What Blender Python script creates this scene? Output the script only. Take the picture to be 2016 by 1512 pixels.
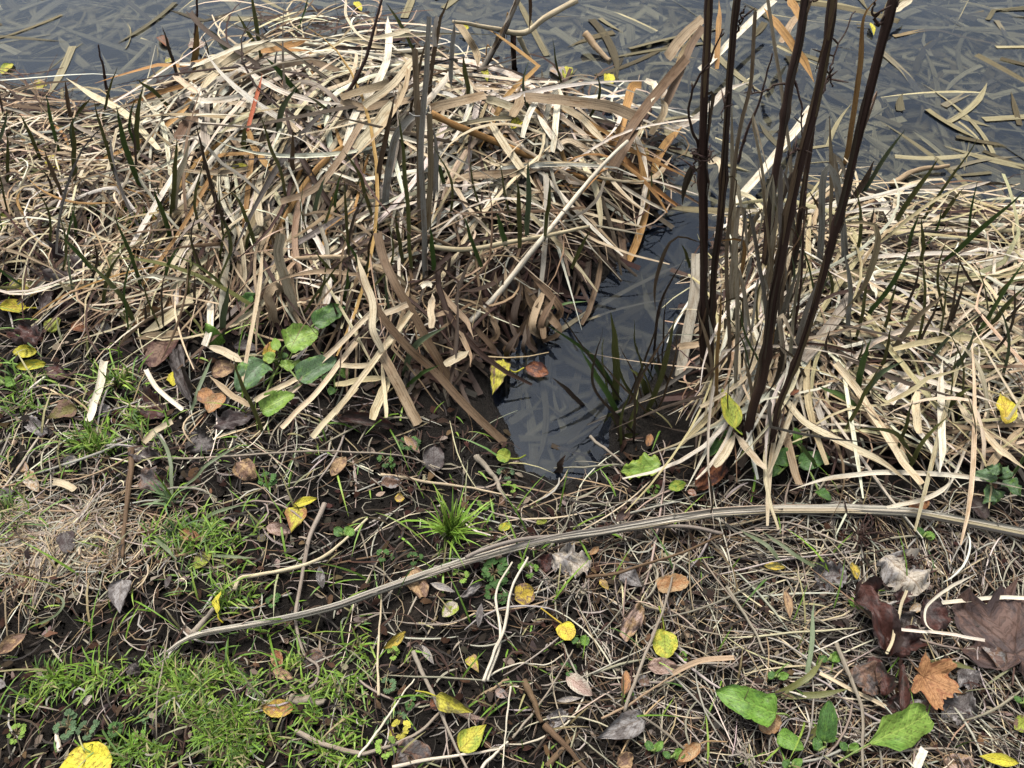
import bpy, math, random
import numpy as np
from mathutils import Vector

random.seed(7)
rng = np.random.default_rng(11)
for o in list(bpy.data.objects):
    bpy.data.objects.remove(o)
SC = bpy.context.scene
COL = SC.collection

# ------------------------------------------------------------------ camera, sky, sun, exposure
CAM_H, PITCH, FPX = 1.5, math.radians(50), 1523.0
cd = bpy.data.cameras.new('camera')
cd.sensor_width = 36.0
cd.lens = 36.0 * FPX / 2016.0
cd.clip_start, cd.clip_end = 0.02, 500
cam = bpy.data.objects.new('camera', cd)
cam.location = (0, 0, CAM_H)
cam.rotation_euler = (math.pi / 2 - PITCH, 0, 0)
COL.objects.link(cam)
SC.camera = cam

SUN_EL, SUN_ROT = math.radians(66), math.radians(-25)      # rotation measured from +Y towards +X
w = bpy.data.worlds.new('World')
SC.world = w
w.use_nodes = True
nt = w.node_tree
nt.nodes.clear()
sky = nt.nodes.new('ShaderNodeTexSky')
sky.sky_type = 'NISHITA'
sky.sun_disc = False
sky.sun_elevation = SUN_EL
sky.sun_rotation = SUN_ROT
sky.air_density = 1.6
sky.dust_density = 4.0
hs = nt.nodes.new('ShaderNodeHueSaturation')
hs.inputs['Saturation'].default_value = 0.30
bg = nt.nodes.new('ShaderNodeBackground')
bg.inputs['Strength'].default_value = 0.066
wo = nt.nodes.new('ShaderNodeOutputWorld')
nt.links.new(sky.outputs[0], hs.inputs['Color'])
nt.links.new(hs.outputs[0], bg.inputs['Color'])
nt.links.new(bg.outputs[0], wo.inputs['Surface'])

sd = bpy.data.lights.new('sun', 'SUN')
sd.energy = 1.5
sd.angle = math.radians(22)
sd.color = (1.0, 0.955, 0.885)
sun = bpy.data.objects.new('sun', sd)
sv = Vector((math.sin(SUN_ROT) * math.cos(SUN_EL), math.cos(SUN_ROT) * math.cos(SUN_EL), math.sin(SUN_EL)))
sun.rotation_euler = sv.to_track_quat('Z', 'Y').to_euler()
sun.location = (0, 3, 6)
COL.objects.link(sun)

SC.view_settings.view_transform = 'Standard'
SC.view_settings.look = 'None'
SC.view_settings.gamma = 1.0
SC.view_settings.use_curve_mapping = False
SC.view_settings.exposure = 1.3
SC.cycles.max_bounces = 6
SC.cycles.diffuse_bounces = 0
SC.cycles.transparent_max_bounces = 6

# ------------------------------------------------------------------ pixel <-> place
CP, SP = math.cos(PITCH), math.sin(PITCH)
REG = dict(A=(0, 0), B=(660, 0), C=(1316, 0), D=(0, 500), E=(660, 500), F=(1316, 500), G=(0, 992), H=(660, 992), I=(1316, 992))
ZS = 700 / 2016


def px_of(reg, u, v):
    x0, y0 = REG[reg]
    return x0 + u * ZS, y0 + v * ZS


def ray(px, py):
    a = (np.asarray(px, float) - 1008) / FPX
    b = (756 - np.asarray(py, float)) / FPX
    return np.stack([a, CP + b * SP, -SP + b * CP], -1)


def onz(px, py, z=0.0):
    d = ray(px, py)
    t = (z - CAM_H) / d[..., 2]
    return d * t[..., None] + np.array([0, 0, CAM_H])


def depth_of(P):
    P = np.asarray(P)
    return P[..., 1] * CP - (P[..., 2] - CAM_H) * SP


def to_px(P):
    P = np.asarray(P)
    dz = P[..., 2] - CAM_H
    f = P[..., 1] * CP - dz * SP
    up = P[..., 1] * SP + dz * CP
    return 1008 + FPX * P[..., 0] / f, 756 - FPX * up / f


# ------------------------------------------------------------------ value noise
_L = rng.random((64, 64))


def vnoise(x, y):
    xi = np.floor(x).astype(int); yi = np.floor(y).astype(int)
    fx = x - xi; fy = y - yi
    fx = fx * fx * (3 - 2 * fx); fy = fy * fy * (3 - 2 * fy)
    g = lambda i, j: _L[i % 64, j % 64]
    return (g(xi, yi) * (1 - fx) + g(xi + 1, yi) * fx) * (1 - fy) + (g(xi, yi + 1) * (1 - fx) + g(xi + 1, yi + 1) * fx) * fy - 0.5


def fbm(x, y, f, o=4):
    s = 0; a = 1
    for k in range(o):
        s = s + a * vnoise(x * f + 7.3 * k, y * f - 3.1 * k); f *= 2.07; a *= 0.5
    return s


# ------------------------------------------------------------------ terrain
SHORE = [(-700, 190), (-300, 165), (0, 165), (60, 180), (130, 222), (230, 232), (320, 205), (390, 170), (440, 140), (490, 115), (560, 112), (650, 112),
         (750, 125), (850, 150), (950, 185), (1050, 215), (1150, 225), (1250, 262), (1318, 290), (1308, 345), (1290, 400), (1240, 480),
         (1185, 560), (1110, 600), (1020, 640), (985, 710), (975, 780), (1000, 840), (1010, 900), (1030, 940), (1085, 950), (1150, 925),
         (1190, 885), (1215, 810), (1290, 745), (1335, 690), (1352, 610), (1368, 540), (1400, 462), (1480, 432), (1560, 415), (1660, 378),
         (1770, 380), (1840, 425), (1920, 432), (2016, 400), (2300, 375), (2800, 330)]
sp = onz([p[0] for p in SHORE], [p[1] for p in SHORE])[:, :2]
WPOLY = np.array(list(map(tuple, sp)) + [(90, 6), (90, 90), (-90, 90), (-90, 6)])


def sdist(X, Y):
    """distance to the waterline, positive on land"""
    d2 = np.full(X.shape, 1e9); inside = np.zeros(X.shape, bool)
    n = len(WPOLY)
    for i in range(n):
        ax, ay = WPOLY[i]; bx, by = WPOLY[(i + 1) % n]
        ex, ey = bx - ax, by - ay
        t = np.clip(((X - ax) * ex + (Y - ay) * ey) / (ex * ex + ey * ey + 1e-12), 0, 1)
        d2 = np.minimum(d2, (X - ax - t * ex) ** 2 + (Y - ay - t * ey) ** 2)
        c = ((ay > Y) != (by > Y)) & (X < ex * (Y - ay) / (ey if abs(ey) > 1e-12 else 1e-12) + ax)
        inside ^= c
    d = np.sqrt(d2)
    return np.where(inside, -d, d)


# (px, py, z there, height, rx, ry)
BUMPS = [(800, 290, .12, .10, .38, .28), (600, 200, .12, .075, .26, .26), (1030, 290, .1, .06, .28, .22), (480, 330, .1, .05, .25, .25),
         (640, 430, .1, .03, .2, .16), (1750, 620, .08, .03, .5, .3), (1480, 700, .06, .025, .14, .3), (200, 420, .08, .04, .5, .2),
         (80, 1080, .1, .025, .3, .12), (1850, 1050, .1, .03, .4, .15), (420, 1400, .1, .02, .2, .1), (880, 960, .06, -.03, .16, .1)]
BW = [(onz(b[0], b[1], b[2]), b) for b in BUMPS]


def height(X, Y):
    d = sdist(X, Y)
    dn = d + 0.03 * fbm(X, Y, 5.0, 3)
    land = 0.008 + 0.10 * (1 - np.exp(-np.maximum(dn, 0) / 0.22))
    bed = -0.17 * (1 - np.exp(np.minimum(dn, 0) / 0.10))
    k = np.clip(dn / 0.12, 0, 1)
    z = np.where(dn > 0, land, bed)
    z = z + k * (0.035 * fbm(X, Y, 3.0, 2) + 0.020 * fbm(X, Y, 11.0, 3) + 0.010 * fbm(X, Y, 38.0, 3))
    for c, b in BW:
        z = z + np.clip(dn / 0.10 + 0.15, 0, 1) * b[3] * np.exp(-((X - c[0]) / b[4]) ** 2 - ((Y - c[1]) / b[5]) ** 2)
    return z


XS = np.concatenate([[-90, -45, -22, -12, -7, -5, -4], np.arange(-3.0, 3.001, 0.0125), [4, 5, 7, 12, 22, 45, 90]])
YS = np.concatenate([[-90, -40, -18, -8, -4, -2, -1, -.5], np.arange(-.2, 4.401, 0.0125), [4.8, 5.5, 7, 12, 22, 45, 90]])
GXX, GYY = np.meshgrid(XS, YS)
HZ = height(GXX, GYY)


def T(x, y):
    fx = np.interp(x, XS, np.arange(len(XS))); fy = np.interp(y, YS, np.arange(len(YS)))
    i = np.minimum(fx.astype(int), len(XS) - 2); j = np.minimum(fy.astype(int), len(YS) - 2)
    fx = fx - i; fy = fy - j
    return (HZ[j, i] * (1 - fx) + HZ[j, i + 1] * fx) * (1 - fy) + (HZ[j + 1, i] * (1 - fx) + HZ[j + 1, i + 1] * fx) * fy


def TW(x, y):
    return np.maximum(T(x, y), 0.0)


def hit(px, py, dz=0.0):
    """where the sight line through a pixel meets the ground (or the water) raised by dz"""
    px = np.atleast_1d(np.asarray(px, float)); py = np.atleast_1d(np.asarray(py, float))
    dz = np.broadcast_to(np.asarray(dz, float), px.shape)
    zs = np.linspace(0.75, -0.01, 200)
    d = ray(px, py)
    t = (zs[None, :] - CAM_H) / d[:, 2:3]
    X = d[:, 0:1] * t; Y = d[:, 1:2] * t
    g = TW(X, Y) + dz[:, None] - zs[None, :]
    k = np.argmax(g >= 0, axis=1)
    k = np.maximum(k, 1)
    r = np.arange(len(px))
    g0, g1 = g[r, k - 1], g[r, k]
    f = np.clip(-g0 / np.where(np.abs(g1 - g0) < 1e-9, 1e-9, g1 - g0), 0, 1)
    z = zs[k - 1] + f * (zs[k] - zs[k - 1])
    return onz(px, py, z)


# ------------------------------------------------------------------ geometry store
class Geo:
    def __init__(s):
        s.v = []; s.q = []; s.uv = []; s.t1 = []; s.t2 = []; s.n = 0

    def add(s, v, q, uv, t1, t2=None):
        v = np.asarray(v, np.float32)
        s.v.append(v); s.q.append(np.asarray(q, np.int32) + s.n); s.uv.append(np.asarray(uv, np.float32))
        t1 = np.broadcast_to(np.asarray(t1, np.float32), (len(v), 4))
        t2 = t1 if t2 is None else np.broadcast_to(np.asarray(t2, np.float32), (len(v), 4))
        s.t1.append(t1); s.t2.append(t2); s.n += len(v)
        return s

    def merge(s, g):
        base = s.n
        for i in range(len(g.v)):
            s.v.append(g.v[i]); s.q.append(g.q[i] + base); s.uv.append(g.uv[i]); s.t1.append(g.t1[i]); s.t2.append(g.t2[i])
        s.n += g.n
        return s


def build(name, g, mat, parent=None, origin=None, smooth=True):
    v = np.concatenate(g.v); q = np.concatenate(g.q); uv = np.concatenate(g.uv); t1 = np.concatenate(g.t1); t2 = np.concatenate(g.t2)
    if parent is not None:
        origin = None
        v = v - np.array(parent['_o'], np.float32) if '_o' in parent else v
    elif origin is None:
        origin = v.mean(0); origin[2] = v[:, 2].min()
        v = v - origin
    else:
        origin = np.asarray(origin, np.float32); v = v - origin
    me = bpy.data.meshes.new(name)
    me.vertices.add(len(v)); me.vertices.foreach_set('co', v.ravel().astype(np.float32))
    me.loops.add(q.size); me.loops.foreach_set('vertex_index', q.ravel().astype(np.int32))
    me.polygons.add(len(q))
    me.polygons.foreach_set('loop_start', np.arange(0, q.size, 4, dtype=np.int32))
    me.polygons.foreach_set('loop_total', np.full(len(q), 4, np.int32))
    me.polygons.foreach_set('use_smooth', np.full(len(q), smooth))
    ul = me.uv_layers.new(name='UVMap')
    ul.uv.foreach_set('vector', uv[q.ravel()].ravel().astype(np.float32))
    for nm, t in (('tint', t1), ('tint2', t2)):
        at = me.attributes.new(nm, 'FLOAT_COLOR', 'POINT')
        at.data.foreach_set('color', np.ascontiguousarray(t, np.float32).ravel())
    me.materials.append(mat)
    me.update(calc_edges=True)
    o = bpy.data.objects.new(name, me)
    COL.objects.link(o)
    if parent is not None:
        o.parent = parent
        o['_o'] = list(parent['_o']) if '_o' in parent else [0, 0, 0]
    else:
        o.location = [float(a) for a in origin]
        o['_o'] = [float(a) for a in origin]
    return o


def empty(name, loc):
    o = bpy.data.objects.new(name, None)
    o.location = [float(a) for a in loc]
    o.empty_display_size = 0.03
    COL.objects.link(o)
    o['_o'] = [float(a) for a in loc]
    return o


def tag(o, label=None, cat=None, group=None, kind=None):
    if label: o['label'] = label
    if cat: o['category'] = cat
    if group: o['group'] = group
    if kind: o['kind'] = kind
    return o


def unit(a):
    return a / np.maximum(np.linalg.norm(a, axis=-1, keepdims=True), 1e-9)


def spline(P, n):
    """Catmull-Rom through the points, n samples even in length"""
    P = np.asarray(P, float)
    if len(P) == 2:
        t = np.linspace(0, 1, n)[:, None]
        return P[0] * (1 - t) + P[1] * t
    Q = np.vstack([2 * P[0] - P[1], P, 2 * P[-1] - P[-2]])
    out = []
    for i in range(len(P) - 1):
        p0, p1, p2, p3 = Q[i:i + 4]
        t = np.linspace(0, 1, 9)[:-1, None]
        out.append(0.5 * (2 * p1 + (p2 - p0) * t + (2 * p0 - 5 * p1 + 4 * p2 - p3) * t ** 2 + (3 * p1 - p0 - 3 * p2 + p3) * t ** 3))
    C = np.vstack(out + [P[-1:]])
    s = np.concatenate([[0], np.cumsum(np.linalg.norm(np.diff(C, axis=0), axis=1))])
    u = np.linspace(0, s[-1], n)
    return np.stack([np.interp(u, s, C[:, k]) for k in range(3)], 1)


def ribbon(P, W, N0, tint, roll=0.0, fold=0.18, t2=None, thick=0.0):
    """a leaf blade: a strip with a shallow fold along its middle"""
    P = np.asarray(P, float); n = len(P)
    Tn = unit(np.gradient(P, axis=0))
    N0 = np.broadcast_to(np.asarray(N0, float), P.shape)
    S = unit(np.cross(Tn, N0)); N = np.cross(S, Tn)
    roll = np.broadcast_to(np.asarray(roll, float), (n,))[:, None]
    S2 = S * np.cos(roll) + N * np.sin(roll); N2 = -S * np.sin(roll) + N * np.cos(roll)
    W = np.broadcast_to(np.asarray(W, float), (n,))[:, None]
    L = P - S2 * W / 2 + N2 * fold * W; R = P + S2 * W / 2 + N2 * fold * W
    v = np.stack([L, P, R], 1).reshape(-1, 3)
    i = np.arange(n - 1) * 3
    q = np.concatenate([np.stack([i, i + 1, i + 4, i + 3], 1), np.stack([i + 1, i + 2, i + 5, i + 4], 1)])
    s = np.concatenate([[0], np.cumsum(np.linalg.norm(np.diff(P, axis=0), axis=1))]) * 10
    uv = np.stack([np.tile([0, .5, 1], n), np.repeat(s, 3)], 1)
    return Geo().add(v, q, uv, tint, t2)


def ribbons(P, W, N0, tint):
    """many thin strips at once. P (m,k,3), W (m,k), N0 (m,3) or (3,), tint (m,4)"""
    m, k, _ = P.shape
    Tn = unit(np.gradient(P, axis=1))
    N0 = np.broadcast_to(N0 if np.ndim(N0) == 1 else N0[:, None, :], P.shape)
    S = unit(np.cross(Tn, N0))
    v = np.stack([P - S * W[..., None] / 2, P + S * W[..., None] / 2], 2).reshape(-1, 3)
    b = (np.arange(m) * k * 2)[:, None] + (np.arange(k - 1) * 2)[None]
    b = b.ravel()
    q = np.stack([b, b + 1, b + 3, b + 2], 1)
    uv = np.stack([np.tile([0., 1.], m * k), np.repeat(np.tile(np.arange(k) * .3, m), 2)], 1)
    return Geo().add(v, q, uv, np.repeat(tint, k * 2, axis=0))


def tube(P, R, tint, sides=8, ridge=0.0, nr=5, N0=(0.1, -.6, .8), t2=None, cap=True):
    P = np.asarray(P, float); n = len(P)
    Tn = unit(np.gradient(P, axis=0))
    S = unit(np.cross(Tn, np.broadcast_to(np.asarray(N0, float), P.shape))); N = np.cross(S, Tn)
    R = np.broadcast_to(np.asarray(R, float), (n,))
    if cap:
        P = np.vstack([P[:1], P, P[-1:]]); S = np.vstack([S[:1], S, S[-1:]]); N = np.vstack([N[:1], N, N[-1:]])
        R = np.concatenate([[R[0] * .02], R, [R[-1] * .02]]); n += 2
    a = np.linspace(0, 2 * math.pi, sides, endpoint=False)
    rad = 1 + ridge * np.cos(a * nr)
    v = P[:, None] + R[:, None, None] * rad[None, :, None] * (S[:, None] * np.cos(a)[None, :, None] + N[:, None] * np.sin(a)[None, :, None])
    i = np.arange(n - 1)[:, None] * sides; j = np.arange(sides)[None]; j2 = (j + 1) % sides
    q = np.stack([i + j, i + j2, i + sides + j2, i + sides + j], -1).reshape(-1, 4)
    s = np.concatenate([[0], np.cumsum(np.linalg.norm(np.diff(P, axis=0), axis=1))]) * 10
    ua = np.abs(np.linspace(-1, 1, sides, endpoint=False))
    uv = np.stack([np.tile(ua * 2, n), np.repeat(s, sides)], 1)
    return Geo().add(v.reshape(-1, 3), q, uv, tint, t2)


# ------------------------------------------------------------------ materials
def mat_base(name, rough=0.8, spec=0.2):
    m = bpy.data.materials.new(name); m.use_nodes = True
    nt = m.node_tree; b = nt.nodes['Principled BSDF']
    b.inputs['Roughness'].default_value = rough
    b.inputs['Specular IOR Level'].default_value = spec
    return m, nt, b


def nd(nt, t, **kw):
    n = nt.nodes.new(t)
    for k, v in kw.items():
        if k in n.inputs.keys() if isinstance(k, str) else False: n.inputs[k].default_value = v
        else: setattr(n, k, v)
    return n


def math_(nt, op, a, b=None):
    n = nt.nodes.new('ShaderNodeMath'); n.operation = op
    for i, x in enumerate((a, b)):
        if x is None: continue
        if isinstance(x, (int, float)): n.inputs[i].default_value = x
        else: nt.links.new(x, n.inputs[i])
    return n.outputs[0]


def mix_(nt, f, a, b, mode='MIX'):
    n = nt.nodes.new('ShaderNodeMix'); n.data_type = 'RGBA'; n.blend_type = mode
    ins = (n.inputs[0], n.inputs[6], n.inputs[7])
    for i, x in zip(ins, (f, a, b)):
        if isinstance(x, (int, float)): i.default_value = x
        elif isinstance(x, tuple): i.default_value = x
        else: nt.links.new(x, i)
    return n.outputs[2]


def ramp(nt, fac, stops):
    n = nt.nodes.new('ShaderNodeValToRGB')
    e = n.color_ramp.elements
    while len(e) < len(stops): e.new(0.5)
    for el, (p, c) in zip(e, stops):
        el.position = p; el.color = (*c, 1) if len(c) == 3 else c
    nt.links.new(fac, n.inputs[0])
    return n.outputs[0]


def noise(nt, vec, scale, detail=3.0, rough=0.55):
    n = nt.nodes.new('ShaderNodeTexNoise')
    n.inputs['Scale'].default_value = scale; n.inputs['Detail'].default_value = detail; n.inputs['Roughness'].default_value = rough
    if vec is not None: nt.links.new(vec, n.inputs['Vector'])
    return n.outputs['Fac']


def attr(nt, name):
    n = nt.nodes.new('ShaderNodeAttribute'); n.attribute_name = name
    return n


def fibre_mat(name, rough=0.7, spec=0.25, streak=0.55, across=5.0, along=0.35, blotch=0.5):
    """dry plant fibre: the blade's own colour, streaked lengthwise, with stained lengths"""
    m, nt, b = mat_base(name, rough, spec)
    a = attr(nt, 'tint')
    uv = nt.nodes.new('ShaderNodeUVMap'); uv.uv_map = 'UVMap'
    sx = nt.nodes.new('ShaderNodeSeparateXYZ'); nt.links.new(uv.outputs[0], sx.inputs[0])
    cb = nt.nodes.new('ShaderNodeCombineXYZ')
    nt.links.new(math_(nt, 'MULTIPLY', sx.outputs[0], across), cb.inputs[0])
    nt.links.new(math_(nt, 'MULTIPLY', sx.outputs[1], along), cb.inputs[1])
    nt.links.new(math_(nt, 'MULTIPLY', a.outputs['Alpha'], 53.0), cb.inputs[2])
    f = noise(nt, cb.outputs[0], 1.6, 4.0, .6)
    k = ramp(nt, f, [(0.30, (1 - streak,) * 3), (0.52, (1, 1, 1)), (0.75, (1 + .0,) * 3)])
    c = mix_(nt, 1.0, a.outputs['Color'], k, 'MULTIPLY')
    cb2 = nt.nodes.new('ShaderNodeCombineXYZ')
    nt.links.new(math_(nt, 'MULTIPLY', sx.outputs[0], 1.2), cb2.inputs[0])
    nt.links.new(math_(nt, 'MULTIPLY', sx.outputs[1], 1.3), cb2.inputs[1])
    nt.links.new(math_(nt, 'MULTIPLY', a.outputs['Alpha'], 91.0), cb2.inputs[2])
    g = noise(nt, cb2.outputs[0], 1.5, 3.0)
    gm = ramp(nt, g, [(0.5, (0, 0, 0)), (0.72, (blotch,) * 3)])
    stain = mix_(nt, 1.0, c, (0.5, 0.36, 0.22, 1), 'MULTIPLY')
    c = mix_(nt, gm, c, stain)
    vm = nt.nodes.new('ShaderNodeVectorMath'); vm.operation = 'SCALE'; vm.inputs['Scale'].default_value = 7.0; nt.links.new(cb2.outputs[0], vm.inputs[0])
    c = mix_(nt, 1.0, c, ramp(nt, noise(nt, vm.outputs[0], 1.6, 4.0, .7), [(0.56, (1, 1, 1)), (0.68, (.42, .36, .30))]), 'MULTIPLY')
    nt.links.new(c, b.inputs['Base Color'])
    bp = nt.nodes.new('ShaderNodeBump'); bp.inputs['Strength'].default_value = 0.5; bp.inputs['Distance'].default_value = 0.002
    nt.links.new(f, bp.inputs['Height']); nt.links.new(bp.outputs[0], b.inputs['Normal'])
    return m


def leaf_mat(name, rough, spec, vein_gain, blotch_lo=0.5, blotch_hi=0.62, nv=8.0):
    m, nt, b = mat_base(name, rough, spec)
    a = attr(nt, 'tint'); a2 = attr(nt, 'tint2')
    uv = nt.nodes.new('ShaderNodeUVMap'); uv.uv_map = 'UVMap'
    sx = nt.nodes.new('ShaderNodeSeparateXYZ'); nt.links.new(uv.outputs[0], sx.inputs[0])
    ctr = math_(nt, 'ABSOLUTE', math_(nt, 'SUBTRACT', sx.outputs[0], 0.5))
    mid = math_(nt, 'LESS_THAN', ctr, 0.022)
    sv_ = math_(nt, 'FRACT', math_(nt, 'SUBTRACT', math_(nt, 'MULTIPLY', sx.outputs[1], nv), math_(nt, 'MULTIPLY', ctr, 5.0)))
    side = math_(nt, 'MULTIPLY', math_(nt, 'LESS_THAN', sv_, 0.15), 0.75)
    vein = math_(nt, 'MAXIMUM', mid, side)
    tc = nt.nodes.new('ShaderNodeCombineXYZ')
    nt.links.new(sx.outputs[0], tc.inputs[0]); nt.links.new(sx.outputs[1], tc.inputs[1])
    nt.links.new(math_(nt, 'MULTIPLY', a.outputs['Alpha'], 61.0), tc.inputs[2])
    n1 = noise(nt, tc.outputs[0], 3.2, 5.0, .62)
    n2 = noise(nt, tc.outputs[0], 17.0, 4.0, .65)
    n1 = math_(nt, 'ADD', n1, math_(nt, 'MULTIPLY', math_(nt, 'MULTIPLY', ctr, ctr), 0.45))
    bm = ramp(nt, n1, [(blotch_lo, (0, 0, 0)), (blotch_hi, (1, 1, 1))])
    c = mix_(nt, bm, a.outputs['Color'], a2.outputs['Color'])
    c = mix_(nt, 1.0, c, ramp(nt, n2, [(0.34, (.45, .40, .36)), (0.52, (1, 1, 1))]), 'MULTIPLY')
    vc = mix_(nt, 1.0, c, (vein_gain[0], vein_gain[1], vein_gain[2], 1), 'MULTIPLY')
    c = mix_(nt, vein, c, vc)
    nt.links.new(c, b.inputs['Base Color'])
    hgt = math_(nt, 'ADD', math_(nt, 'MULTIPLY', vein, -0.6), math_(nt, 'MULTIPLY', n2, 0.8))
    bp = nt.nodes.new('ShaderNodeBump'); bp.inputs['Strength'].default_value = 0.55; bp.inputs['Distance'].default_value = 0.002
    nt.links.new(hgt, bp.inputs['Height']); nt.links.new(bp.outputs[0], b.inputs['Normal'])
    return m


def plain_mat(name, rough=0.7, spec=0.25):
    m, nt, b = mat_base(name, rough, spec)
    a = attr(nt, 'tint')
    tcn = nt.nodes.new('ShaderNodeTexCoord')
    n2 = noise(nt, tcn.outputs['Object'], 240.0, 2.0)
    c = mix_(nt, 1.0, a.outputs['Color'], ramp(nt, n2, [(0.3, (.7, .68, .66)), (0.65, (1, 1, 1))]), 'MULTIPLY')
    nt.links.new(c, b.inputs['Base Color'])
    return m


M_DRY = fibre_mat('dry_reed', .65, .25, .60, 7.0, .3, .65)
M_SUNK = fibre_mat('sunken_reed', .6, .2, .5, 4.0, .3, .3)
M_STRAW = fibre_mat('straw', .75, .2, .4, 2.0, .6, .45)
M_GREEN = fibre_mat('green_blade', .45, .4, .3, 5.0, .2, .25)
M_BARK = fibre_mat('dark_stem_bark', .6, .3, .6, 9.0, .35, .3)
M_GRASS = plain_mat('grass_blade', .5, .3)
M_CRUMB = plain_mat('soil_crumb', .95, .1)
M_LEAF = leaf_mat('fallen_leaf', .6, .3, (.72, .66, .6))
M_WET = leaf_mat('wet_leaf', .5, .3, (.7, .6, .6))
M_DOCK = leaf_mat('dock_leaf', .45, .4, (1.55, 1.35, 1.6), .55, .75, 9.0)

m, nt, b = mat_base('soil', .92, .15)
tcn = nt.nodes.new('ShaderNodeTexCoord')
s1 = noise(nt, tcn.outputs['Object'], 9.0, 6.0, .65)
s2 = noise(nt, tcn.outputs['Object'], 70.0, 5.0, .7)
c = ramp(nt, s1, [(0.3, (.007, .006, .0055)), (0.5, (.013, .011, .0095)), (0.75, (.028, .022, .018))])
c = mix_(nt, 1.0, c, ramp(nt, s2, [(0.3, (.4, .4, .4)), (0.7, (1.5, 1.45, 1.4))]), 'MULTIPLY')
nt.links.new(c, b.inputs['Base Color'])
bp = nt.nodes.new('ShaderNodeBump'); bp.inputs['Strength'].default_value = 0.9; bp.inputs['Distance'].default_value = 0.008
nt.links.new(math_(nt, 'ADD', s2, noise(nt, tcn.outputs['Object'], 210.0, 3.0)), bp.inputs['Height']); nt.links.new(bp.outputs[0], b.inputs['Normal'])
geo_ = nt.nodes.new('ShaderNodeNewGeometry'); sz_ = nt.nodes.new('ShaderNodeSeparateXYZ'); nt.links.new(geo_.outputs['Position'], sz_.inputs[0])
rg = nt.nodes.new('ShaderNodeMapRange')                           # soaked, shiny mud at the waterline
rg.inputs['From Min'].default_value = 0.0; rg.inputs['From Max'].default_value = 0.06; rg.inputs['To Min'].default_value = 0.3; rg.inputs['To Max'].default_value = 0.92
nt.links.new(sz_.outputs[2], rg.inputs['Value']); nt.links.new(rg.outputs[0], b.inputs['Roughness'])
M_SOIL = m

m = bpy.data.materials.new('pond_water'); m.use_nodes = True
nt = m.node_tree; nt.nodes.clear()
out = nt.nodes.new('ShaderNodeOutputMaterial')
tr = nt.nodes.new('ShaderNodeBsdfTransparent'); tr.inputs[0].default_value = (.80, .83, .86, 1)
df = nt.nodes.new('ShaderNodeBsdfDiffuse'); df.inputs[0].default_value = (.018, .026, .046, 1)
gl = nt.nodes.new('ShaderNodeBsdfGlossy'); gl.inputs['Roughness'].default_value = 0.015
gl.inputs['Color'].default_value = (.80, .89, 1.0, 1)
fr = nt.nodes.new('ShaderNodeFresnel'); fr.inputs['IOR'].default_value = 1.45
m1 = nt.nodes.new('ShaderNodeMixShader'); m2 = nt.nodes.new('ShaderNodeMixShader')
tcn = nt.nodes.new('ShaderNodeTexCoord')
mk = ramp(nt, noise(nt, tcn.outputs['Object'], 2.3, 3.0), [(0.3, (.10,) * 3), (0.7, (.32,) * 3)])
rf = nt.nodes.new('ShaderNodeBsdfRefraction'); rf.inputs['Color'].default_value = (.80, .83, .86, 1); rf.inputs['Roughness'].default_value = .10; rf.inputs['IOR'].default_value = 1.1
m0 = nt.nodes.new('ShaderNodeMixShader'); m0.inputs[0].default_value = .45
nt.links.new(tr.outputs[0], m0.inputs[1]); nt.links.new(rf.outputs[0], m0.inputs[2])
nt.links.new(mk, m1.inputs[0]); nt.links.new(m0.outputs[0], m1.inputs[1]); nt.links.new(df.outputs[0], m1.inputs[2])
nt.links.new(fr.outputs[0], m2.inputs[0]); nt.links.new(m1.outputs[0], m2.inputs[1]); nt.links.new(gl.outputs[0], m2.inputs[2])
bp = nt.nodes.new('ShaderNodeBump'); bp.inputs['Strength'].default_value = 0.10; bp.inputs['Distance'].default_value = 0.004
wn = nt.nodes.new('ShaderNodeTexNoise'); wn.inputs['Scale'].default_value = 14.0; wn.inputs['Detail'].default_value = 2.0; wn.inputs['Distortion'].default_value = 1.2
nt.links.new(tcn.outputs['Object'], wn.inputs['Vector'])
nt.links.new(wn.outputs['Fac'], bp.inputs['Height'])
for x in (gl, fr): nt.links.new(bp.outputs[0], x.inputs['Normal'])
nt.links.new(m2.outputs[0], out.inputs['Surface'])
M_WATER = m

# ------------------------------------------------------------------ ground and water
nx, ny = len(XS), len(YS)
gi = (np.arange(ny - 1)[:, None] * nx + np.arange(nx - 1)[None]).ravel()
g = Geo().add(np.stack([GXX.ravel(), GYY.ravel(), HZ.ravel()], 1), np.stack([gi, gi + 1, gi + nx + 1, gi + nx], 1),
              np.stack([GXX.ravel(), GYY.ravel()], 1), (.03, .025, .02, 1))
tag(build('ground', g, M_SOIL, origin=(0, 0, 0)), kind='structure', label='dark crumbly soil of the pond bank')
wy = np.array([-1.0, 0.3, 1.2, 2.4, 4.5, 12, 90.]); wx = np.array([-90., -8, -3, 0, 3, 8, 90])
X, Y = np.meshgrid(wx, wy)
k = (np.arange(6)[:, None] * 7 + np.arange(6)[None]).ravel()
g = Geo().add(np.stack([X.ravel(), Y.ravel(), X.ravel() * 0], 1), np.stack([k, k + 1, k + 8, k + 7], 1), np.stack([X.ravel(), Y.ravel()], 1), (.1, .1, .1, 1))
tag(build('pond_water', g, M_WATER, origin=(0, 0, 0)), kind='structure', label='still grey pond water over sunken reeds')

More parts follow.
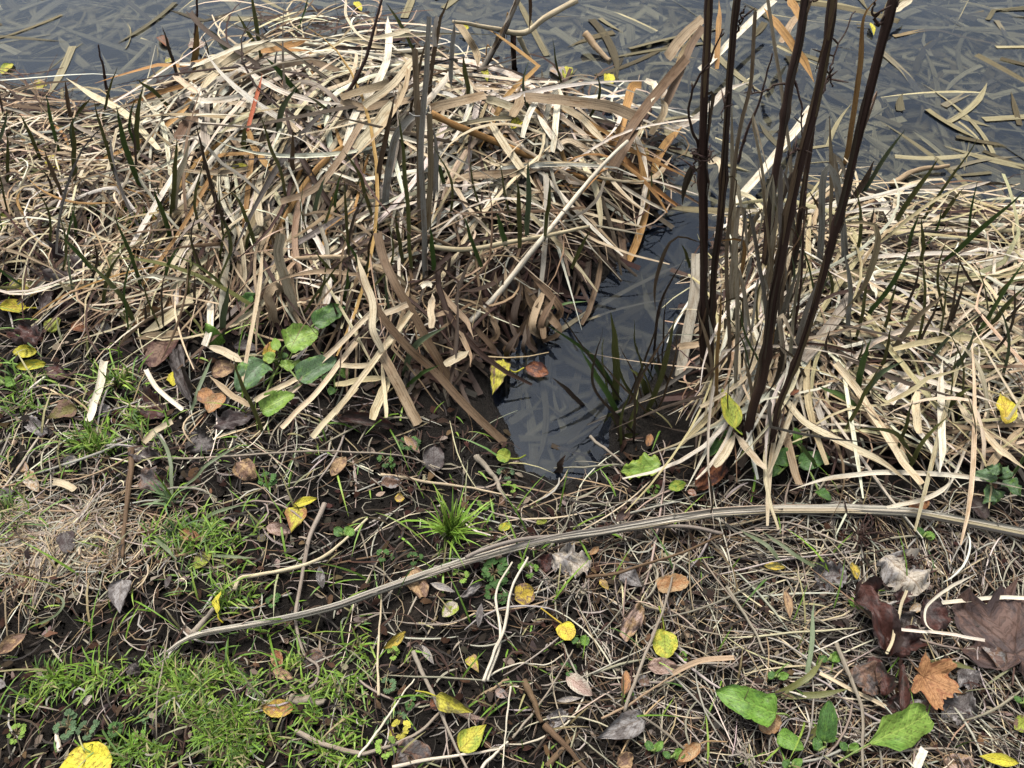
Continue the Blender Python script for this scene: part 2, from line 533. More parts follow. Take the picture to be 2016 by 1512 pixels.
# ------------------------------------------------------------------ colours
PAL = dict(W=(.78, .70, .56), P=(.64, .53, .36), T=(.40, .295, .185), O=(.42, .235, .085), B=(.16, .105, .062), D=(.062, .034, .026), S=(.44, .40, .34), Z=(.055, .047, .041),
           G=(.33, .285, .225), L=(.13, .135, .04), N=(.075, .135, .030), K=(.14, .175, .09), Y=(.52, .45, .25), R=(.45, .13, .06), Q=(.075, .052, .037))
NAMES = dict(S='greyish', Z='dark', W='bleached white', P='pale straw', T='tan', O='orange tan', B='brown', D='dark brown', G='grey brown', L='olive', N='green', K='grey green',
             Y='yellowish', R='reddish', Q='very dark brown')


def shade(key, var=.12):
    c = np.array(PAL[key]) * (1 + rng.normal(0, var * .6)) * (1 + rng.normal(0, var * .18, 3))
    return (*np.clip(c, .005, .85), rng.random())


# ------------------------------------------------------------------ labels: what the thing looks like and which mark it lies beside
MARKS = [(165, 1490, 'large yellow leaf'), (240, 1172, 'grey mottled leaf'), (545, 1393, 'round orange leaf'), (430, 1185, 'curled yellow leaf'),
         (574, 1015, 'yellow brown leaf'), (122, 812, 'brown olive leaf'), (312, 690, 'square brown leaf'), (25, 602, 'bright yellow leaf'),
         (60, 718, 'folded yellow leaf'), (588, 660, 'broad dock leaf'), (490, 735, 'tall dock leaf'), (540, 788, 'lowest dock leaf'),
         (104, 318, 'gold leaf'), (308, 418, 'lime leaf'), (890, 1040, 'bright grass tuft'), (967, 748, 'torn yellow leaf'), (1033, 1168, 'spotted yellow leaf'),
         (1122, 1240, 'stalked gold leaf'), (1308, 1270, 'lime green leaf'), (1220, 1225, 'pink crinkled leaf'), (1222, 1433, 'large grey leaf'),
         (934, 1456, 'lemon leaf'), (900, 1382, 'folded yellow leaf with stalk'), (1840, 1345, 'orange maple leaf'), (1940, 1240, 'big brown maple leaf'),
         (1788, 1133, 'pale ragged leaf'), (1735, 1230, 'rolled dark leaf'), (1470, 1382, 'long dock leaf'), (1765, 1425, 'bitten dock leaf'),
         (1264, 917, 'lobed dock leaf'), (1960, 945, 'nettle'), (1965, 808, 'golden leaf'), (1438, 805, 'yellow green leaf'),
         (1197, 155, 'small lemon leaf'), (1115, 145, 'floating pale leaf'), (1018, 250, 'bent yellow leaf'), (830, 300, 'tied reed bundle'),
         (1390, 400, 'first dark stem'), (1560, 400, 'thickest dark stem'), (1690, 250, 'leaning dark stem'), (1425, 300, 'second dark stem'),
         (1240, 700, 'shoots in the channel'), (500, 250, 'red stalk'), (700, 1150, 'long fallen stem'), (1400, 1005, 'long fallen stem'),
         (560, 560, 'upright pale blade'), (1700, 940, 'arched white straw'), (1120, 195, 'broad tan blade'), (1230, 390, 'hanging brown blades'),
         (140, 540, 'dark purple leaf'), (1385, 935, 'rust leaf'), (190, 770, 'white straw'), (650, 220, 'dark twig'), (330, 820, 'dark red leaf')]
MX = np.array([m_[0] for m_ in MARKS]); MY = np.array([m_[1] for m_ in MARKS])
USED = {}


def where(px, py):
    d = (MX - px) ** 2 + ((MY - py) * 1.2) ** 2
    i = int(np.argmin(d)); dx, dy = px - MX[i], MY[i] - py
    D = math.hypot(dx, dy)
    far = 'close' if D < 60 else ('just' if D < 140 else 'well')
    ang = math.degrees(math.atan2(dy, dx)) % 360
    rel = ['right of', 'above right of', 'above', 'above left of', 'left of', 'below left of', 'below', 'below right of'][int(((ang + 22.5) % 360) // 45)]
    return f'{far} {rel} the {MARKS[i][2]}'


def auto_label(P, key, noun, group, wpx):
    """a label from the thing's own colour, size, bearing and nearest mark; an equal one shares its group"""
    u, v = to_px(P)
    L = np.hypot(np.diff(u), np.diff(v)).sum()
    chord = math.hypot(u[-1] - u[0], v[-1] - v[0])
    ln = 'short' if L < 110 else ('' if L < 200 else 'long')
    sh = 'kinked' if chord < .82 * L else ('curved' if chord < .955 * L else 'straight')
    a = math.degrees(math.atan2(-(v[-1] - v[0]), u[-1] - u[0])) % 180
    br = 'level' if a < 15 or a > 165 else ('upright' if 70 < a < 110 else ('rising rightward' if a < 90 else 'rising leftward'))
    wd = 'broad' if wpx > 15 else ('narrow' if wpx < 8 else '')
    lab = ' '.join(x for x in (ln, wd, sh, NAMES[key], noun, br, where(u.mean(), v.mean())) if x)
    wds = lab.split()
    if len(wds) > 16: lab = lab.replace(f'{sh} ', '', 1); wds = lab.split()
    if len(wds) > 16 and wd: lab = lab.replace(f'{wd} ', '', 1)
    if len(lab.split()) > 16: lab = lab.replace(f' {br}', '', 1)
    if lab.lower() not in USED:
        USED[lab.lower()] = 1
        return lab
    px, py = u.mean(), v.mean()
    od = np.argsort((MX - px) ** 2 + ((MY - py) * 1.2) ** 2)
    for i in od[1:7]:                                             # told apart by the second mark it lies towards
        if MARKS[i][2] == MARKS[od[0]][2]: continue
        for head in ((ln, NAMES[key], noun, br), (sh, NAMES[key], noun, br), (ln, sh, NAMES[key], noun), (NAMES[key], noun)):
            l2 = ' '.join(x for x in head if x) + f' between the {MARKS[od[0]][2]} and the {MARKS[i][2]}'
            if len(l2.split()) <= 16 and l2.lower() not in USED:
                USED[l2.lower()] = 1
                return l2
    return lab


POOL = {}                                                         # kind -> list of candidate things, largest become objects


def pool(kind, size, geo, mat, P, key, wpx, label=None, must=False):
    POOL.setdefault(kind, []).append(dict(size=1e9 + size if must else size, geo=geo, mat=mat, P=np.asarray(P), key=key, w=wpx, label=label))


def px2m(P, wpx):
    return wpx * depth_of(P) / FPX


# ------------------------------------------------------------------ scattered blades: each follows the ground, bridges dips, may kink
def blade_world(c, psi, L, off, arch, tilt, kinks, curve, n=13, base=TW, sag=True):
    s = np.linspace(-.5, .5, n)
    head = psi + curve * s + np.zeros(n)
    dz = np.zeros(n)
    for (kt, kh, kv) in kinks:
        head = head + np.where(s > kt, kh, 0)
        dz = dz + np.where(s > kt, (s - kt) * kv * L, 0)
    st = L / (n - 1)
    x = np.concatenate([[0], np.cumsum(np.cos(head[:-1]) * st)]); y = np.concatenate([[0], np.cumsum(np.sin(head[:-1]) * st)])
    x = c[0] + x - x[n // 2]; y = c[1] + y - y[n // 2]
    z = base(x, y)
    # stiff: upper envelope, smoothed
    for _ in range(6):
        zz = z.copy(); zz[1:-1] = np.maximum(z[1:-1], (z[:-2] + z[2:]) / 2 * .8 + z[1:-1] * .2)
        z = zz
    zs = z.copy()
    for _ in range(2): zs[1:-1] = (zs[:-2] + 2 * zs[1:-1] + zs[2:]) / 4
    z = np.maximum(zs, z - .004) + off + arch * (1 - (2 * s) ** 2) + tilt * (s + .5) + dz
    return np.stack([x, y, np.maximum(z, base(x, y) + .003)], 1)


def inside(poly, px, py):
    r = np.zeros(len(px), bool); n = len(poly)
    for i in range(n):
        ax, ay = poly[i]; bx, by = poly[(i + 1) % n]
        if ay == by: continue
        r ^= ((ay > py) != (by > py)) & (px < (bx - ax) * (py - ay) / (by - ay) + ax)
    return r


def sample_poly(poly, n):
    p = np.array(poly, float); lo, hi = p.min(0), p.max(0); o = np.zeros((0, 2))
    while len(o) < n:
        c = lo + rng.random((n * 2, 2)) * (hi - lo)
        o = np.vstack([o, c[inside(poly, c[:, 0], c[:, 1])]])
    return o[:n]


ORI = np.array([(520, 100, 35), (450, 200, 28), (600, 130, -15), (620, 200, 60), (680, 280, 65), (740, 330, 65), (600, 330, 55), (540, 260, 20), (900, 130, 8),
                (1000, 180, -18), (980, 260, 50), (1080, 250, -45), (1150, 230, -30), (1220, 300, -50), (1120, 330, -22), (950, 330, 12), (860, 400, 22), (880, 240, 35),
                (500, 380, 50), (400, 300, 80), (1000, 430, 20), (1100, 430, -30), (800, 200, 40), (720, 170, 30),
                (100, 300, -30), (200, 350, 10), (50, 450, 20), (250, 480, 15), (350, 450, 35), (150, 550, -15), (330, 600, 20), (100, 240, -35),
                (600, 560, 70), (700, 620, 60), (780, 600, -60), (850, 640, -50), (950, 600, 50), (1050, 520, -55), (1130, 520, -65), (900, 520, -20), (680, 480, 75), (560, 480, 75),
                (1750, 430, 14), (1900, 470, 9), (1990, 520, 8), (1800, 580, -8), (1700, 700, -40), (1900, 690, 15), (1600, 620, 60), (1450, 600, 78), (1500, 800, 72),
                (1600, 850, -58), (1800, 850, -45), (1950, 850, -35), (1700, 940, -15), (1900, 960, 2), (1550, 480, 60), (1980, 700, 12), (1400, 820, 60)], float)


def ori_at(px, py):
    w_ = 1 / (((ORI[:, 0] - px) ** 2 + (ORI[:, 1] - py) ** 2) + 2500)
    w_ = w_ ** 1.5
    a = np.radians(ORI[:, 2]) * 2
    return .5 * math.atan2((w_ * np.sin(a)).sum(), (w_ * np.cos(a)).sum())


def world_heading(c, ang):
    """heading on the ground of a direction seen in the picture, and the metres that one seen pixel spans along it"""
    px, py = to_px(c)
    p1 = onz(px + 8 * math.cos(ang), py - 8 * math.sin(ang), c[2])
    d = p1 - c
    return math.atan2(d[1], d[0]), math.hypot(d[0], d[1]) / 8


def scatter(kind, poly, n, wr, lr, pal_top, pal_low, sd, thick, arch=.03, poke=.12, mat=None, fold=.16, tmin=0.0, cross=.22):
    pts = sample_poly(poly, n)
    C = hit(pts[:, 0], pts[:, 1])
    for c, (px, py) in zip(C, pts):
        lay = rng.random() ** .8
        ang = ori_at(px, py) + rng.normal(0, math.radians(sd))
        if rng.random() < cross: ang = rng.uniform(0, math.pi)
        if rng.random() < .5: ang += math.pi
        psi, mpp = world_heading(c, ang)
        wpx = rng.uniform(*wr) * (1 if rng.random() < .75 else .6)
        L = rng.uniform(*lr) * min(mpp, 2.2 * float(depth_of(c)) / FPX)
        kn = []
        if rng.random() < .5: kn.append((rng.uniform(-.3, .35), rng.choice([-1, 1]) * rng.uniform(.3, 1.5), rng.uniform(-.5, .35)))
        if rng.random() < .12: kn.append((rng.uniform(-.1, .4), rng.choice([-1, 1]) * rng.uniform(.3, 1.2), rng.uniform(-.3, .5)))
        tilt = rng.normal(0, .015)
        if rng.random() < poke: tilt = rng.uniform(.03, .13)
        P = blade_world(c, psi, L, .004 + thick * lay, rng.uniform(0, arch), tilt, kn, rng.normal(0, 1.05), n=12)
        if (T(P[:, 0], P[:, 1]) < 0).mean() > .22: continue
        key = rng.choice(list(pal_top if lay > .46 else pal_low))  # low-lying blades take dark colours, painting shade into the gaps of the mat
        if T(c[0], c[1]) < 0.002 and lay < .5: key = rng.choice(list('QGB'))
        pu, pv = to_px(P)
        hol = inside(SHADEP, pu, pv).mean()
        if hol > .15 and key in 'WPYTOG' and rng.random() < min(.95, hol * 3): continue
        if hol > .3 and rng.random() < .5: continue
        s = np.linspace(0, 1, 12)
        m_ = wpx * float(depth_of(c)) / FPX
        tip = rng.random()
        Wd = m_ * (np.clip((1 - s) * rng.uniform(1.5, 4), 0.06, 1) if tip < .93 else np.ones(12)) * np.clip(.45 + s * 4, 0, 1) * (1 + .3 * fbm(s * 4, np.full(12, rng.random() * 60), 1.0, 2))
        r0 = rng.normal(0, .35)
        roll = r0 + (rng.normal(0, .5) + (rng.choice([-1, 1]) * rng.uniform(1, 2.4) if rng.random() < .18 else 0)) * (s - .5)
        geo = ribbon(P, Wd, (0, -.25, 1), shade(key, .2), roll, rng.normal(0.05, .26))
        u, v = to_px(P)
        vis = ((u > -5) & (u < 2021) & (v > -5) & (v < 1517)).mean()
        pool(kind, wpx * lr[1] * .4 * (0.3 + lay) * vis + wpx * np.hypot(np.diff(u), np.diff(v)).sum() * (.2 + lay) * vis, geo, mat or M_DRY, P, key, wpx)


MOUND = [(300, 190), (420, 120), (500, 50), (580, 20), (700, 35), (830, 80), (980, 150), (1150, 180), (1265, 235), (1335, 275), (1300, 370), (1230, 450),
         (1130, 475), (1000, 470), (860, 460), (700, 440), (560, 440), (430, 420), (340, 330)]
FRONT = [(430, 400), (560, 440), (700, 440), (860, 450), (1000, 455), (1150, 470), (1200, 475), (1130, 545), (1010, 590), (930, 660), (880, 750), (840, 770),
         (760, 700), (600, 640), (470, 600), (400, 500)]
CAVITY = [(880, 470), (1190, 480), (1180, 560), (1110, 600), (1020, 640), (985, 710), (975, 780), (900, 790), (850, 700)]
LEFT = [(-220, 190), (0, 175), (130, 225), (300, 220), (360, 320), (440, 420), (440, 560), (400, 660), (230, 640), (60, 560), (-220, 520)]
RIGHT = [(1400, 480), (1560, 425), (1680, 395), (1850, 420), (2016, 415), (2240, 400), (2240, 930), (1950, 905), (1700, 885), (1500, 870), (1400, 840), (1370, 800), (1410, 650)]
SHADEP = [(850, 490), (1000, 485), (1240, 470), (1195, 600), (1020, 665), (985, 790), (870, 780), (800, 640)]  # shaded hollow of the mound: pale blades dropped here to paint its shade
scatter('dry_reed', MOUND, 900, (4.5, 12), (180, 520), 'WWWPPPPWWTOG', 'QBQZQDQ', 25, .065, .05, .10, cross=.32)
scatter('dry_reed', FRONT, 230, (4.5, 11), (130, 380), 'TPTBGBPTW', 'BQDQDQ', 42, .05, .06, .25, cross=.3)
scatter('dry_reed', CAVITY, 60, (4.5, 11), (90, 260), 'BQQTBD', 'QDQ', 30, .03, .04, .2, cross=.3)  # dark blade colours stand in for the shade of the hollow
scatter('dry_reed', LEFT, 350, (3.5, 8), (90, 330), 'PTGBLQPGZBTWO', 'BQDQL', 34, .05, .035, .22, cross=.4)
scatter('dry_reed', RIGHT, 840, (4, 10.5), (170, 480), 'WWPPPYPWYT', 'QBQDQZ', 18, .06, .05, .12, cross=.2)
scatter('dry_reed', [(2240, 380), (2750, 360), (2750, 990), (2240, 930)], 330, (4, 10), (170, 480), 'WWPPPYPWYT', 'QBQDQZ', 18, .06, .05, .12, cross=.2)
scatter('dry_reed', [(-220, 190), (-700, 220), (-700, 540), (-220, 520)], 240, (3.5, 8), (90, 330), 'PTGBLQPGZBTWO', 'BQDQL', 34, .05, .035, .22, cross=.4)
# rotten underlay of the mats, past counting; tints painted dark as gap shade
UNDER = Geo()


def underlay(poly, n):
    pts = sample_poly(poly, n); C = hit(pts[:, 0], pts[:, 1])
    k = 6
    a = rng.uniform(0, 2 * math.pi, n); L = rng.uniform(.08, .28, n)
    s = np.linspace(-.5, .5, k)
    X = C[:, 0, None] + np.cos(a)[:, None] * L[:, None] * s; Y = C[:, 1, None] + np.sin(a)[:, None] * L[:, None] * s
    P = np.stack([X, Y, TW(X, Y) + rng.uniform(.002, .03, n)[:, None]], -1)
    W_ = np.repeat((rng.uniform(.006, .016, n))[:, None], k, 1)
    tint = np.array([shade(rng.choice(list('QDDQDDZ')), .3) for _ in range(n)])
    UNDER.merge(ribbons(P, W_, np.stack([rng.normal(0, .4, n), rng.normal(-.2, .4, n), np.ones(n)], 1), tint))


underlay([(2240, 380), (2750, 360), (2750, 990), (2240, 930)], 250); underlay([(-220, 190), (-700, 220), (-700, 540), (-220, 520)], 200)
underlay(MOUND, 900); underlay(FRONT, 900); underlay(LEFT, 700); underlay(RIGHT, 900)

# ------------------------------------------------------------------ reeds sunk in the pond
WATER = [(-250, -150), (2260, -150), (2260, 380), (2016, 400), (1840, 425), (1660, 375), (1480, 430), (1400, 460), (1368, 540), (1340, 690), (1290, 745), (1215, 810),
         (1190, 885), (1110, 945), (1040, 940), (1010, 860), (985, 760), (1030, 660), (1185, 570), (1290, 400), (1318, 290), (1150, 215), (950, 170), (750, 110), (560, 90),
         (440, 130), (320, 200), (130, 222), (0, 165), (-250, 160)]
pts = sample_poly(WATER, 2800)
SUNKP = dict(A=(.21, .19, .125), B=(.26, .24, .165), C=(.15, .13, .08), D=(.32, .295, .21), E=(.09, .075, .045))
for px, py in pts:
    deep = rng.random()
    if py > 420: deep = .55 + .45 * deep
    z = -.003 - .06 * deep ** 1.4
    if deep < .04: z = .002
    c = onz(px, py, z)
    if T(c[0], c[1]) > z - .002: continue
    clear = math.exp(-((px - 230) / 130) ** 2 - ((py - 110) / 70) ** 2) + .8 * math.exp(-((px - 1330) / 60) ** 2 - ((py - 480) / 60) ** 2)
    if rng.random() < clear * .8 or (py > 420 and rng.random() < .5): continue
    psi = rng.uniform(0, 2 * math.pi)
    d = float(depth_of(c))
    wpx = rng.uniform(6, 19)
    L = rng.uniform(60, 280) * d / FPX
    kn = [(rng.uniform(-.3, .3), rng.choice([-1, 1]) * rng.uniform(.3, 1.3), 0)] if rng.random() < .15 else []
    P = blade_world(c, psi, L, 0, 0, 0, kn, rng.normal(0, .35), n=9, base=lambda x, y: np.full(np.shape(x), z))
    P[:, 2] += np.linspace(-.5, .5, 9) * rng.normal(0, .006)
    P[:, 2] = np.minimum(P[:, 2], -.002) if z < 0 else .0025
    key = rng.choice(list('AABBCDE'))
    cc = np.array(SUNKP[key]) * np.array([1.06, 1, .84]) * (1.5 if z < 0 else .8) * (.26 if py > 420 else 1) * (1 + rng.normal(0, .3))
    s = np.linspace(0, 1, 9)
    Wd = wpx * d / FPX * np.clip((1 - s) * rng.uniform(1.2, 4), .05, 1)
    geo = ribbon(P, Wd, (0, 0, 1), (*cc, rng.random()), rng.normal(0, .15), rng.normal(0, .06))
    u, v = to_px(P)
    vis = ((u > 0) & (u < 2016) & (v > 0) & (v < 1512)).mean()
    pool('sunken_reed_leaf', wpx * np.hypot(np.diff(u), np.diff(v)).sum() * (1.3 - deep) * vis, geo, M_SUNK, P, 'L' if key in 'CE' else 'G', wpx)

# ------------------------------------------------------------------ litter of the open bank: thin straws, roots, crumbs
BLOBS_STRAW = [(1500, 1080, 420, 120, 3.0), (1500, 1330, 300, 200, 3.2), (1850, 1120, 260, 120, 3.0), (1900, 1420, 220, 160, 2.6), (80, 1050, 240, 110, 2.0), (330, 880, 260, 120, .9),
               (1000, 1300, 400, 220, .32), (600, 1250, 250, 150, .32), (1200, 1030, 200, 60, 2.0), (150, 760, 250, 120, 1.0), (500, 850, 200, 80, .9), (700, 900, 250, 60, .4), (200, 1250, 200, 80, .4)]


def straw_density(px, py):
    d = .01
    for bx, by, sx, sy, a in BLOBS_STRAW: d = d + a * np.exp(-((px - bx) / sx) ** 2 - ((py - by) / sy) ** 2)
    return d


BANK = [(-250, 560), (60, 560), (230, 640), (400, 660), (600, 700), (760, 760), (860, 800), (1000, 850), (1030, 945), (1090, 955), (1160, 930), (1220, 850), (1350, 900),
        (1450, 930), (1700, 960), (2016, 980), (2250, 1000), (2250, 1680), (-250, 1680)]


def accept(poly, n, dens, dmax):
    o = np.zeros((0, 2))
    while len(o) < n:
        p = sample_poly(poly, n * 2); h_ = hit(p[:, 0], p[:, 1]); p = p[T(h_[:, 0], h_[:, 1]) > .004]
        o = np.vstack([o, p[rng.random(len(p)) < np.minimum(dens(p[:, 0], p[:, 1]) / dmax, 1)]])
    return o[:n]


LITTER = Geo()


def fibres(pts, lr, wr, keys, off, bow, arch, k=7, var=.25, wave=.04):
    n = len(pts); C = hit(pts[:, 0], pts[:, 1])
    D = depth_of(C)
    a = vnoise(C[:, 0] * 4.1 + 31, C[:, 1] * 4.1) * 9 + rng.normal(0, .75, n)
    L = rng.uniform(*lr, n) * D / FPX * 1.2
    s = np.linspace(-.5, .5, k)
    head = a[:, None] + rng.normal(0, bow, n)[:, None] * s + np.cumsum(rng.normal(0, wave, (n, k)), 1)
    st = (L / (k - 1))[:, None]
    X = C[:, 0, None] + np.cumsum(np.cos(head) * st, 1) - np.cos(a)[:, None] * L[:, None] / 2
    Y = C[:, 1, None] + np.cumsum(np.sin(head) * st, 1) - np.sin(a)[:, None] * L[:, None] / 2
    Z = TW(X, Y)
    Z[:, 1:-1] = (Z[:, :-2] + Z[:, 1:-1] + Z[:, 2:]) / 3
    Z = Z + rng.uniform(*off, n)[:, None] + rng.uniform(0, arch, n)[:, None] * (1 - (2 * s) ** 2) + rng.normal(0, arch * .5, n)[:, None] * s
    P = np.stack([X, Y, np.maximum(Z, TW(X, Y) + .001)], -1)
    W_ = (rng.uniform(*wr, n) * D / FPX)[:, None] * np.clip(1.3 - np.abs(s) * 1.6, .2, 1)
    tint = np.array([shade(rng.choice(list(keys)), var) for _ in range(n)])
    return P, W_, tint


# single straws, the larger ones things of their own
pts = accept(BANK, 165, straw_density, 4.5)
P, W_, tn = fibres(pts, (70, 250), (2.6, 5.6), 'SWPGSGSGT', (.002, .014), .9, .014, k=9)
for i in range(len(P)):
    u, v = to_px(P[i]); vis = ((u > 0) & (u < 2016) & (v > 0) & (v < 1512)).mean()
    R_ = W_[i] / 2
    c_ = tn[i]
    key = 'W' if c_[0] > .64 else ('P' if c_[0] > .52 else ('T' if c_[0] - c_[2] > .18 else ('S' if c_[0] > .38 else 'G')))
    pool('dry_straw', np.hypot(np.diff(u), np.diff(v)).sum() * W_[i].mean() * 1e3 * vis, tube(P[i], R_, c_, sides=5), M_STRAW, P[i], key, 5)
# thinner ones, past counting
pts = accept(BANK, 1250, straw_density, 4.5)
LITTER.merge(ribbons(*[(a, b_, np.array([0, -.3, 1.]), c_) for a, b_, c_ in [fibres(pts, (35, 190), (1.1, 3.0), 'SGGTZGZBZSPW', (.001, .010), .8, .010)]][0]))
pts = accept(BANK, 3000, lambda x, y: 1 + 0 * x, 1)
LITTER.merge(ribbons(*[(a, b_, np.array([0, -.3, 1.]), c_) for a, b_, c_ in [fibres(pts, (14, 70), (1.5, 4), 'ZZQQDDZGSQ', (.001, .012), 1.6, .008, k=5)]][0]))
pts = accept(BANK, 3200, lambda x, y: .25 + straw_density(x, y), 2.5)
LITTER.merge(ribbons(*[(a, b_, np.array([0, -.3, 1.]), c_) for a, b_, c_ in [fibres(pts, (18, 95), (.7, 1.7), 'GTZSBGZ', (.001, .008), 1.2, .008, k=6)]][0]))
OUT = [(-800, 560), (-250, 560), (-250, 1680), (2250, 1680), (2250, 1000), (2800, 1020), (2800, 1900), (-800, 1900)]
pts = accept(OUT, 2400, lambda x, y: 1 + 0 * x, 1)
LITTER.merge(ribbons(*[(a, b_, np.array([0, -.3, 1.]), c_) for a, b_, c_ in [fibres(pts, (30, 190), (1.1, 3.4), 'SGGTZGZBZSPW', (.001, .010), .8, .010)]][0]))
pts = accept(OUT, 2200, lambda x, y: 1 + 0 * x, 1)
LITTER.merge(ribbons(*[(a, b_, np.array([0, -.3, 1.]), c_) for a, b_, c_ in [fibres(pts, (14, 70), (1.5, 4), 'ZZQQDDZGSQ', (.001, .012), 1.6, .008, k=5)]][0]))
# the tan thatch at the left
pts = np.stack([rng.normal(60, 140, 1500), rng.normal(1065, 50, 1500)], 1); pts = pts[pts[:, 0] > -240]
LITTER.merge(ribbons(*[(a, b_, np.array([0, -.3, 1.]), c_) for a, b_, c_ in [fibres(pts, (20, 90), (1.0, 2.6), 'PGTTSBG', (.001, .012), 2.2, .008, k=6)]][0]))
# fine hair over the reed mats
for poly, n in ((MOUND, 350), (LEFT, 700), (RIGHT, 600), (FRONT, 160)):
    LITTER.merge(ribbons(*[(a, b_, np.array([0, -.3, 1.]), c_) for a, b_, c_ in [fibres(sample_poly(poly, n), (50, 230), (1.5, 4.5), 'WPPTTBD', (.01, .07), 1.4, .04)]][0]))

# leaf crumbs and soil crumbs
CRUMB = Geo()
pts = accept(BANK, 2200, lambda x, y: 1 + 0 * x, 1); n = len(pts)
C = hit(pts[:, 0], pts[:, 1]); D = depth_of(C)
sz = rng.uniform(5, 15, n) * D / FPX
a = rng.uniform(0, 6.28, n)
k = 4
s = np.linspace(-.5, .5, k)
P = C[:, None] + (np.stack([np.cos(a), np.sin(a), rng.normal(0, .3, n)], 1) * sz[:, None])[:, None] * s[None, :, None] * 1.7
P[..., 2] += .004 + rng.uniform(0, .008, n)[:, None] + (sz * rng.normal(0, .3, n))[:, None] * (1 - 4 * s ** 2)
W_ = sz[:, None] * np.array([.25, .9, 1.0, .3]) * rng.uniform(.6, 1.2, (n, k))
tn = np.array([shade(rng.choice(list('ZZGQQDDZB')), .35) for _ in range(n)]) * np.array([.75, .7, .68, 1])
LEAFBITS = ribbons(P, W_, np.stack([rng.normal(0, .4, n), rng.normal(-.1, .4, n), np.ones(n)], 1), tn)
n = 7000
pts = accept(BANK, n, lambda x, y: 1 + 0 * x, 1); C = hit(pts[:, 0], pts[:, 1])
r_ = rng.uniform(.0012, .0055, n) * rng.choice([.6, 1, 1, 1.6], n)
ring = np.array([[0, 0, 1], [1, 0, 0], [0, 1, 0], [-1, 0, 0], [0, -1, 0], [0, 0, -.6]], float)
V = ring[None] * (1 + rng.normal(0, .28, (n, 6, 1))) * r_[:, None, None]
ca, sa = np.cos(rng.uniform(0, 6, n))[:, None], 0
V = V + C[:, None] + np.array([0, 0, .0008])
qq = np.array([[0, 1, 2, 2], [0, 2, 3, 3], [0, 3, 4, 4], [0, 4, 1, 1]])
qq = np.array([[0, 1, 5, 2], [0, 3, 5, 4], [0, 2, 5, 3], [0, 4, 5, 1]])
Q = (np.arange(n) * 6)[:, None, None] + qq[None]
cb_ = np.repeat((np.array([.026, .020, .0155])[None] * rng.uniform(.5, 2.2, (n, 1))), 6, 0)
CRUMB.add(V.reshape(-1, 3), Q.reshape(-1, 4), np.zeros((n * 6, 2)), np.concatenate([cb_, np.ones((n * 6, 1))], 1))

# ------------------------------------------------------------------ grass
GB = [(385, 1350, 62, 42, 3.4), (455, 1440, 62, 48, 3.2), (150, 1340, 80, 20, 1.7), (70, 1390, 50, 20, .9), (230, 775, 45, 35, 1.7), (190, 880, 45, 26, 1.7), (270, 830, 45, 30, 1.2),
      (420, 1165, 55, 35, 1.2), (650, 1400, 45, 60, 1.5), (690, 1300, 28, 40, 1.4), (400, 1060, 90, 32, .8), (560, 1290, 45, 35, .9), (650, 1480, 60, 28, 1.3), (20, 1010, 40, 45, .6),
      (340, 930, 45, 35, .5), (60, 780, 70, 35, .6), (330, 480, 70, 40, .7), (360, 540, 50, 40, .5), (300, 1480, 80, 28, 1.3), (1000, 1060, 50, 25, .25), (880, 1120, 30, 18, .3)]


def gdens(px, py):
    d = .012
    for bx, by, sx, sy, a_ in GB: d = d + a_ * np.exp(-((px - bx) / sx) ** 2 - ((py - by) / sy) ** 2)
    return d * np.clip(vnoise(px / 34, py / 26) * 3.4 + .75, .02, 1.3)


def grass_blades(pts, lr, wr, lean, greens, k=5):
    n = len(pts); C = hit(pts[:, 0], pts[:, 1]); D = depth_of(C)
    a = rng.uniform(0, 6.28, n); L = rng.uniform(*lr, n) * D / FPX * 1.3
    ln = np.clip(rng.normal(lean, .45, n), .1, 2.0)
    s = np.linspace(0, 1, k)
    th = ln[:, None] * (.4 + .9 * s)
    st = (L / (k - 1))[:, None]
    r = np.cumsum(np.sin(th) * st, 1) - np.sin(th[:, :1]) * st; z = np.cumsum(np.cos(th) * st, 1) - np.cos(th[:, :1]) * st
    P = np.stack([C[:, 0, None] + np.cos(a)[:, None] * r, C[:, 1, None] + np.sin(a)[:, None] * r, C[:, 2, None] + z], -1)
    P[..., 2] = np.maximum(P[..., 2], TW(P[..., 0], P[..., 1]) + .001)
    W_ = (rng.uniform(*wr, n) * D / FPX)[:, None] * np.array([.8, 1, .9, .6, .08])
    g_ = np.array(greens)[rng.integers(0, len(greens), n)] * rng.uniform(.7, 1.3, (n, 1))
    tn = np.concatenate([g_, rng.random((n, 1))], 1)
    return ribbons(P, W_, np.stack([np.cos(a) * -.3, np.sin(a) * -.3 - .2, np.ones(n)], 1), tn)


GREENS = [(.15, .28, .03), (.19, .32, .04), (.13, .24, .035), (.25, .36, .06), (.17, .30, .04), (.10, .19, .045), (.32, .29, .14)]
GRASS = Geo()
pts = accept([(-250, 420), (500, 420), (1100, 1000), (1100, 1680), (-250, 1680)], 4200, gdens, 3.4)
GRASS.merge(grass_blades(pts, (14, 44), (2.0, 4.2), 1.1, GREENS))
pts = accept([(-250, 420), (500, 420), (1100, 1000), (1100, 1680), (-250, 1680)], 5200, lambda x, y: np.maximum(gdens(x, y) - .35, 0), 3.0)
GRASS.merge(grass_blades(pts, (5, 13), (2.0, 4.0), .8, [(.15, .26, .03), (.20, .30, .04), (.11, .19, .03)], k=5))
pts = accept(OUT, 1500, lambda x, y: .15 + np.maximum(vnoise(x / 60, y / 45) * 3, 0), 1.5)
GRASS.merge(grass_blades(pts, (14, 60), (2.0, 4.2), 1.1, GREENS))
pts = accept([(-250, 560), (600, 700), (2250, 1000), (2250, 1680), (-250, 1680)], 420, lambda x, y: .4 + gdens(x, y), 2)
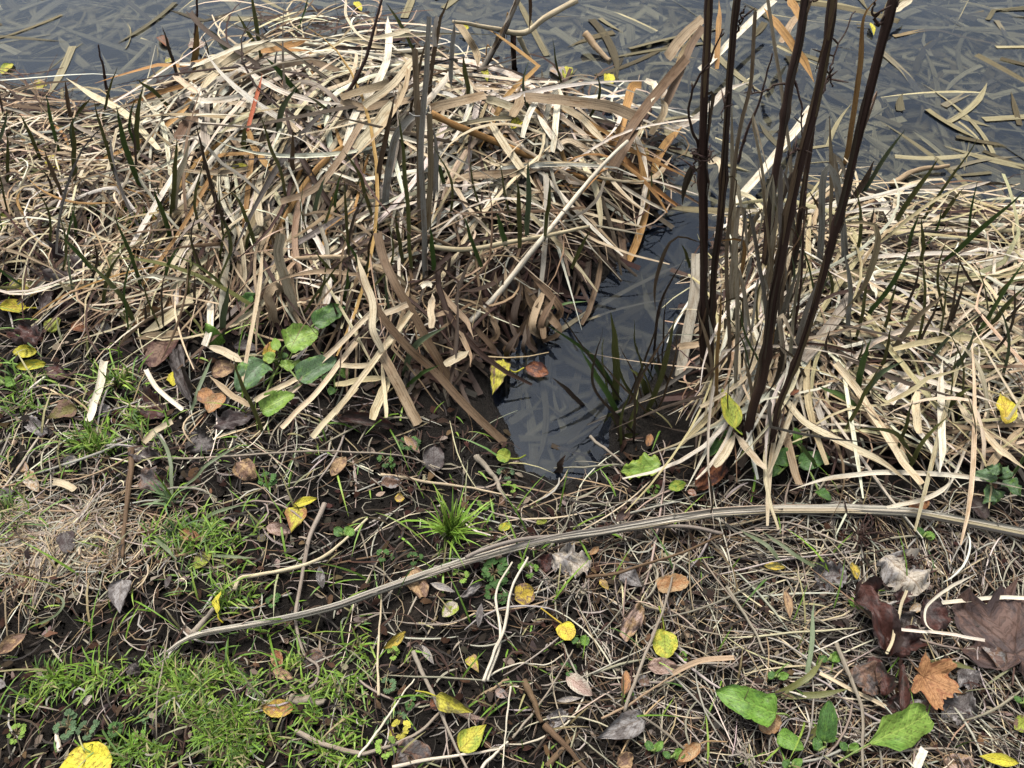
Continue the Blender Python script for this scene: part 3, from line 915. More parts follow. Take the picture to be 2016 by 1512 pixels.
GRASS.merge(grass_blades(pts, (40, 110), (2.0, 4.5), 1.15, GREENS + [(.28, .28, .16), (.3, .24, .12)]))

# ------------------------------------------------------------------ single things read off the photograph
def up_plane(px, py, base, lean=0.0):
    """points on the upright plane through a foot point, leaning away by `lean` metres per metre of height"""
    d = ray(px, py)
    t = (base[1] + lean * (CAM_H - base[2])) / (d[..., 1] - lean * d[..., 2])
    return d * t[..., None] + np.array([0, 0, CAM_H])


def trace(reg, pts, mode='g', dz=.03, lean=0.0, sink=.02):
    P = np.array([px_of(reg, *p) for p in pts])
    if mode == 'g':
        return hit(P[:, 0], P[:, 1], dz)
    b = hit(P[:1, 0], P[:1, 1], dz if np.isscalar(dz) else 0)[0]
    Q = up_plane(P[:, 0], P[:, 1], b, lean)
    Q[0, 2] -= sink
    return Q


# --- the tall dark dead stems
def dark_stem(reg, pts, w0, w1, lean, label, twigs=(), key='D', name='dead_plant_stalk', top=.35):
    P = trace(reg, pts, 'v', .01, lean)
    P = np.vstack([P, P[-1] + unit(P[-1] - P[-2]) * top])
    n = 46
    S = spline(P, n)
    S[:, :2] += np.stack([fbm(np.linspace(0, 3, n), np.full(n, P[0, 0] * 9), 2.0, 2), fbm(np.linspace(0, 3, n), np.full(n, P[0, 1] * 7), 2.0, 2)], 1) * .006
    wpx = np.linspace(w0, w1, n) * ZS * .92 * (1 + .10 * fbm(np.linspace(0, 14, n), np.full(n, P[0, 0] * 5), 1.0, 3))
    R = wpx * depth_of(S) / FPX / 2
    for k in (.22, .47, .72):
        R = R * (1 + .5 * np.exp(-((np.linspace(0, 1, n) - k) / .010) ** 2))
    sh = shade(key, .05)
    o = build(name, tube(S, R, sh, sides=14, ridge=.07, nr=5), M_BARK, origin=S[0])
    tag(o, label, 'stem')
    if w0 > 34:
        for k in (.22, .35, .47, .6, .72):                          # shrivelled leaves hanging from the nodes
            if rng.random() < .25: continue
            c0 = S[int(k * n)]; a = rng.uniform(0, 6.28); ll = rng.uniform(.06, .2)
            e1 = np.array([math.cos(a), math.sin(a), 0]) * ll * rng.uniform(.15, .4)
            Q = spline([c0, c0 + e1 + np.array([0, 0, ll * .12]), c0 + e1 * 1.3 - np.array([0, 0, ll * .5]), c0 + e1 * rng.uniform(.8, 1.6) - np.array([0, 0, ll])], 14)
            tq = np.linspace(0, 1, 14)
            build('dry_leaf', ribbon(Q, rng.uniform(.006, .016) * np.clip(np.sin(tq * 3.0 + .1), .1, 1), (math.sin(a), -math.cos(a), .3), shade(rng.choice(list('BTOBQ')), .2), np.linspace(0, rng.normal(0, 1.6), 14), .3), M_DRY, parent=o)
        for k in range(9):                                          # peeling bark and old leaf sheaths
            i0 = int(rng.integers(1, n - 14)); m_ = int(rng.integers(5, 13)); a = rng.uniform(-1.3, 1.3)
            Q = S[i0:i0 + m_] + np.stack([np.sin(a) * R[i0:i0 + m_], -np.cos(a) * R[i0:i0 + m_], 0 * R[i0:i0 + m_]], 1) * (1.02 + np.linspace(0, rng.uniform(0, .5), m_)[:, None])
            build('bark_strip', ribbon(Q, R[i0:i0 + m_] * rng.uniform(.5, 1.0) * np.clip(np.sin(np.linspace(.3, 3, m_)) * 1.5, .1, 1), (math.sin(a), -math.cos(a), 0), shade(rng.choice(list('BQQD')), .2), rng.normal(0, .3), .2), M_BARK, parent=o)
    for tw in twigs:
        Q = [np.array(px_of(tw[0], *p)) for p in tw[1]]
        Q = np.array(Q)
        Q3 = up_plane(Q[:, 0], Q[:, 1], P[0], lean)
        Q3[:, 1] += np.linspace(0, tw[3], len(Q3))
        q = spline(Q3, 18)
        q += rng.normal(0, .0015, q.shape)
        g = tube(q, px2m(q, tw[2] * ZS) / 2 * np.linspace(1.1, .55, 18), shade('D', .1), sides=6)
        # buds along the twig
        for j in rng.integers(3, 17, 4):
            e = q[j] + np.array([rng.normal(0, .012), rng.normal(0, .012), rng.uniform(.005, .02)])
            g.merge(tube(np.array([q[j], (q[j] + e) / 2, e]), [.0012, .0018, .0006], shade('D', .1), sides=5))
        build('side_twig', g, M_BARK, parent=o)
    return o, S, R


def node_tangle(o, c, r):
    g = Geo()
    for k in range(9):
        a = rng.uniform(0, 6.28, 6).cumsum() * .35
        p = c + np.stack([np.cos(a), np.sin(a), rng.normal(0, .5, 6)], 1) * r * rng.uniform(.6, 1.5, (6, 1))
        g.merge(tube(spline(p, 10), .0014, shade('D', .2), sides=5))
    build('node_tangle', g, M_BARK, parent=o)


o, S, R = dark_stem('C', [(213, 2230), (205, 2000), (200, 1490), (195, 900), (205, 500), (225, 0)], 50, 46, .10, 'dark brown upright stem nearest the channel with a curled vine round it',
                    [('C', [(170, 840), (135, 720), (108, 600), (118, 480), (150, 380), (190, 300), (235, 190), (270, 60)], 17, -.06),
                     ('C', [(165, 880), (130, 930), (140, 985), (110, 1000)], 12, -.03)])
node_tangle(o, S[np.argmin(np.abs(S[:, 2] - up_plane(*px_of('C', 190, 860), S[0], .1)[2]))], .016)
dark_stem('C', [(245, 2230), (250, 1850), (265, 1490), (290, 1300), (315, 1000), (345, 500), (365, 150), (385, 0)], 40, 36, .12, 'thin dark brown stem standing second from the channel',
          [('C', [(350, 480), (330, 520), (300, 580), (285, 640)], 10, -.03), ('C', [(375, 240), (410, 80), (420, 0)], 14, -.02)])
dark_stem('C', [(490, 1720), (505, 1600), (545, 1490), (590, 1100), (640, 800), (690, 450), (735, 250), (770, 0)], 50, 38, .25, 'dark stem with shaggy sheath behind the thickest stem',
          [('C', [(690, 470), (600, 510), (520, 560), (450, 580)], 14, .04), ('C', [(760, 60), (800, 20), (860, 10), (900, -60)], 16, .02), ('C', [(700, 420), (740, 560), (735, 700), (750, 830)], 13, -.05)])
o, S, R = dark_stem('C', [(440, 2530), (490, 2290), (545, 2140), (600, 1690), (640, 1490), (705, 1150), (770, 850), (830, 600), (890, 250), (925, 0)], 58, 50, .14, 'thickest dark brown stem, crossing in front of the others',
                    [('C', [(850, 610), (890, 540), (960, 450), (1000, 360), (1080, 280), (1140, 200)], 13, .08), ('C', [(930, 500), (910, 400), (920, 310)], 9, .02), ('C', [(770, 850), (700, 830), (650, 835)], 16, -.03)])
dark_stem('C', [(640, 1790), (660, 1640), (710, 1490), (750, 1200), (800, 880), (815, 760)], 40, 30, .05, 'short dark stem close behind the thickest stem', top=.02)
dark_stem('C', [(580, 2580), (625, 2320), (680, 2180), (750, 1990), (830, 1720), (890, 1490), (985, 1150), (1040, 900), (1110, 600), (1190, 250), (1260, 0)], 36, 58, .10, 'dark brown stem leaning rightmost with a forked top',
          [('C', [(1240, 90), (1180, 120), (1140, 60), (1120, -40)], 20, -.03), ('C', [(1235, 200), (1270, 120), (1330, 40)], 14, .02)])
dark_stem('F', [(640, 740), (660, 640), (690, 560), (740, 260), (760, 0), (775, -300)], 20, 10, .1, 'thin black stalk between the two right dark stems', name='thin_dark_stalk', top=.02)
dark_stem('C', [(400, 900), (440, 770), (520, 570), (550, 450), (585, 320)], 20, 9, .2, 'thin dark twig rising between the dark stems with short buds', name='thin_dark_stalk', top=.01)
dark_stem('B', [(760, 530), (850, 370), (940, 200), (1010, 60), (1060, -60)], 40, 26, .5, 'grey purple stalk rising behind the tied reed bundle', key='G', name='thin_dark_stalk', top=.1)
dark_stem('A', [(1850, 730), (1900, 600), (1990, 500), (2080, 330), (2140, 100)], 30, 14, .3, 'dark twig lying up the mound beside pale blades', name='thin_dark_stalk', top=.05)
dark_stem('A', [(610, 560), (590, 430), (570, 320), (558, 255)], 22, 8, .2, 'single black shoot standing in the clear grey water', name='thin_dark_stalk', top=.0)
dark_stem('A', [(1100, 260), (1110, 120), (1118, 0)], 16, 12, .2, 'black shoot standing in water at the mound corner', name='thin_dark_stalk', top=.1)


# a withered hanging leaf
def single_ribbon(kind, reg, wz, key, pts, mode='g', dz=.03, lean=0., label=None, mat=None, fold=.16, roll=0., taper='tip', n=None, noun=None):
    if mode == 'g' and kind == 'dry_reed': dz = np.asarray(dz) + dict(A=.025, B=.03, F=.02, C=.01).get(reg, 0)
    P = trace(reg, pts, mode, dz, lean)
    n = n or max(12, 5 * len(pts))
    S = spline(P, n)
    s = np.linspace(0, 1, n)
    prof = {'tip': np.clip((1 - s) * 3.2, .05, 1) * np.clip(.7 + s * 3, 0, 1), 'both': np.clip((1 - s) * 4, .06, 1) * np.clip(s * 5, .1, 1), 'none': np.ones(n), 'shoot': np.clip((1 - s) * 2.6, .03, 1) ** .8 * np.clip(.8 + s, 0, 1)}[taper]
    Wd = px2m(S, wz * ZS) * prof
    tocam = unit(np.array([0, 0, CAM_H]) - S)
    N0 = tocam if mode == 'v' else unit(tocam + np.array([0, 0, .6]))
    wob = roll + rng.normal(0, .25) * (s - .5) * 2 + .25 * fbm(s * 4, np.full(n, rng.random() * 50), 1.0, 2)
    S = S + (np.stack([fbm(s * 5, np.full(n, rng.random() * 40), 1.0, 2), s * 0, fbm(s * 5, np.full(n, rng.random() * 40), 1.0, 2)], 1)) * .004
    g = ribbon(S, Wd, N0, shade(key, .1), wob, fold)
    pool(kind, wz * ZS * 300, g, mat or M_DRY, S, key, wz * ZS, label, must=True)


R_ = 'dry_reed'


def SRB(kind, reg, wz, key, pts, *a, **k):
    if kind == 'upright_reed_stalk':
        wz = wz * .72
        if key == 'G': key = 'S'
    single_ribbon(kind, reg, wz, key, pts, *a, **k)

# dry leaves hanging and folded among the dark stems
for px, py in sample_poly([(1375, 600), (1440, 470), (1690, 440), (1650, 700), (1600, 880), (1400, 860)], 34):
    hgt = rng.uniform(90, 380); lx = rng.normal(0, 35); dr = rng.uniform(40, 170) * (rng.random() < .6)
    q = [(px, py), (px + lx * .4, py - hgt * .5), (px + lx, py - hgt)]
    if dr: q.append((px + lx + rng.choice([-1, 1]) * rng.uniform(15, 50), py - hgt + dr))
    SRB('dry_reed', 'A', rng.uniform(14, 34), rng.choice(list('PWTTOGP')), [(x / ZS, y / ZS) for x, y in q], 'v', .03, rng.normal(.05, .12), taper='both', roll=rng.normal(0, .7), fold=rng.uniform(.1, .35))
# --- on and over the mound
SRB(R_, 'B', 60, 'T', [(1080, 555), (1300, 570), (1500, 595), (1600, 620), (1700, 660)], dz=.12, label='broad tan reed blade lying level over the mound, cut square at one end', taper='none', fold=.1)
SRB(R_, 'B', 56, 'T', [(540, 615), (720, 570), (850, 540)], dz=.12, label='broad pinkish tan blade stub right of the tied bundle', taper='none', fold=.1)
SRB(R_, 'B', 46, 'T', [(310, 470), (160, 515), (35, 560)], dz=.12, taper='none', label='upper arm of the folded tan blade left of the tied bundle')
SRB(R_, 'B', 46, 'T', [(35, 565), (160, 608), (300, 590), (430, 570)], dz=.11, taper='none', label='lower arm of the folded tan blade left of the tied bundle')
SRB(R_, 'B', 42, 'P', [(160, 600), (330, 480), (440, 340)], dz=.13, taper='none')
SRB(R_, 'B', 44, 'P', [(880, 700), (1000, 880), (1140, 1060)], dz=.10)
SRB(R_, 'B', 36, 'W', [(1230, 860), (1250, 700), (1270, 490)], dz=.10, taper='none', label='white upright blade crossing the broad tan blade')
SRB(R_, 'B', 34, 'W', [(1060, 780), (1080, 700), (1140, 570), (1215, 450)], dz=.10)
SRB(R_, 'B', 34, 'W', [(1290, 850), (1220, 760), (1140, 640)], dz=.09)
SRB(R_, 'B', 46, 'T', [(690, 1030), (760, 1000), (1000, 980), (1180, 960)], dz=.08)
SRB(R_, 'B', 40, 'T', [(690, 130), (750, 210), (800, 300), (812, 380)], dz=[.2, .17, .12, .09])
SRB(R_, 'B', 34, 'P', [(420, 170), (260, 215), (130, 190)], dz=.16)
SRB(R_, 'B', 16, 'P', [(60, 0), (70, 110), (180, 230), (400, 250)], dz=.15)
SRB(R_, 'B', 60, 'P', [(120, 850), (220, 720), (330, 590)], dz=.11, taper='none')
SRB(R_, 'B', 40, 'W', [(60, 830), (130, 610), (240, 460), (300, 300), (300, 90)], dz=.10)
SRB(R_, 'B', 50, 'T', [(1000, 660), (1040, 590), (1070, 530)], dz=.10)
SRB(R_, 'B', 44, 'P', [(860, 560), (960, 590), (1060, 640)], dz=.08)
SRB(R_, 'B', 38, 'P', [(1250, 590), (1400, 680), (1560, 840)], dz=.08)
SRB(R_, 'B', 34, 'P', [(1200, 870), (1330, 800), (1480, 900), (1560, 960)], dz=.07)
SRB(R_, 'B', 36, 'T', [(540, 980), (1000, 930), (1300, 1010), (1540, 1060)], dz=.05)
SRB(R_, 'B', 36, 'T', [(1540, 980), (1700, 1040), (1830, 990), (1915, 880)], dz=.04, label='cupped tan blade curving up at the water edge of the mound', roll=.5)
SRB(R_, 'A', 36, 'T', [(1590, 1150), (1800, 1060), (1940, 880), (2060, 690)], dz=[.1, .12, .14, .16], label='orange tan blade arching over pale blades on the mound face', taper='none')
SRB(R_, 'A', 34, 'W', [(1380, 545), (1180, 575), (1060, 548)], dz=.12, label='white blade with a pointed end near the mound corner')
SRB(R_, 'A', 40, 'P', [(900, 850), (700, 640), (520, 540), (370, 440)], dz=.07, label='long straight tan blade lying down the left bank')
SRB(R_, 'A', 50, 'G', [(1170, 830), (1165, 700), (1185, 560)], dz=.10)
SRB(R_, 'A', 34, 'P', [(1185, 760), (1220, 640), (1245, 560)], dz=.10)
SRB(R_, 'A', 50, 'B', [(1000, 790), (1070, 690), (1170, 600)], dz=.09)
SRB(R_, 'A', 36, 'P', [(1120, 530), (1040, 470), (980, 430)], dz=.10)
SRB(R_, 'A', 44, 'P', [(1070, 450), (1250, 340), (1430, 220)], dz=.10)
SRB(R_, 'A', 44, 'P', [(1150, 500), (1300, 350), (1450, 270), (1700, 230)], dz=.11)
SRB(R_, 'A', 40, 'O', [(1480, 300), (1600, 270), (1760, 215)], dz=.10)
SRB(R_, 'A', 30, 'W', [(1360, 380), (1600, 520), (1880, 590), (2016, 560)], dz=.10)
SRB(R_, 'A', 34, 'P', [(1300, 580), (1540, 640), (1700, 760), (1800, 900)], dz=.09)
SRB(R_, 'A', 22, 'R', [(1405, 745), (1430, 640), (1490, 420)], dz=.13, label='thin red stalk standing out of the pale mound', fold=.3)
SRB(R_, 'A', 34, 'O', [(1410, 740), (1450, 850), (1530, 950), (1600, 1020)], dz=.09)
SRB(R_, 'A', 34, 'O', [(1060, 450), (1110, 290), (1122, 130)], 'v', .03, .1, label='brown upright blade standing at the water by the mound corner')
SRB(R_, 'A', 34, 'P', [(960, 1320), (1000, 1080), (1060, 870), (1080, 760)], 'v', .02, .3, taper='tip')
SRB(R_, 'A', 44, 'P', [(1475, 1280), (1460, 1130), (1480, 1000), (1510, 970)], dz=.08, label='hooked pale blade folded over in front of the mound')
# --- the tied bundle of upright stalks
SRB('upright_reed_stalk', 'B', 44, 'G', [(500, 1650), (505, 1300), (490, 900), (500, 650), (520, 350), (545, 90)], 'v', .0, .05, 'main grey tan stalk of the tied bundle, cut at the top', fold=.35, taper='none')
SRB('upright_reed_stalk', 'B', 50, 'T', [(480, 1400), (480, 1000), (470, 650), (465, 450), (460, 270)], 'v', .0, .03, 'stout tan stalk of the bundle with a pale broken top', fold=.35, taper='none')
SRB('upright_reed_stalk', 'B', 56, 'G', [(275, 1330), (285, 1130), (310, 930), (340, 790), (400, 700), (470, 640)], 'v', .0, .05, 'grey brown stalk bending into the tied bundle', fold=.3, taper='none')
SRB('upright_reed_stalk', 'B', 24, 'B', [(420, 640), (440, 560), (465, 440), (500, 280), (520, 200)], 'v', .08, .05, 'thin dark stalk in front of the tied bundle')
SRB('upright_reed_stalk', 'B', 36, 'W', [(560, 220), (565, 170), (575, 90)], 'v', .3, .0, 'short white cut stub at the bundle top', taper='none')
SRB('upright_reed_stalk', 'B', 36, 'G', [(655, 470), (655, 390), (662, 260), (680, 110)], 'v', .1, .1, 'grey upright blade right of the bundle top', taper='both')
SRB('upright_reed_stalk', 'B', 34, 'B', [(535, 560), (545, 400), (590, 130), (620, 60), (655, -40)], 'v', .08, .1, 'dark brown stalk slanting over the bundle top')
SRB('upright_reed_stalk', 'B', 42, 'G', [(560, 1300), (570, 1100), (575, 900), (560, 700)], 'v', .0, .05, 'grey blade along the lower bundle', taper='both')
SRB('upright_reed_stalk', 'B', 40, 'B', [(205, 1210), (250, 960), (290, 760), (345, 500)], 'v', .02, .15, 'dark brown narrow blade left of the bundle')
SRB('upright_reed_stalk', 'B', 46, 'T', [(520, 1480), (530, 1200), (540, 900), (535, 640)], 'v', .0, .03, 'tan stalk behind the lower bundle', taper='none', fold=.3)
SRB('upright_reed_stalk', 'C', 30, 'T', [(345, 2200), (345, 1950), (330, 1480), (345, 1200), (370, 950), (410, 700), (470, 450), (500, 60)], 'v', .0, .15, 'tan upright stalk between the dark stems', fold=.35, taper='none')
SRB('upright_reed_stalk', 'C', 26, 'P', [(702, 1560), (692, 1000), (660, 650), (610, 330), (560, 0)], 'v', .0, .25, 'pale thin stalk crossing the thickest dark stem', fold=.35, taper='none')
SRB('upright_reed_stalk', 'C', 40, 'O', [(1000, 930), (1020, 850), (1060, 560), (1090, 350), (1110, 100), (1180, 0), (1230, -60)], 'v', .0, .15, 'long orange tan blade standing before the leaning dark stem')
SRB('upright_reed_stalk', 'C', 50, 'G', [(1010, 1560), (1000, 1400), (960, 1060), (930, 960), (905, 945), (880, 1020), (868, 1200), (862, 1480)], 'v', .02, .05, 'grey blade folded over at its top like a hairpin', taper='none')
SRB('upright_reed_stalk', 'F', 34, 'G', [(1010, 560), (1020, 400), (1030, 200), (1000, 0), (980, -80)], 'v', .02, .1, 'grey narrow blade standing right of the leaning dark stem')
SRB('upright_reed_stalk', 'F', 60, 'T', [(740, 1310), (690, 1130), (640, 950)], 'g', .05, 0, 'wide flat tan blade slanting down at the dark stem feet', taper='none', fold=.06)
SRB('upright_reed_stalk', 'F', 50, 'G', [(890, 1010), (850, 900), (820, 780), (800, 690)], 'g', .07, 0, 'grey split blade right of the dark stem feet', taper='none', fold=.3)
SRB('upright_reed_stalk', 'F', 42, 'T', [(660, 905), (590, 760), (545, 600), (520, 500)], 'g', .09, 0, 'brown stalk with a white node at the dark stem feet', taper='none', fold=.3)
SRB('upright_reed_stalk', 'F', 34, 'W', [(520, 500), (470, 390), (390, 310), (320, 250)], 'g', .14, 0, 'white blade pointing up left from the white node', fold=.2)
SRB('upright_reed_stalk', 'F', 34, 'P', [(180, 870), (400, 740), (500, 600), (560, 400), (640, 150), (690, -20)], 'g', .12, 0, 'long bowed stalk sweeping up between the dark stems', taper='none', fold=.35)
SRB(R_, 'C', 44, 'W', [(360, 1170), (500, 1010), (620, 860), (720, 740), (810, 610)], dz=.05, label='broad white blade slanting over the water behind the dark stems', taper='none')
SRB(R_, 'C', 36, 'W', [(0, 725), (130, 690), (250, 590), (330, 510), (460, 465)], dz=[.03, .06, .1, .12, .12], label='arched white blade reaching the second dark stem')
SRB(R_, 'C', 36, 'W', [(180, 400), (330, 260), (500, 90), (600, 0)], dz=.08, label='straight white blade slanting up behind the first dark stem', taper='none')
SRB(R_, 'C', 40, 'P', [(1270, 70), (1330, 30), (1390, -20)], dz=.05)
SRB(R_, 'C', 44, 'O', [(540, 50), (660, 200), (760, 340), (825, 465)], dz=[.22, .18, .13, .09], label='orange blade hanging down across the back dark stem', taper='both')
SRB(R_, 'C', 40, 'T', [(640, 240), (700, 130), (760, 60)], dz=.1)
SRB(R_, 'C', 44, 'O', [(690, -10), (720, 60), (745, 130)], dz=.2)
SRB(R_, 'C', 30, 'O', [(275, 390), (285, 200), (290, 0)], dz=[.06, .12, .18])
SRB(R_, 'C', 60, 'T', [(-10, 330), (90, 200), (200, 110)], dz=[.12, .16, .2], taper='none')
SRB(R_, 'C', 44, 'B', [(-20, 600), (60, 430), (130, 260), (200, 150)], dz=[.12, .16, .19, .22], taper='none')
SRB(R_, 'C', 46, 'T', [(40, 470), (80, 320), (130, 200)], dz=[.12, .16, .2])
SRB(R_, 'C', 40, 'W', [(1290, 1290), (1200, 1130), (1110, 1088)], dz=.07, label='white tapering blade at the corner of the right bank')
SRB(R_, 'C', 26, 'P', [(370, 1080), (470, 1120), (540, 1200), (620, 1320)], dz=.06)
SRB(R_, 'C', 60, 'P', [(440, 1340), (390, 1280), (360, 1230)], dz=.1, taper='none')
SRB(R_, 'C', 40, 'P', [(220, 920), (280, 910), (300, 960), (290, 1010)], dz=.05)
# --- brown blades bent down into the channel
SRB('hanging_brown_reed', 'B', 56, 'B', [(1540, 1080), (1600, 880), (1720, 660), (1850, 500), (1990, 330)], dz=[.03, .1, .16, .18, .2], label='broad brown blade leaning out over the channel', taper='none')
SRB('hanging_brown_reed', 'B', 44, 'O', [(1660, 1490), (1740, 1280), (1762, 1150), (1740, 960), (1700, 790)], dz=[.01, .03, .05, .09, .12], label='curved rust blade hanging into the channel')
SRB('hanging_brown_reed', 'B', 40, 'B', [(1640, 1490), (1620, 1300), (1600, 1100), (1620, 920)], dz=[.01, .03, .06, .1], label='straight brown blade hanging into the channel', taper='none')
SRB('hanging_brown_reed', 'B', 40, 'Q', [(1560, 1500), (1530, 1300), (1500, 1050)], dz=[.01, .03, .06], label='dark brown blade hanging left of the rust blade', taper='none')
SRB('hanging_brown_reed', 'B', 48, 'O', [(1590, 830), (1630, 700), (1680, 500), (1740, 480)], dz=[.06, .1, .14, .14], label='orange brown blade standing at the mound end', taper='none')
SRB('hanging_brown_reed', 'B', 46, 'O', [(1800, 980), (1850, 850), (1965, 715)], dz=[.03, .05, .06], label='rust blade pointing over the channel water')
SRB('hanging_brown_reed', 'B', 36, 'W', [(1760, 455), (1815, 490), (1795, 580)], dz=.16, label='white curled blade tip at the mound end')
SRB('hanging_brown_reed', 'B', 40, 'T', [(1790, 760), (1870, 630), (1840, 550)], dz=[.06, .12, .15], label='tan folded blade end beside the white curled tip')
SRB('hanging_brown_reed', 'B', 60, 'B', [(1570, 960), (1660, 800), (1740, 640)], dz=[.1, .13, .15], label='brown streaked blade across the mound end', taper='none')
SRB('hanging_brown_reed', 'B', 30, 'B', [(1440, 1290), (1500, 1500)], dz=[.06, .0])
SRB('hanging_brown_reed', 'E', 30, 'B', [(1400, 400), (1470, 230), (1500, 80), (1490, -60)], dz=[.005, .03, .06, .1])
SRB('hanging_brown_reed', 'E', 42, 'B', [(1260, 420), (1150, 290), (1040, 160), (990, 90)], dz=.06)
SRB('hanging_brown_reed', 'E', 36, 'B', [(1190, 480), (1160, 380), (1100, 250), (1040, 160)], dz=.05)
for k in range(26):
    x = rng.uniform(820, 1200); y = rng.uniform(300, 640)
    SRB('hanging_brown_reed', 'E', rng.uniform(22, 44), rng.choice(list('BQBTQ')), [(x, y), (x + rng.normal(0, 40), y - rng.uniform(60, 130)), (x + rng.normal(0, 80), y - rng.uniform(160, 300))], dz=[.004, rng.uniform(.03, .07), rng.uniform(.05, .1)])
# --- the front of the mound
SRB(R_, 'E', 50, 'B', [(650, 720), (560, 560), (430, 330), (330, 150), (270, 0), (240, -120)], dz=[.02, .08, .13, .16, .18, .2], label='broad brown blade slanting down from the tied bundle', taper='none')
SRB(R_, 'E', 46, 'B', [(960, 1070), (830, 950), (700, 820), (550, 660), (400, 520), (230, 300), (140, 100)], dz=[.01, .03, .05, .08, .12, .16, .18], label='long brown blade slanting down to the dark mud', taper='none')
SRB(R_, 'E', 60, 'T', [(475, 970), (400, 820), (330, 700), (250, 560)], dz=[.015, .04, .07, .1], label='straight tan stalk with a square cut foot on the mud', taper='none', fold=.3)
SRB(R_, 'E', 34, 'P', [(-10, 935), (60, 830), (140, 720), (300, 500), (430, 330)], dz=[.03, .06, .08, .12, .14], label='pale jointed stalk rising from the mud to the bundle', taper='none', fold=.3)
SRB(R_, 'E', 32, 'P', [(-300, 830), (-150, 680), (0, 540), (120, 420), (210, 330)], dz=[.03, .05, .08, .1, .12], label='pale stalk slanting up above the dock plant', taper='none', fold=.3)
SRB(R_, 'E', 36, 'P', [(190, 370), (300, 330), (405, 288)], dz=.14, taper='none', label='short pale blade bridging two slanting stalks')
SRB(R_, 'E', 40, 'P', [(265, 550), (215, 420), (205, 250), (150, 110), (120, 0)], dz=[.12, .15, .17, .19, .2])
SRB(R_, 'E', 46, 'P', [(620, 630), (690, 590), (760, 550)], dz=.08)
SRB(R_, 'E', 30, 'T', [(560, 350), (640, 340), (700, 420), (760, 560), (770, 640)], dz=.08, label='thin tan blade arched like a hoop under the bundle')
SRB(R_, 'E', 36, 'T', [(570, 180), (650, 280), (740, 380), (780, 480)], dz=.09)
SRB(R_, 'E', 40, 'P', [(550, 420), (545, 330), (550, 220)], dz=.1)
SRB(R_, 'E', 34, 'W', [(490, 200), (520, 170), (550, 190)], dz=.13, label='small white torn scrap on the lower bundle', taper='both')
SRB(R_, 'E', 50, 'P', [(210, 940), (260, 820), (310, 690)], dz=.05)
SRB(R_, 'E', 24, 'P', [(290, 930), (275, 740), (260, 600)], dz=.06)
SRB(R_, 'E', 34, 'Y', [(0, 745), (150, 715), (320, 700)], dz=.05)
SRB(R_, 'E', 30, 'P', [(20, 630), (150, 635), (260, 600)], dz=.07)
SRB(R_, 'D', 54, 'P', [(1690, 400), (1650, 250), (1610, 120), (1580, 10), (1590, -120)], 'v', .01, .1, label='upright pale blade standing behind the dock plant', taper='none', fold=.2)
SRB(R_, 'D', 50, 'T', [(1560, 412), (1545, 330), (1520, 240), (1560, 182), (1590, 230)], dz=[.03, .08, .12, .14, .1], label='curled tan blade looped over left of the upright blade', taper='none')
SRB(R_, 'D', 54, 'P', [(800, 450), (900, 400), (1000, 330), (1100, 245), (1180, 190)], dz=.06, label='broad pale blade curving up from the square brown leaf', taper='both')
SRB(R_, 'D', 42, 'T', [(1050, 450), (900, 462), (770, 480)], dz=.04, label='tan flat blade lying above the square brown leaf', taper='both')
SRB(R_, 'D', 36, 'W', [(1155, 520), (1190, 420), (1195, 300), (1190, 185)], dz=.06, label='white upright straw left of the grey green blade', taper='none')
SRB(R_, 'D', 46, 'P', [(645, 175), (655, 90), (640, -30)], dz=.06, taper='none')
SRB(R_, 'D', 40, 'W', [(1005, 310), (985, 190)], dz=.05, taper='none')
SRB(R_, 'D', 32, 'P', [(600, 232), (680, 236), (740, 232)], dz=.04)
SRB(R_, 'D', 32, 'P', [(590, 322), (660, 335), (730, 352)], dz=.04)
SRB(R_, 'D', 46, 'P', [(1380, 620), (1280, 560), (1160, 520)], dz=.05, label='cream blade pointing at the tall dock leaf', taper='both')
SRB(R_, 'D', 34, 'T', [(1420, 860), (1300, 790), (1190, 690)], dz=.04)
SRB('pale_root_straw', 'D', 40, 'W', [(512, 950), (530, 860), (560, 770), (575, 690), (592, 610)], dz=.03, label='thick white straw standing out on the grassy bank', taper='none', fold=.3, mat=M_STRAW)
SRB('pale_root_straw', 'D', 26, 'W', [(1040, 880), (960, 822), (870, 742), (830, 655)], dz=.03, label='curved white straw below the square brown leaf', taper='none', fold=.3, mat=M_STRAW)
SRB('pale_root_straw', 'D', 34, 'P', [(820, 1070), (890, 1000), (980, 950)], dz=.02, label='pale split straw above the long dark twig', taper='none', fold=.3, mat=M_STRAW)
SRB('pale_root_straw', 'D', 40, 'P', [(300, 1290), (370, 1310), (425, 1340)], dz=.02, label='pale flat chip on the tan thatch', taper='none', mat=M_STRAW)
SRB('pale_root_straw', 'D', 30, 'P', [(1440, 835), (1560, 770), (1680, 710)], dz=.05, label='pale straw passing under the broad dock leaf', taper='none', fold=.3, mat=M_STRAW)
SRB('pale_root_straw', 'D', 34, 'P', [(1770, 1045), (1880, 920), (2020, 760)], dz=.04, label='jointed pale straw below the dock plant', taper='none', fold=.3, mat=M_STRAW)
SRB('pale_root_straw', 'D', 30, 'P', [(1590, 990), (1700, 880), (1790, 790), (1900, 650), (2020, 500)], dz=.06, label='long pale straw passing over the dock plant', taper='none', fold=.3, mat=M_STRAW)
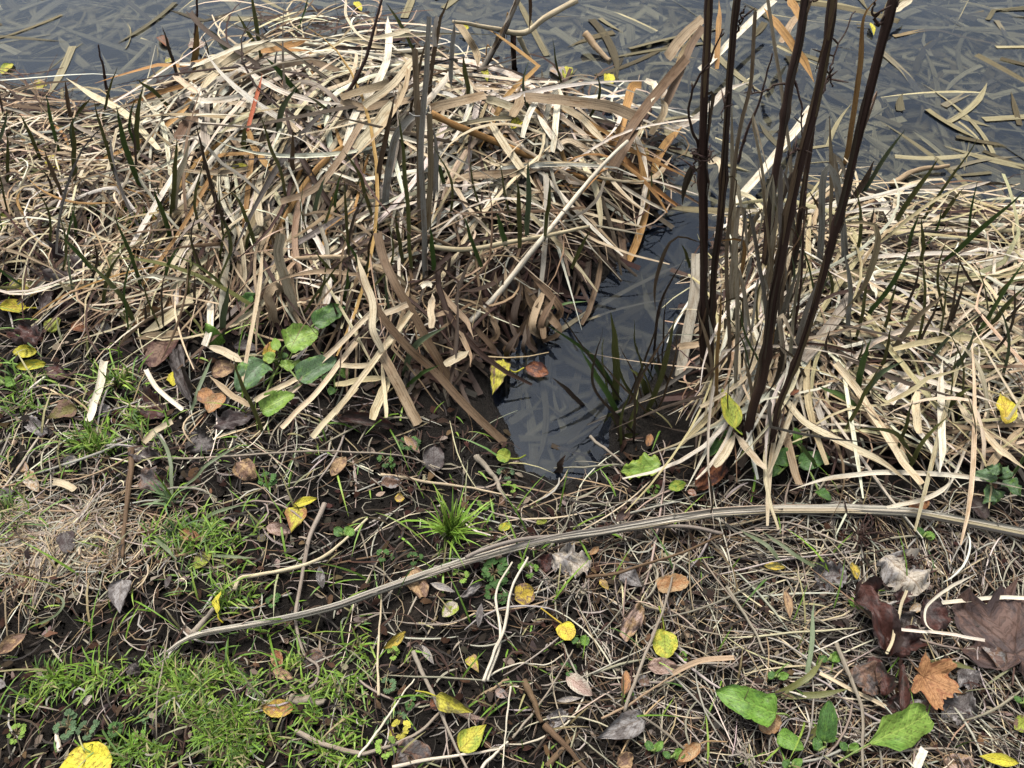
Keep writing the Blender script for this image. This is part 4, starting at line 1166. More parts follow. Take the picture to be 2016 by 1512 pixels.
# --- right bank blades
SRB(R_, 'F', 28, 'W', [(680, 1345), (780, 1310), (900, 1278), (1070, 1255), (1250, 1240), (1600, 1255), (1800, 1285), (2030, 1335)], dz=.06, label='long arched white straw along the foot of the right bank', taper='both', fold=.3)
SRB(R_, 'F', 26, 'W', [(1240, 1440), (1450, 1390), (1580, 1315), (1602, 1255)], dz=.05, label='white bent straw under the long arched white straw', fold=.3)
SRB(R_, 'F', 40, 'P', [(1430, 1310), (1330, 1180), (1190, 970), (1080, 790), (950, 620)], dz=.09, label='long pale stalk slanting down the right bank', taper='none', fold=.3)
SRB(R_, 'F', 40, 'W', [(1545, 1240), (1550, 1050), (1545, 850), (1540, 740), (1560, 590)], dz=.09, label='upright white blade in the middle of the right bank', taper='both')
SRB(R_, 'F', 44, 'P', [(1420, 1020), (1405, 880), (1415, 740)], dz=.09, taper='tip')
SRB(R_, 'F', 36, 'P', [(1640, 860), (1750, 980), (1880, 1110), (2030, 1230)], dz=.08)
SRB(R_, 'F', 40, 'T', [(870, 640), (1000, 780), (1200, 980), (1400, 1180)], dz=.05)
SRB(R_, 'F', 40, 'P', [(640, 790), (760, 940), (900, 1030), (1200, 1170), (1400, 1330)], dz=.07)
SRB(R_, 'F', 60, 'G', [(760, 600), (900, 430), (1060, 210)], dz=.08, taper='none')
SRB(R_, 'F', 40, 'P', [(930, 140), (1000, 135), (1060, 165)], dz=.08)
SRB(R_, 'F', 30, 'W', [(1110, 1090), (1140, 100), (1180, 250)][1:], dz=.08)
SRB(R_, 'F', 30, 'Y', [(1130, 350), (1240, 520), (1400, 720), (1530, 880)], dz=.09, label='yellowish stalk slanting past the green shoots of the right bank', taper='none', fold=.3)
SRB(R_, 'F', 36, 'Y', [(1280, 540), (1450, 500), (1650, 480), (1800, 510), (1900, 620)], dz=.11, label='arching yellowish blade over the right bank')
SRB(R_, 'F', 60, 'W', [(1250, 840), (1300, 780), (1340, 740)], dz=.08, taper='none', label='short whitish folded blade beside the short green shoot')
SRB(R_, 'F', 44, 'T', [(1810, 1210), (1900, 1100), (2030, 960)], dz=.06)
SRB(R_, 'F', 46, 'P', [(260, 1200), (330, 1120), (385, 1010)], dz=.06, taper='tip')
SRB(R_, 'F', 40, 'P', [(550, 1220), (450, 1110), (370, 1010)], dz=.06)
SRB(R_, 'F', 40, 'T', [(60, 525), (120, 520), (170, 515)], dz=.12, taper='none', label='short orange blade stub left of the first dark stem')
SRB(R_, 'F', 60, 'G', [(60, 700), (110, 430), (150, 200), (165, 0)], dz=[.0, .05, .1, .15], label='grey blade at the channel edge beside the first dark stem', taper='none')
# stuff at the lower right
SRB('pale_root_straw', 'I', 22, 'W', [(1550, 560), (1700, 545), (1850, 530), (2030, 535)], dz=.04, label='whitish split straw above the big brown maple leaf', taper='none', mat=M_STRAW)
SRB('pale_root_straw', 'I', 17, 'W', [(1310, 710), (1600, 740), (1790, 772)], dz=.05, label='white straw between the rolled leaf and the maple leaf', taper='none', mat=M_STRAW)
SRB('pale_root_straw', 'I', 19, 'W', [(1740, 400), (1600, 470), (1480, 560), (1450, 640), (1480, 705), (1570, 750)], dz=.06, label='white twisted blade curling beside the rolled dark leaf', taper='both', roll=.6, mat=M_STRAW)
SRB('pale_root_straw', 'I', 16, 'P', [(1350, 490), (1300, 670), (1245, 850)], dz=.06, label='thin pale straw lying over the rolled dark leaf', taper='none', fold=.3, mat=M_STRAW)
SRB('pale_root_straw', 'I', 22, 'P', [(860, 960), (1050, 1060), (1240, 1150)], dz=.02, label='flat pale straw under the rolled dark leaf', taper='none', mat=M_STRAW)
SRB('pale_root_straw', 'I', 30, 'T', [(20, 960), (180, 890), (370, 875)], dz=.04, label='tan straw pointing at the long dock leaf tip', taper='none', mat=M_STRAW)
SRB('pale_root_straw', 'I', 44, 'W', [(1410, 1500), (1450, 1390)], dz=.03, taper='none', mat=M_STRAW)

# --- green and olive shoots standing out of the mats
SH = 'green_reed_shoot'
for reg, wz, key, pts in [
    ('A', 30, 'L', [(1480, 340), (1460, 180), (1430, 0), (1420, -90)]), ('A', 26, 'L', [(1460, 260), (1400, 170), (1345, 80)]), ('A', 34, 'K', [(1300, 280), (1220, 200), (1170, 160)]),
    ('A', 24, 'Q', [(1010, 430), (960, 280), (920, 150)]), ('A', 36, 'L', [(950, 570), (880, 520), (770, 450)]), ('A', 26, 'N', [(320, 830), (290, 680), (260, 530)]),
    ('A', 24, 'L', [(210, 870), (170, 760), (110, 640)]), ('A', 34, 'L', [(400, 1000), (415, 820), (412, 660)]), ('A', 30, 'L', [(640, 980), (590, 800), (530, 560)]),
    ('A', 40, 'N', [(780, 1030), (710, 820), (660, 600)]), ('A', 34, 'L', [(765, 890), (775, 700), (805, 480)]), ('A', 32, 'L', [(965, 1180), (990, 980), (1002, 770)]),
    ('A', 26, 'Q', [(1220, 1180), (1160, 900), (1108, 690)]), ('A', 44, 'L', [(1620, 1160), (1580, 960), (1530, 850), (1480, 660)]), ('A', 44, 'K', [(1555, 820), (1590, 630), (1690, 485)]),
    ('A', 32, 'B', [(1655, 990), (1655, 850), (1665, 720)]), ('A', 44, 'N', [(1690, 500), (1600, 420), (1510, 330)]), ('A', 34, 'N', [(950, 1310), (910, 1180), (868, 1060)]),
    ('A', 28, 'L', [(1130, 1500), (1100, 1400), (1065, 1310)]), ('A', 30, 'N', [(510, 1500), (430, 1420), (340, 1340)]), ('A', 30, 'K', [(1295, 1500), (1300, 1350), (1270, 1230)]),
    ('A', 36, 'L', [(1370, 870), (1390, 760), (1400, 700)]), ('A', 26, 'L', [(20, 1000), (40, 860), (45, 760)]), ('A', 24, 'L', [(410, 660), (460, 610), (520, 560)]),
    ('A', 28, 'B', [(395, 660), (380, 540), (368, 455)]), ('A', 24, 'L', [(1930, 680), (1830, 600), (1730, 540)]), ('A', 34, 'K', [(1770, 1220), (1810, 1100), (1840, 1000)]),
    ('A', 28, 'L', [(1440, 1390), (1380, 1180), (1290, 1060)]), ('A', 30, 'B', [(330, 1080), (290, 950), (250, 850)]), ('A', 26, 'B', [(1130, 980), (1060, 1100), (980, 1200)]),
    ('B', 40, 'L', [(430, 1490), (410, 1100), (380, 800), (350, 600)]), ('B', 26, 'L', [(440, 260), (370, 140), (290, 20)]), ('B', 40, 'L', [(760, 500), (740, 400), (725, 320)]),
    ('B', 34, 'L', [(1040, 1370), (1045, 1150), (1030, 1000)]), ('B', 40, 'K', [(1085, 1300), (1095, 1080), (1092, 900)]), ('B', 44, 'N', [(960, 1360), (930, 1280), (915, 1205)]),
    ('B', 30, 'N', [(830, 1480), (770, 1350), (725, 1220)]), ('B', 36, 'N', [(560, 1500), (550, 1380), (540, 1290)]), ('B', 30, 'L', [(1190, 1330), (1210, 1150), (1220, 1000)]),
    ('B', 28, 'L', [(200, 1190), (130, 980), (50, 850)]), ('B', 26, 'L', [(70, 1450), (60, 1250), (55, 1010)]), ('B', 30, 'L', [(380, 1450), (350, 1300), (345, 1210)]),
    ('B', 28, 'L', [(1340, 1490), (1400, 1380), (1450, 1300)]), ('B', 30, 'N', [(610, 1010), (590, 930), (575, 880)]),
    ('C', 30, 'K', [(1120, 1060), (1220, 900), (1345, 735)]), ('C', 36, 'L', [(1290, 1250), (1400, 1080), (1535, 895)]), ('C', 30, 'L', [(1460, 1210), (1570, 1050), (1770, 765)]),
    ('C', 28, 'L', [(1560, 1220), (1610, 1150), (1675, 1065)]), ('C', 38, 'N', [(1540, 1480), (1780, 1290), (2030, 1080)]), ('C', 26, 'L', [(1450, 1490), (1445, 1380), (1435, 1230)]),
    ('C', 44, 'Q', [(1040, 1130), (1110, 1030), (1170, 910)]), ('C', 26, 'Y', [(1180, 1380), (1440, 1180), (1650, 1060), (1760, 1025)]), ('C', 22, 'L', [(130, 1490), (100, 1440), (75, 1385)]),
    ('F', 24, 'L', [(1080, 450), (1105, 300), (1130, 70)]), ('F', 34, 'N', [(1125, 340), (1250, 200), (1330, 60), (1370, -60)]), ('F', 24, 'L', [(1230, 440), (1270, 250), (1305, 140)]),
    ('F', 22, 'L', [(1430, 490), (1450, 280), (1445, -10)]), ('F', 40, 'T', [(1280, 540), (1400, 370), (1600, 200)]), ('F', 44, 'N', [(1770, 440), (1870, 280), (2030, 20)]),
    ('F', 34, 'L', [(1800, 450), (1910, 300), (2030, 170)]), ('F', 26, 'Q', [(1895, 410), (1960, 330), (2030, 240)]), ('F', 40, 'K', [(1120, 770), (1210, 670), (1335, 605)]),
    ('F', 44, 'N', [(1085, 750), (1110, 600), (1145, 475)]), ('F', 36, 'L', [(1385, 1190), (1460, 1050), (1600, 910)]), ('F', 26, 'L', [(1325, 1070), (1355, 960), (1380, 830)]),
    ('F', 34, 'L', [(1590, 850), (1650, 800), (1725, 750)]), ('F', 30, 'L', [(1030, 960), (1080, 860), (1200, 640)]), ('F', 20, 'Q', [(1550, 470), (1600, 330), (1660, 0)]),
    ('F', 24, 'Q', [(1590, 420), (1640, 280), (1680, 150)]), ('F', 20, 'Q', [(1420, 520), (1480, 380), (1560, 220)]), ('F', 20, 'Q', [(1330, 370), (1390, 200), (1430, 50)]),
    ('F', 24, 'Q', [(1740, 480), (1760, 400), (1775, 330)]), ('F', 40, 'K', [(1620, 640), (1680, 560), (1740, 420)]), ('F', 24, 'L', [(1210, 640), (1240, 560), (1265, 400)]),
    ('F', 44, 'N', [(1090, 850), (980, 810), (850, 750)]), ('F', 30, 'N', [(850, 1180), (780, 1120), (740, 1060)]), ('F', 34, 'L', [(1400, 1130), (1300, 1020), (1120, 985), (1040, 1000)]),
    ('F', 20, 'Q', [(255, 1440), (240, 1310), (220, 1210)]),
    ('D', 32, 'L', [(760, 400), (700, 260), (600, 140), (450, 0)]), ('D', 22, 'Q', [(1090, 310), (1105, 110)]), ('D', 44, 'K', [(1240, 460), (1265, 350), (1295, 170)]),
    ('D', 34, 'L', [(1480, 980), (1450, 890), (1370, 730), (1315, 585)]), ('D', 28, 'Q', [(1950, 445), (1920, 370), (1885, 275)]), ('D', 18, 'Q', [(810, 400), (820, 265)]),
    ('D', 22, 'L', [(1350, 290), (1200, 120), (960, -10)]), ('D', 20, 'Q', [(1270, 420), (1310, 290)]), ('D', 34, 'L', [(1930, 230), (1870, 100), (1780, -20)]),
    ('E', 44, 'K', [(385, 660), (430, 550), (520, 465), (630, 415)]), ('E', 28, 'N', [(395, 720), (480, 680), (590, 628)]), ('E', 22, 'N', [(1140, 312), (1290, 288), (1435, 265)])]:
    SRB(SH, reg, wz * .78, key, pts, 'v', dict(A=.085, B=.12, C=.085, F=.09, D=.03, E=.03)[reg], rng.normal(.0, .1), mat=M_GREEN, taper='shoot', fold=.25, roll=rng.normal(0, .4))
for reg, wz, key, pts in [('E', 34, 'L', [(1600, 830), (1592, 560), (1560, 325)]), ('E', 24, 'N', [(1610, 780), (1500, 620), (1380, 510), (1200, 402)]), ('E', 26, 'N', [(1630, 920), (1500, 720), (1390, 540)]),
                          ('E', 28, 'L', [(1740, 920), (1850, 680), (1930, 345)]), ('E', 44, 'L', [(1770, 790), (1720, 710), (1668, 650)]), ('E', 30, 'Q', [(1650, 1060), (1600, 940), (1560, 860)]),
                          ('E', 30, 'L', [(1600, 1060), (1640, 1030), (1740, 1020)]), ('E', 26, 'L', [(1660, 1000), (1700, 900), (1720, 800)]), ('E', 22, 'Q', [(1430, 860), (1330, 780), (1230, 700)]),
                          ('E', 30, 'Q', [(1250, 1240), (1280, 1190), (1305, 1140)]), ('E', 24, 'L', [(1620, 960), (1570, 900), (1520, 960)]), ('E', 24, 'K', [(1860, 700), (1820, 640), (1790, 590)])]:
    SRB(SH, reg, wz * 1.25, key, pts, 'v', .0, rng.normal(.1, .1), mat=M_GREEN, taper='shoot', fold=.25, roll=rng.normal(0, .4))
for poly, n in ((LEFT, 40), (RIGHT, 46), (MOUND, 14), ([(430, 430), (860, 460), (800, 640), (600, 640), (460, 600)], 14)):
    for px, py in sample_poly(poly, n):
        a_ = rng.normal(90, 16); ln_ = rng.uniform(45, 140) * (.6 + py / 900)
        u, v = px / ZS, py / ZS
        d_ = np.array([math.cos(math.radians(a_)), -math.sin(math.radians(a_))]) * ln_ / ZS; s_ = np.array([d_[1], -d_[0]]) * rng.normal(0, .09)
        SRB(SH, 'A', rng.uniform(10, 21), rng.choice(list('LLLQNK')), [(u, v), tuple(np.array([u, v]) + d_ * .5 + s_), tuple(np.array([u, v]) + d_)], 'v', .06, rng.normal(0, .15), mat=M_GREEN, taper='shoot', fold=.25, roll=rng.normal(0, .5))
for px, py in sample_poly([(1195, 760), (1300, 690), (1345, 700), (1330, 800), (1220, 890)], 17):
    a_ = rng.normal(96, 24); ln_ = rng.uniform(70, 270)
    u, v = px / ZS, py / ZS
    d_ = np.array([math.cos(math.radians(a_)), -math.sin(math.radians(a_))]) * ln_ / ZS; s_ = np.array([d_[1], -d_[0]]) * rng.normal(0, .10)
    SRB(SH, 'A', rng.uniform(10, 19), rng.choice(list('LQLQBLB')), [(u, v), tuple(np.array([u, v]) + d_ * .5 + s_), tuple(np.array([u, v]) + d_)], 'v', .01, rng.normal(0, .2), mat=M_GREEN, taper='shoot', fold=.25, roll=rng.normal(0, .5))
# long loose grass blades
for reg, wz, pts, lab in [('D', 20, [(980, 1410), (960, 1150), (870, 990)], 'tall blue green grass blade on the bare bank'), ('D', 16, [(1050, 1320), (1200, 1180), (1370, 1070)], 'grass blade leaning right on the bare bank'),
                          ('D', 20, [(1085, 890), (1130, 760), (1205, 585)], 'grass blade rising left of the tall dock leaf'), ('G', 18, [(1200, 290), (1350, 300), (1450, 310)], 'level grass blade right of the pale green leaf'),
                          ('G', 24, [(880, 200), (950, 260), (1000, 320)], 'bent grass blade beside the vertical stick'), ('G', 20, [(1130, 100), (1250, 40), (1380, 5)], 'grass blade leaning above the small brown leaf'),
                          ('I', 22, [(640, 335), (560, 240), (410, 150)], 'blue green grass blade under the long fallen stem'), ('I', 22, [(880, 385), (700, 280), (530, 150)], 'olive grass blade crossing the dark grey leaf'),
                          ('I', 26, [(780, 1040), (810, 800), (825, 550)], 'upright blue green grass blade left of the rolled leaf'), ('I', 36, [(640, 1090), (850, 1082), (1015, 1050)], 'olive flat blade right of the long dock leaf'),
                          ('I', 34, [(610, 1080), (780, 990), (890, 870)], 'tan olive blade rising over the litter'), ('I', 30, [(1480, 900), (1600, 905), (1740, 940)], 'olive blade lying over the orange maple leaf'),
                          ('I', 34, [(790, 1330), (880, 1250), (990, 1215)], 'dark olive blade crossing the upright dock leaf'), ('G', 14, [(230, 680), (330, 620), (350, 540), (260, 500)], 'looped pale green grass blade on the tan thatch')]:
    SRB('grass_strand', reg, wz, 'K' if 'blue' in lab or 'grass' in lab else 'L', pts, 'g', [.01] + [.03] * (len(pts) - 1), mat=M_GREEN, label=lab, taper='shoot')


# --- sticks and twigs
def stick(name, reg, wz, key, pts, label, dz=.012, cat='twig', sides=8, ridge=.05, w1=None, mat=None, rough=.002):
    S = spline(trace(reg, pts, 'g', dz), max(16, 7 * len(pts)))
    n = len(S); s = np.linspace(0, 1, n)
    S = S + np.stack([fbm(s * 5, np.full(n, rng.random() * 50), 1.0, 3) for _ in range(3)], 1) * rough * np.array([1.6, 1.6, .6])
    S[:, 2] += fbm(s * 6, np.full(n, rng.random() * 30), 1, 2) * .004
    R = px2m(S, np.linspace(wz, w1 or wz * .55, n) * ZS) / 2 * (1 + .22 * fbm(s * 14, np.full(n, rng.random() * 30), 1, 2))
    S[:, 2] = np.maximum(S[:, 2], TW(S[:, 0], S[:, 1]) + R * .6)
    if name == 'floating_reed_stalk' and np.isscalar(dz) and dz < .01:
        S[:, 2] = .002 - .012 * s * (rng.random() < .5)
        sg = ribbon(S, R * 1.7 * np.clip((1 - s) * 5, .1, 1), (0, 0, 1), (*(np.array(PAL[key]) * .62 * np.array([1, 1, .85])), rng.random()), 0, .08)
        return tag(build(name, sg, M_SUNK), label, cat), S, R
    o = build(name, tube(S, R, shade(key, .08), sides=sides, ridge=ridge), mat or M_STRAW)
    return tag(o, label, cat), S, R


LF = [(950, 845), (1000, 805), (1100, 750), (1250, 710), (1400, 682), (1700, 622), (2016, 540), (2300, 435), (2700, 310), (3096, 210), (3490, 145), (3900, 85), (4190, 42), (4490, 32), (4890, 35), (5190, 65), (5490, 115), (5900, 180), (6300, 240)]
LFg = [(p[0] if True else 0, p[1]) for p in LF]
# G origin x=0, H origin 660 = 1900.8 zoom px, I origin 1316 = 3790 zoom px
LFz = [(950, 845), (1000, 805), (1100, 750), (1250, 710), (1400, 682), (1700, 622), (2016, 540), (2300, 440), (2701, 310), (3101, 210), (3501, 140), (3790, 80), (4090, 40), (4490, 28), (4890, 35), (5190, 60), (5490, 110), (5810, 170), (6400, 270)]
P = trace('G', LFz, 'g', .03)
zz_ = P[:, 2].copy()
for _ in range(6): zz_[1:-1] = (zz_[:-2] + 2 * zz_[1:-1] + zz_[2:]) / 4
pp_ = np.array([px_of('G', *q_) for q_ in LFz])
P = onz(pp_[:, 0], pp_[:, 1], zz_ + .008)
S = spline(P, 90); n = len(S); s = np.linspace(0, 1, n)
S[:, 2] = np.maximum(S[:, 2], TW(S[:, 0], S[:, 1]) + .004)
for _ in range(4): S[1:-1, 2] = (S[:-2, 2] + 2 * S[1:-1, 2] + S[2:, 2]) / 4
R = px2m(S, np.interp(s, [0, .04, .3, .7, 1], [22, 38, 47, 55, 58]) * ZS) / 2
R = R * (1 + .10 * fbm(s * 30, s * 0 + 4.2, 1.0, 3)); S = S + np.stack([s * 0, fbm(s * 9, s * 0 + 1.2, 1.0, 3) * .008, fbm(s * 9, s * 0 + 8.2, 1.0, 3) * .004], 1)
stem = build('fallen_plant_stalk', tube(S, R * .62, (.56, .49, .43, .3), sides=14, ridge=.16, nr=4), M_BARK)
tag(stem, 'long grey brown fallen stem lying right across the bank', 'stem')
sd0 = unit(np.cross(np.gradient(S, axis=0), np.array([0, -.5, 1.]))); up0 = unit(np.cross(sd0, np.gradient(S, axis=0)))
for k in range(9):                                                  # split strands twisted along its length
    ang = k * .75 - 2.6 + 1.1 * fbm(s * 5, s * 0 + k * 3.7, 1.0, 2)
    a0, a1 = (0, n) if k < 4 else (int(rng.integers(0, 40)), int(rng.integers(50, n)))
    rr_ = R * (.62 + .25 * fbm(s * 8, s * 0 + k * 5.1, 1.0, 2))
    Q = S + sd0 * (rr_ * np.sin(ang))[:, None] + up0 * (rr_ * np.cos(ang))[:, None]
    build('strand', tube(Q[a0:a1], R[a0:a1] * rng.uniform(.26, .42) * (1 + .35 * fbm(s * 22, s * 0 + k * 9.1, 1.0, 2))[a0:a1], shade(rng.choice(list('SSPGW')), .15), sides=6, ridge=.12), M_BARK, parent=stem)
for k in range(22):                                                  # loose strips of its rind
    i0 = int(rng.integers(2, 76)); i1 = int(min(n - 2, i0 + rng.integers(6, 26)))
    off_ = rng.uniform(-1, 1)
    side = unit(np.cross(np.gradient(S, axis=0), np.array([0, -.5, 1])))
    ang = rng.uniform(-1.1, 1.1)
    Q = S + side * (R * .98 * math.sin(ang))[:, None] + np.array([0, -.45, .9]) * (R * (.86 + .15 * rng.random()) * math.cos(ang))[:, None]
    Q = Q[i0:i1]
    build('rind_strip', ribbon(Q, R[i0:i1] * .62 * np.clip(np.sin(np.linspace(0.05, 3.1, i1 - i0)) * 2, .1, 1), (0, -.4, 1), shade(rng.choice(list('SSPSSGW')), .12), ang * .8 + rng.normal(0, .4), .12), M_BARK, parent=stem)
for k in range(30):
    i0 = int(rng.integers(1, n - 2)); e = S[i0] + np.array([rng.normal(0, .03), rng.normal(0, .02), rng.uniform(0, .02)])
    md = (S[i0] + e) / 2 + rng.normal(0, .006, 3)
    build('torn_fibre', tube(spline([S[i0], md, e], 6), [.0013, .0012, .001, .0009, .0008, .0005], shade(rng.choice(list('GSZ')), .2), sides=4), M_STRAW, parent=stem)
Q = spline(trace('H', [(740, 305), (800, 275), (950, 225), (1100, 195), (1300, 180)], 'g', .05), 24)
build('split_strand', tube(Q, px2m(Q, 24 * ZS) / 2, (.33, .28, .24, .7), sides=8, ridge=.1), M_BARK, parent=stem)
Q = spline(trace('H', [(1250, 215), (1500, 170), (1800, 130), (2016, 130), (2200, 170)], 'g', .04), 30)
build('split_strand', tube(Q, px2m(Q, 22 * ZS) / 2, (.30, .25, .21, .1), sides=8, ridge=.1), M_BARK, parent=stem)
Q = spline(trace('G', [(1000, 810), (968, 840), (955, 875)], 'g', .02), 8)
build('frayed_tip', tube(Q, px2m(Q, np.linspace(26, 12, 8) * ZS) / 2, (.6, .55, .5, .4), sides=6), M_STRAW, parent=stem)

stick('jointed_stalk', 'B', 36, 'P', [(1370, 0), (1190, 100), (1070, 185), (880, 160), (670, 118)], 'broken pale stalk with a sharp elbow above the mound', dz=[.3, .26, .22, .24, .26], cat='stalk', mat=M_STRAW)
stick('jointed_stalk', 'B', 42, 'O', [(540, 640), (700, 720), (850, 780), (1060, 870), (1250, 940), (1440, 1020), (1640, 1035), (1780, 1010)], 'long orange tan stalk slanting from the bundle over the mound', dz=[.18, .15, .12, .1, .08, .06, .05, .05], cat='stalk', mat=M_STRAW)
stick('jointed_stalk', 'B', 36, 'W', [(760, 1830), (900, 1690), (1060, 1490), (1200, 1320), (1450, 1010), (1560, 890), (1660, 800)], 'long whitish stalk slanting across the mound front', dz=[.04, .07, .1, .11, .12, .14, .16], cat='stalk', mat=M_STRAW)
stick('jointed_stalk', 'B', 32, 'P', [(530, 1400), (750, 1415), (1000, 1370), (1200, 1335), (1440, 1285)], 'pale level stalk with dark nodes on the mound front', dz=.11, cat='stalk', mat=M_STRAW)
stick('jointed_stalk', 'B', 20, 'T', [(860, 830), (1000, 650), (1040, 500)][::-1], 'thin brown stalk standing on the mound beside bent yellow leaf', dz=.1, cat='stalk')
stick('jointed_stalk', 'A', 22, 'W', [(270, 1190), (190, 1090), (300, 1280), (450, 1430)][1:], 'thin white stalk on the left bank', dz=.03, cat='stalk')
stick('fallen_twig', 'D', 16, 'G', [(700, 1090), (830, 1130), (1000, 1155), (1300, 1152), (1700, 1122), (2016, 1127), (2150, 1130), (2350, 1160), (2510, 1245)], 'long thin grey twig lying level below the dock plant', dz=.012)
stick('fallen_twig', 'E', 20, 'P', [(260, 1250), (500, 1292), (750, 1322), (1000, 1372)], 'pale thin twig pointing at the foot of the channel', dz=.012)
stick('fallen_twig', 'D', 38, 'B', [(748, 1110), (735, 1280), (715, 1480), (700, 1620), (692, 1730)], 'short reddish brown stick standing up the bank', dz=.015)
stick('fallen_twig', 'G', 26, 'P', [(1325, 490), (1360, 420), (1450, 400), (1650, 370), (1830, 300), (1960, 200), (2080, 80)], 'curved pale twig hooked at its lower end', dz=.02)
stick('fallen_twig', 'G', 28, 'G', [(1840, 0), (1750, 220), (1700, 480), (1680, 650), (1720, 850), (1800, 920), (1790, 1010), (1750, 1040)], 'long grey root strand looping at its end', dz=.02)
stick('fallen_twig', 'G', 44, 'G', [(1090, 740), (1150, 670), (1210, 600)], 'short mottled stick beside the curled yellow leaf', dz=.012)
stick('fallen_twig', 'G', 30, 'G', [(1680, 1290), (1830, 1360), (2020, 1405), (2100, 1405), (2350, 1310), (2500, 1180)], 'bowed grey twig below the round orange leaf', dz=.015)
stick('fallen_twig', 'G', 60, 'G', [(1640, 1100), (1740, 1110), (1830, 1130)], 'knobbly short twig right of the round orange leaf', dz=.01, rough=.006)
stick('fallen_twig', 'G', 30, 'W', [(345, 1400), (325, 1330), (330, 1260)], 'short white stick above the large yellow leaf', dz=.01)
stick('fallen_twig', 'H', 44, 'B', [(1070, 1000), (1130, 1130), (1165, 1240)], 'upper piece of the broken brown stick', dz=.015)
stick('fallen_twig', 'H', 40, 'B', [(1185, 1250), (1300, 1370), (1430, 1510)], 'lower piece of the broken brown stick', dz=.015)
stick('fallen_twig', 'H', 38, 'B', [(1200, 1490), (1280, 1400), (1360, 1310)], 'short brown stick crossing under the broken stick', dz=.01)
stick('fallen_twig', 'H', 24, 'T', [(850, 1072), (920, 1030), (990, 990)], 'short tan twig left of the broken stick', dz=.012)
stick('fallen_twig', 'H', 22, 'W', [(840, 1010), (920, 800), (960, 700), (1000, 480), (1095, 300)], 'long white root strand rising to the fallen stem', dz=.03)
stick('fallen_twig', 'H', 20, 'W', [(860, 1000), (940, 760), (912, 500), (1005, 330)], 'second white root strand bowed beside the long one', dz=.025)
stick('fallen_twig', 'H', 20, 'G', [(1640, 1180), (1660, 1100), (1750, 870), (1860, 600), (1930, 330)], 'straight grey stalk beside the lime green leaf', dz=.03)
stick('fallen_twig', 'H', 26, 'G', [(440, 840), (540, 1050), (640, 1280), (750, 1510)], 'knotted grey twig passing the folded yellow leaf', dz=.02)
stick('fallen_twig', 'H', 16, 'W', [(130, 1440), (300, 1200), (450, 990)], 'thin white twig above the bowed grey twig', dz=.02)
stick('fallen_twig', 'H', 22, 'W', [(320, 1490), (700, 1425), (960, 1392)], 'white straw lying below the lemon leaf', dz=.02)
stick('fallen_twig', 'H', 22, 'W', [(820, 1510), (900, 1420), (980, 1345)], 'white straw slanting right of the lemon leaf', dz=.02)
stick('fallen_twig', 'H', 12, 'W', [(860, 985), (950, 935), (1050, 905), (1200, 910), (1295, 850)], 'fine white root arching over black soil', dz=.015)
stick('fallen_twig', 'H', 16, 'T', [(1510, 1220), (1700, 1120), (1900, 985), (2030, 915)], 'thin tan stalk above the large grey leaf', dz=.02)
stick('fallen_twig', 'H', 14, 'G', [(1010, 1330), (1180, 1110), (1350, 830)], 'thin grey stalk left of the pale pink leaf', dz=.02)
stick('fallen_twig', 'H', 12, 'W', [(1000, 1030), (970, 1250), (950, 1500)], 'thin white straw upright left of the broken stick', dz=.02)
stick('fallen_twig', 'H', 16, 'P', [(245, 1090), (240, 800), (265, 500)], 'upright pale straw left of the small gold leaf', dz=.02)
stick('fallen_twig', 'I', 26, 'G', [(950, 785), (1040, 1000), (1100, 1200), (1100, 1500)], 'grey stalk passing left of the bitten dock leaf', dz=.03)
stick('fallen_twig', 'I', 20, 'G', [(100, 290), (330, 470), (480, 700), (540, 850)][1:], 'grey stalk slanting down above the long dock leaf', dz=.02)
stick('fallen_twig', 'H', 20, 'B', [(1420, 420), (1600, 390), (1800, 330), (2016, 260), (2200, 170)], 'dark twig below the long fallen stem', dz=.04)
stick('fallen_twig', 'F', 24, 'D', [(960, 500), (1200, 580), (1500, 690), (1750, 790)], 'dark twig buried in the right bank blades', dz=.06)
stick('fallen_twig', 'E', 36, 'G', [(805, 1150), (860, 1220), (930, 1310), (965, 1380)], 'furry grey twig at the foot of the channel', dz=.015, rough=.007)
stick('fallen_twig', 'E', 20, 'G', [(1445, 1035), (1550, 1120), (1640, 1190)], 'pale thin twig pointing into the channel', dz=.03)
stick('floating_reed_stalk', 'C', 56, 'G', [(1200, 290), (1350, 420), (1500, 620), (1750, 830)], 'broad grey stalk lying in the pond right of the leaning stem', dz=.002, cat='stalk')
stick('floating_reed_stalk', 'C', 50, 'G', [(1560, 600), (1700, 520), (1860, 440), (2030, 360)], 'long grey stalk slanting out of the pond', dz=.004, cat='stalk')
stick('floating_reed_stalk', 'C', 36, 'T', [(1280, 200), (1500, 160), (1700, 200), (2030, 265)], 'brown floating stalk bent over the pond', dz=.006, cat='stalk')
stick('floating_reed_stalk', 'C', 36, 'G', [(1860, 110), (1920, 190), (2000, 320)], 'grey stalk end rising from the pond corner', dz=.006, cat='stalk')
stick('floating_reed_stalk', 'C', 34, 'G', [(1590, 960), (1770, 910), (1990, 885)], 'pale stalk floating near the right bank', dz=.003, cat='stalk')
stick('floating_reed_stalk', 'E', 40, 'G', [(1250, 440), (1500, 280), (1720, 160), (2016, 10)], 'grey stalk lying across the narrow channel', dz=.006, cat='stalk')
stick('floating_reed_stalk', 'E', 22, 'G', [(1400, 380), (1650, 290), (1930, 230)], 'thin stalk lying across the channel below the grey one', dz=.004, cat='stalk')
stick('floating_reed_stalk', 'E', 34, 'Q', [(1225, 1080), (1330, 1105), (1450, 1135)], 'dark wet stalk floating in the channel mouth', dz=.004, cat='stalk')
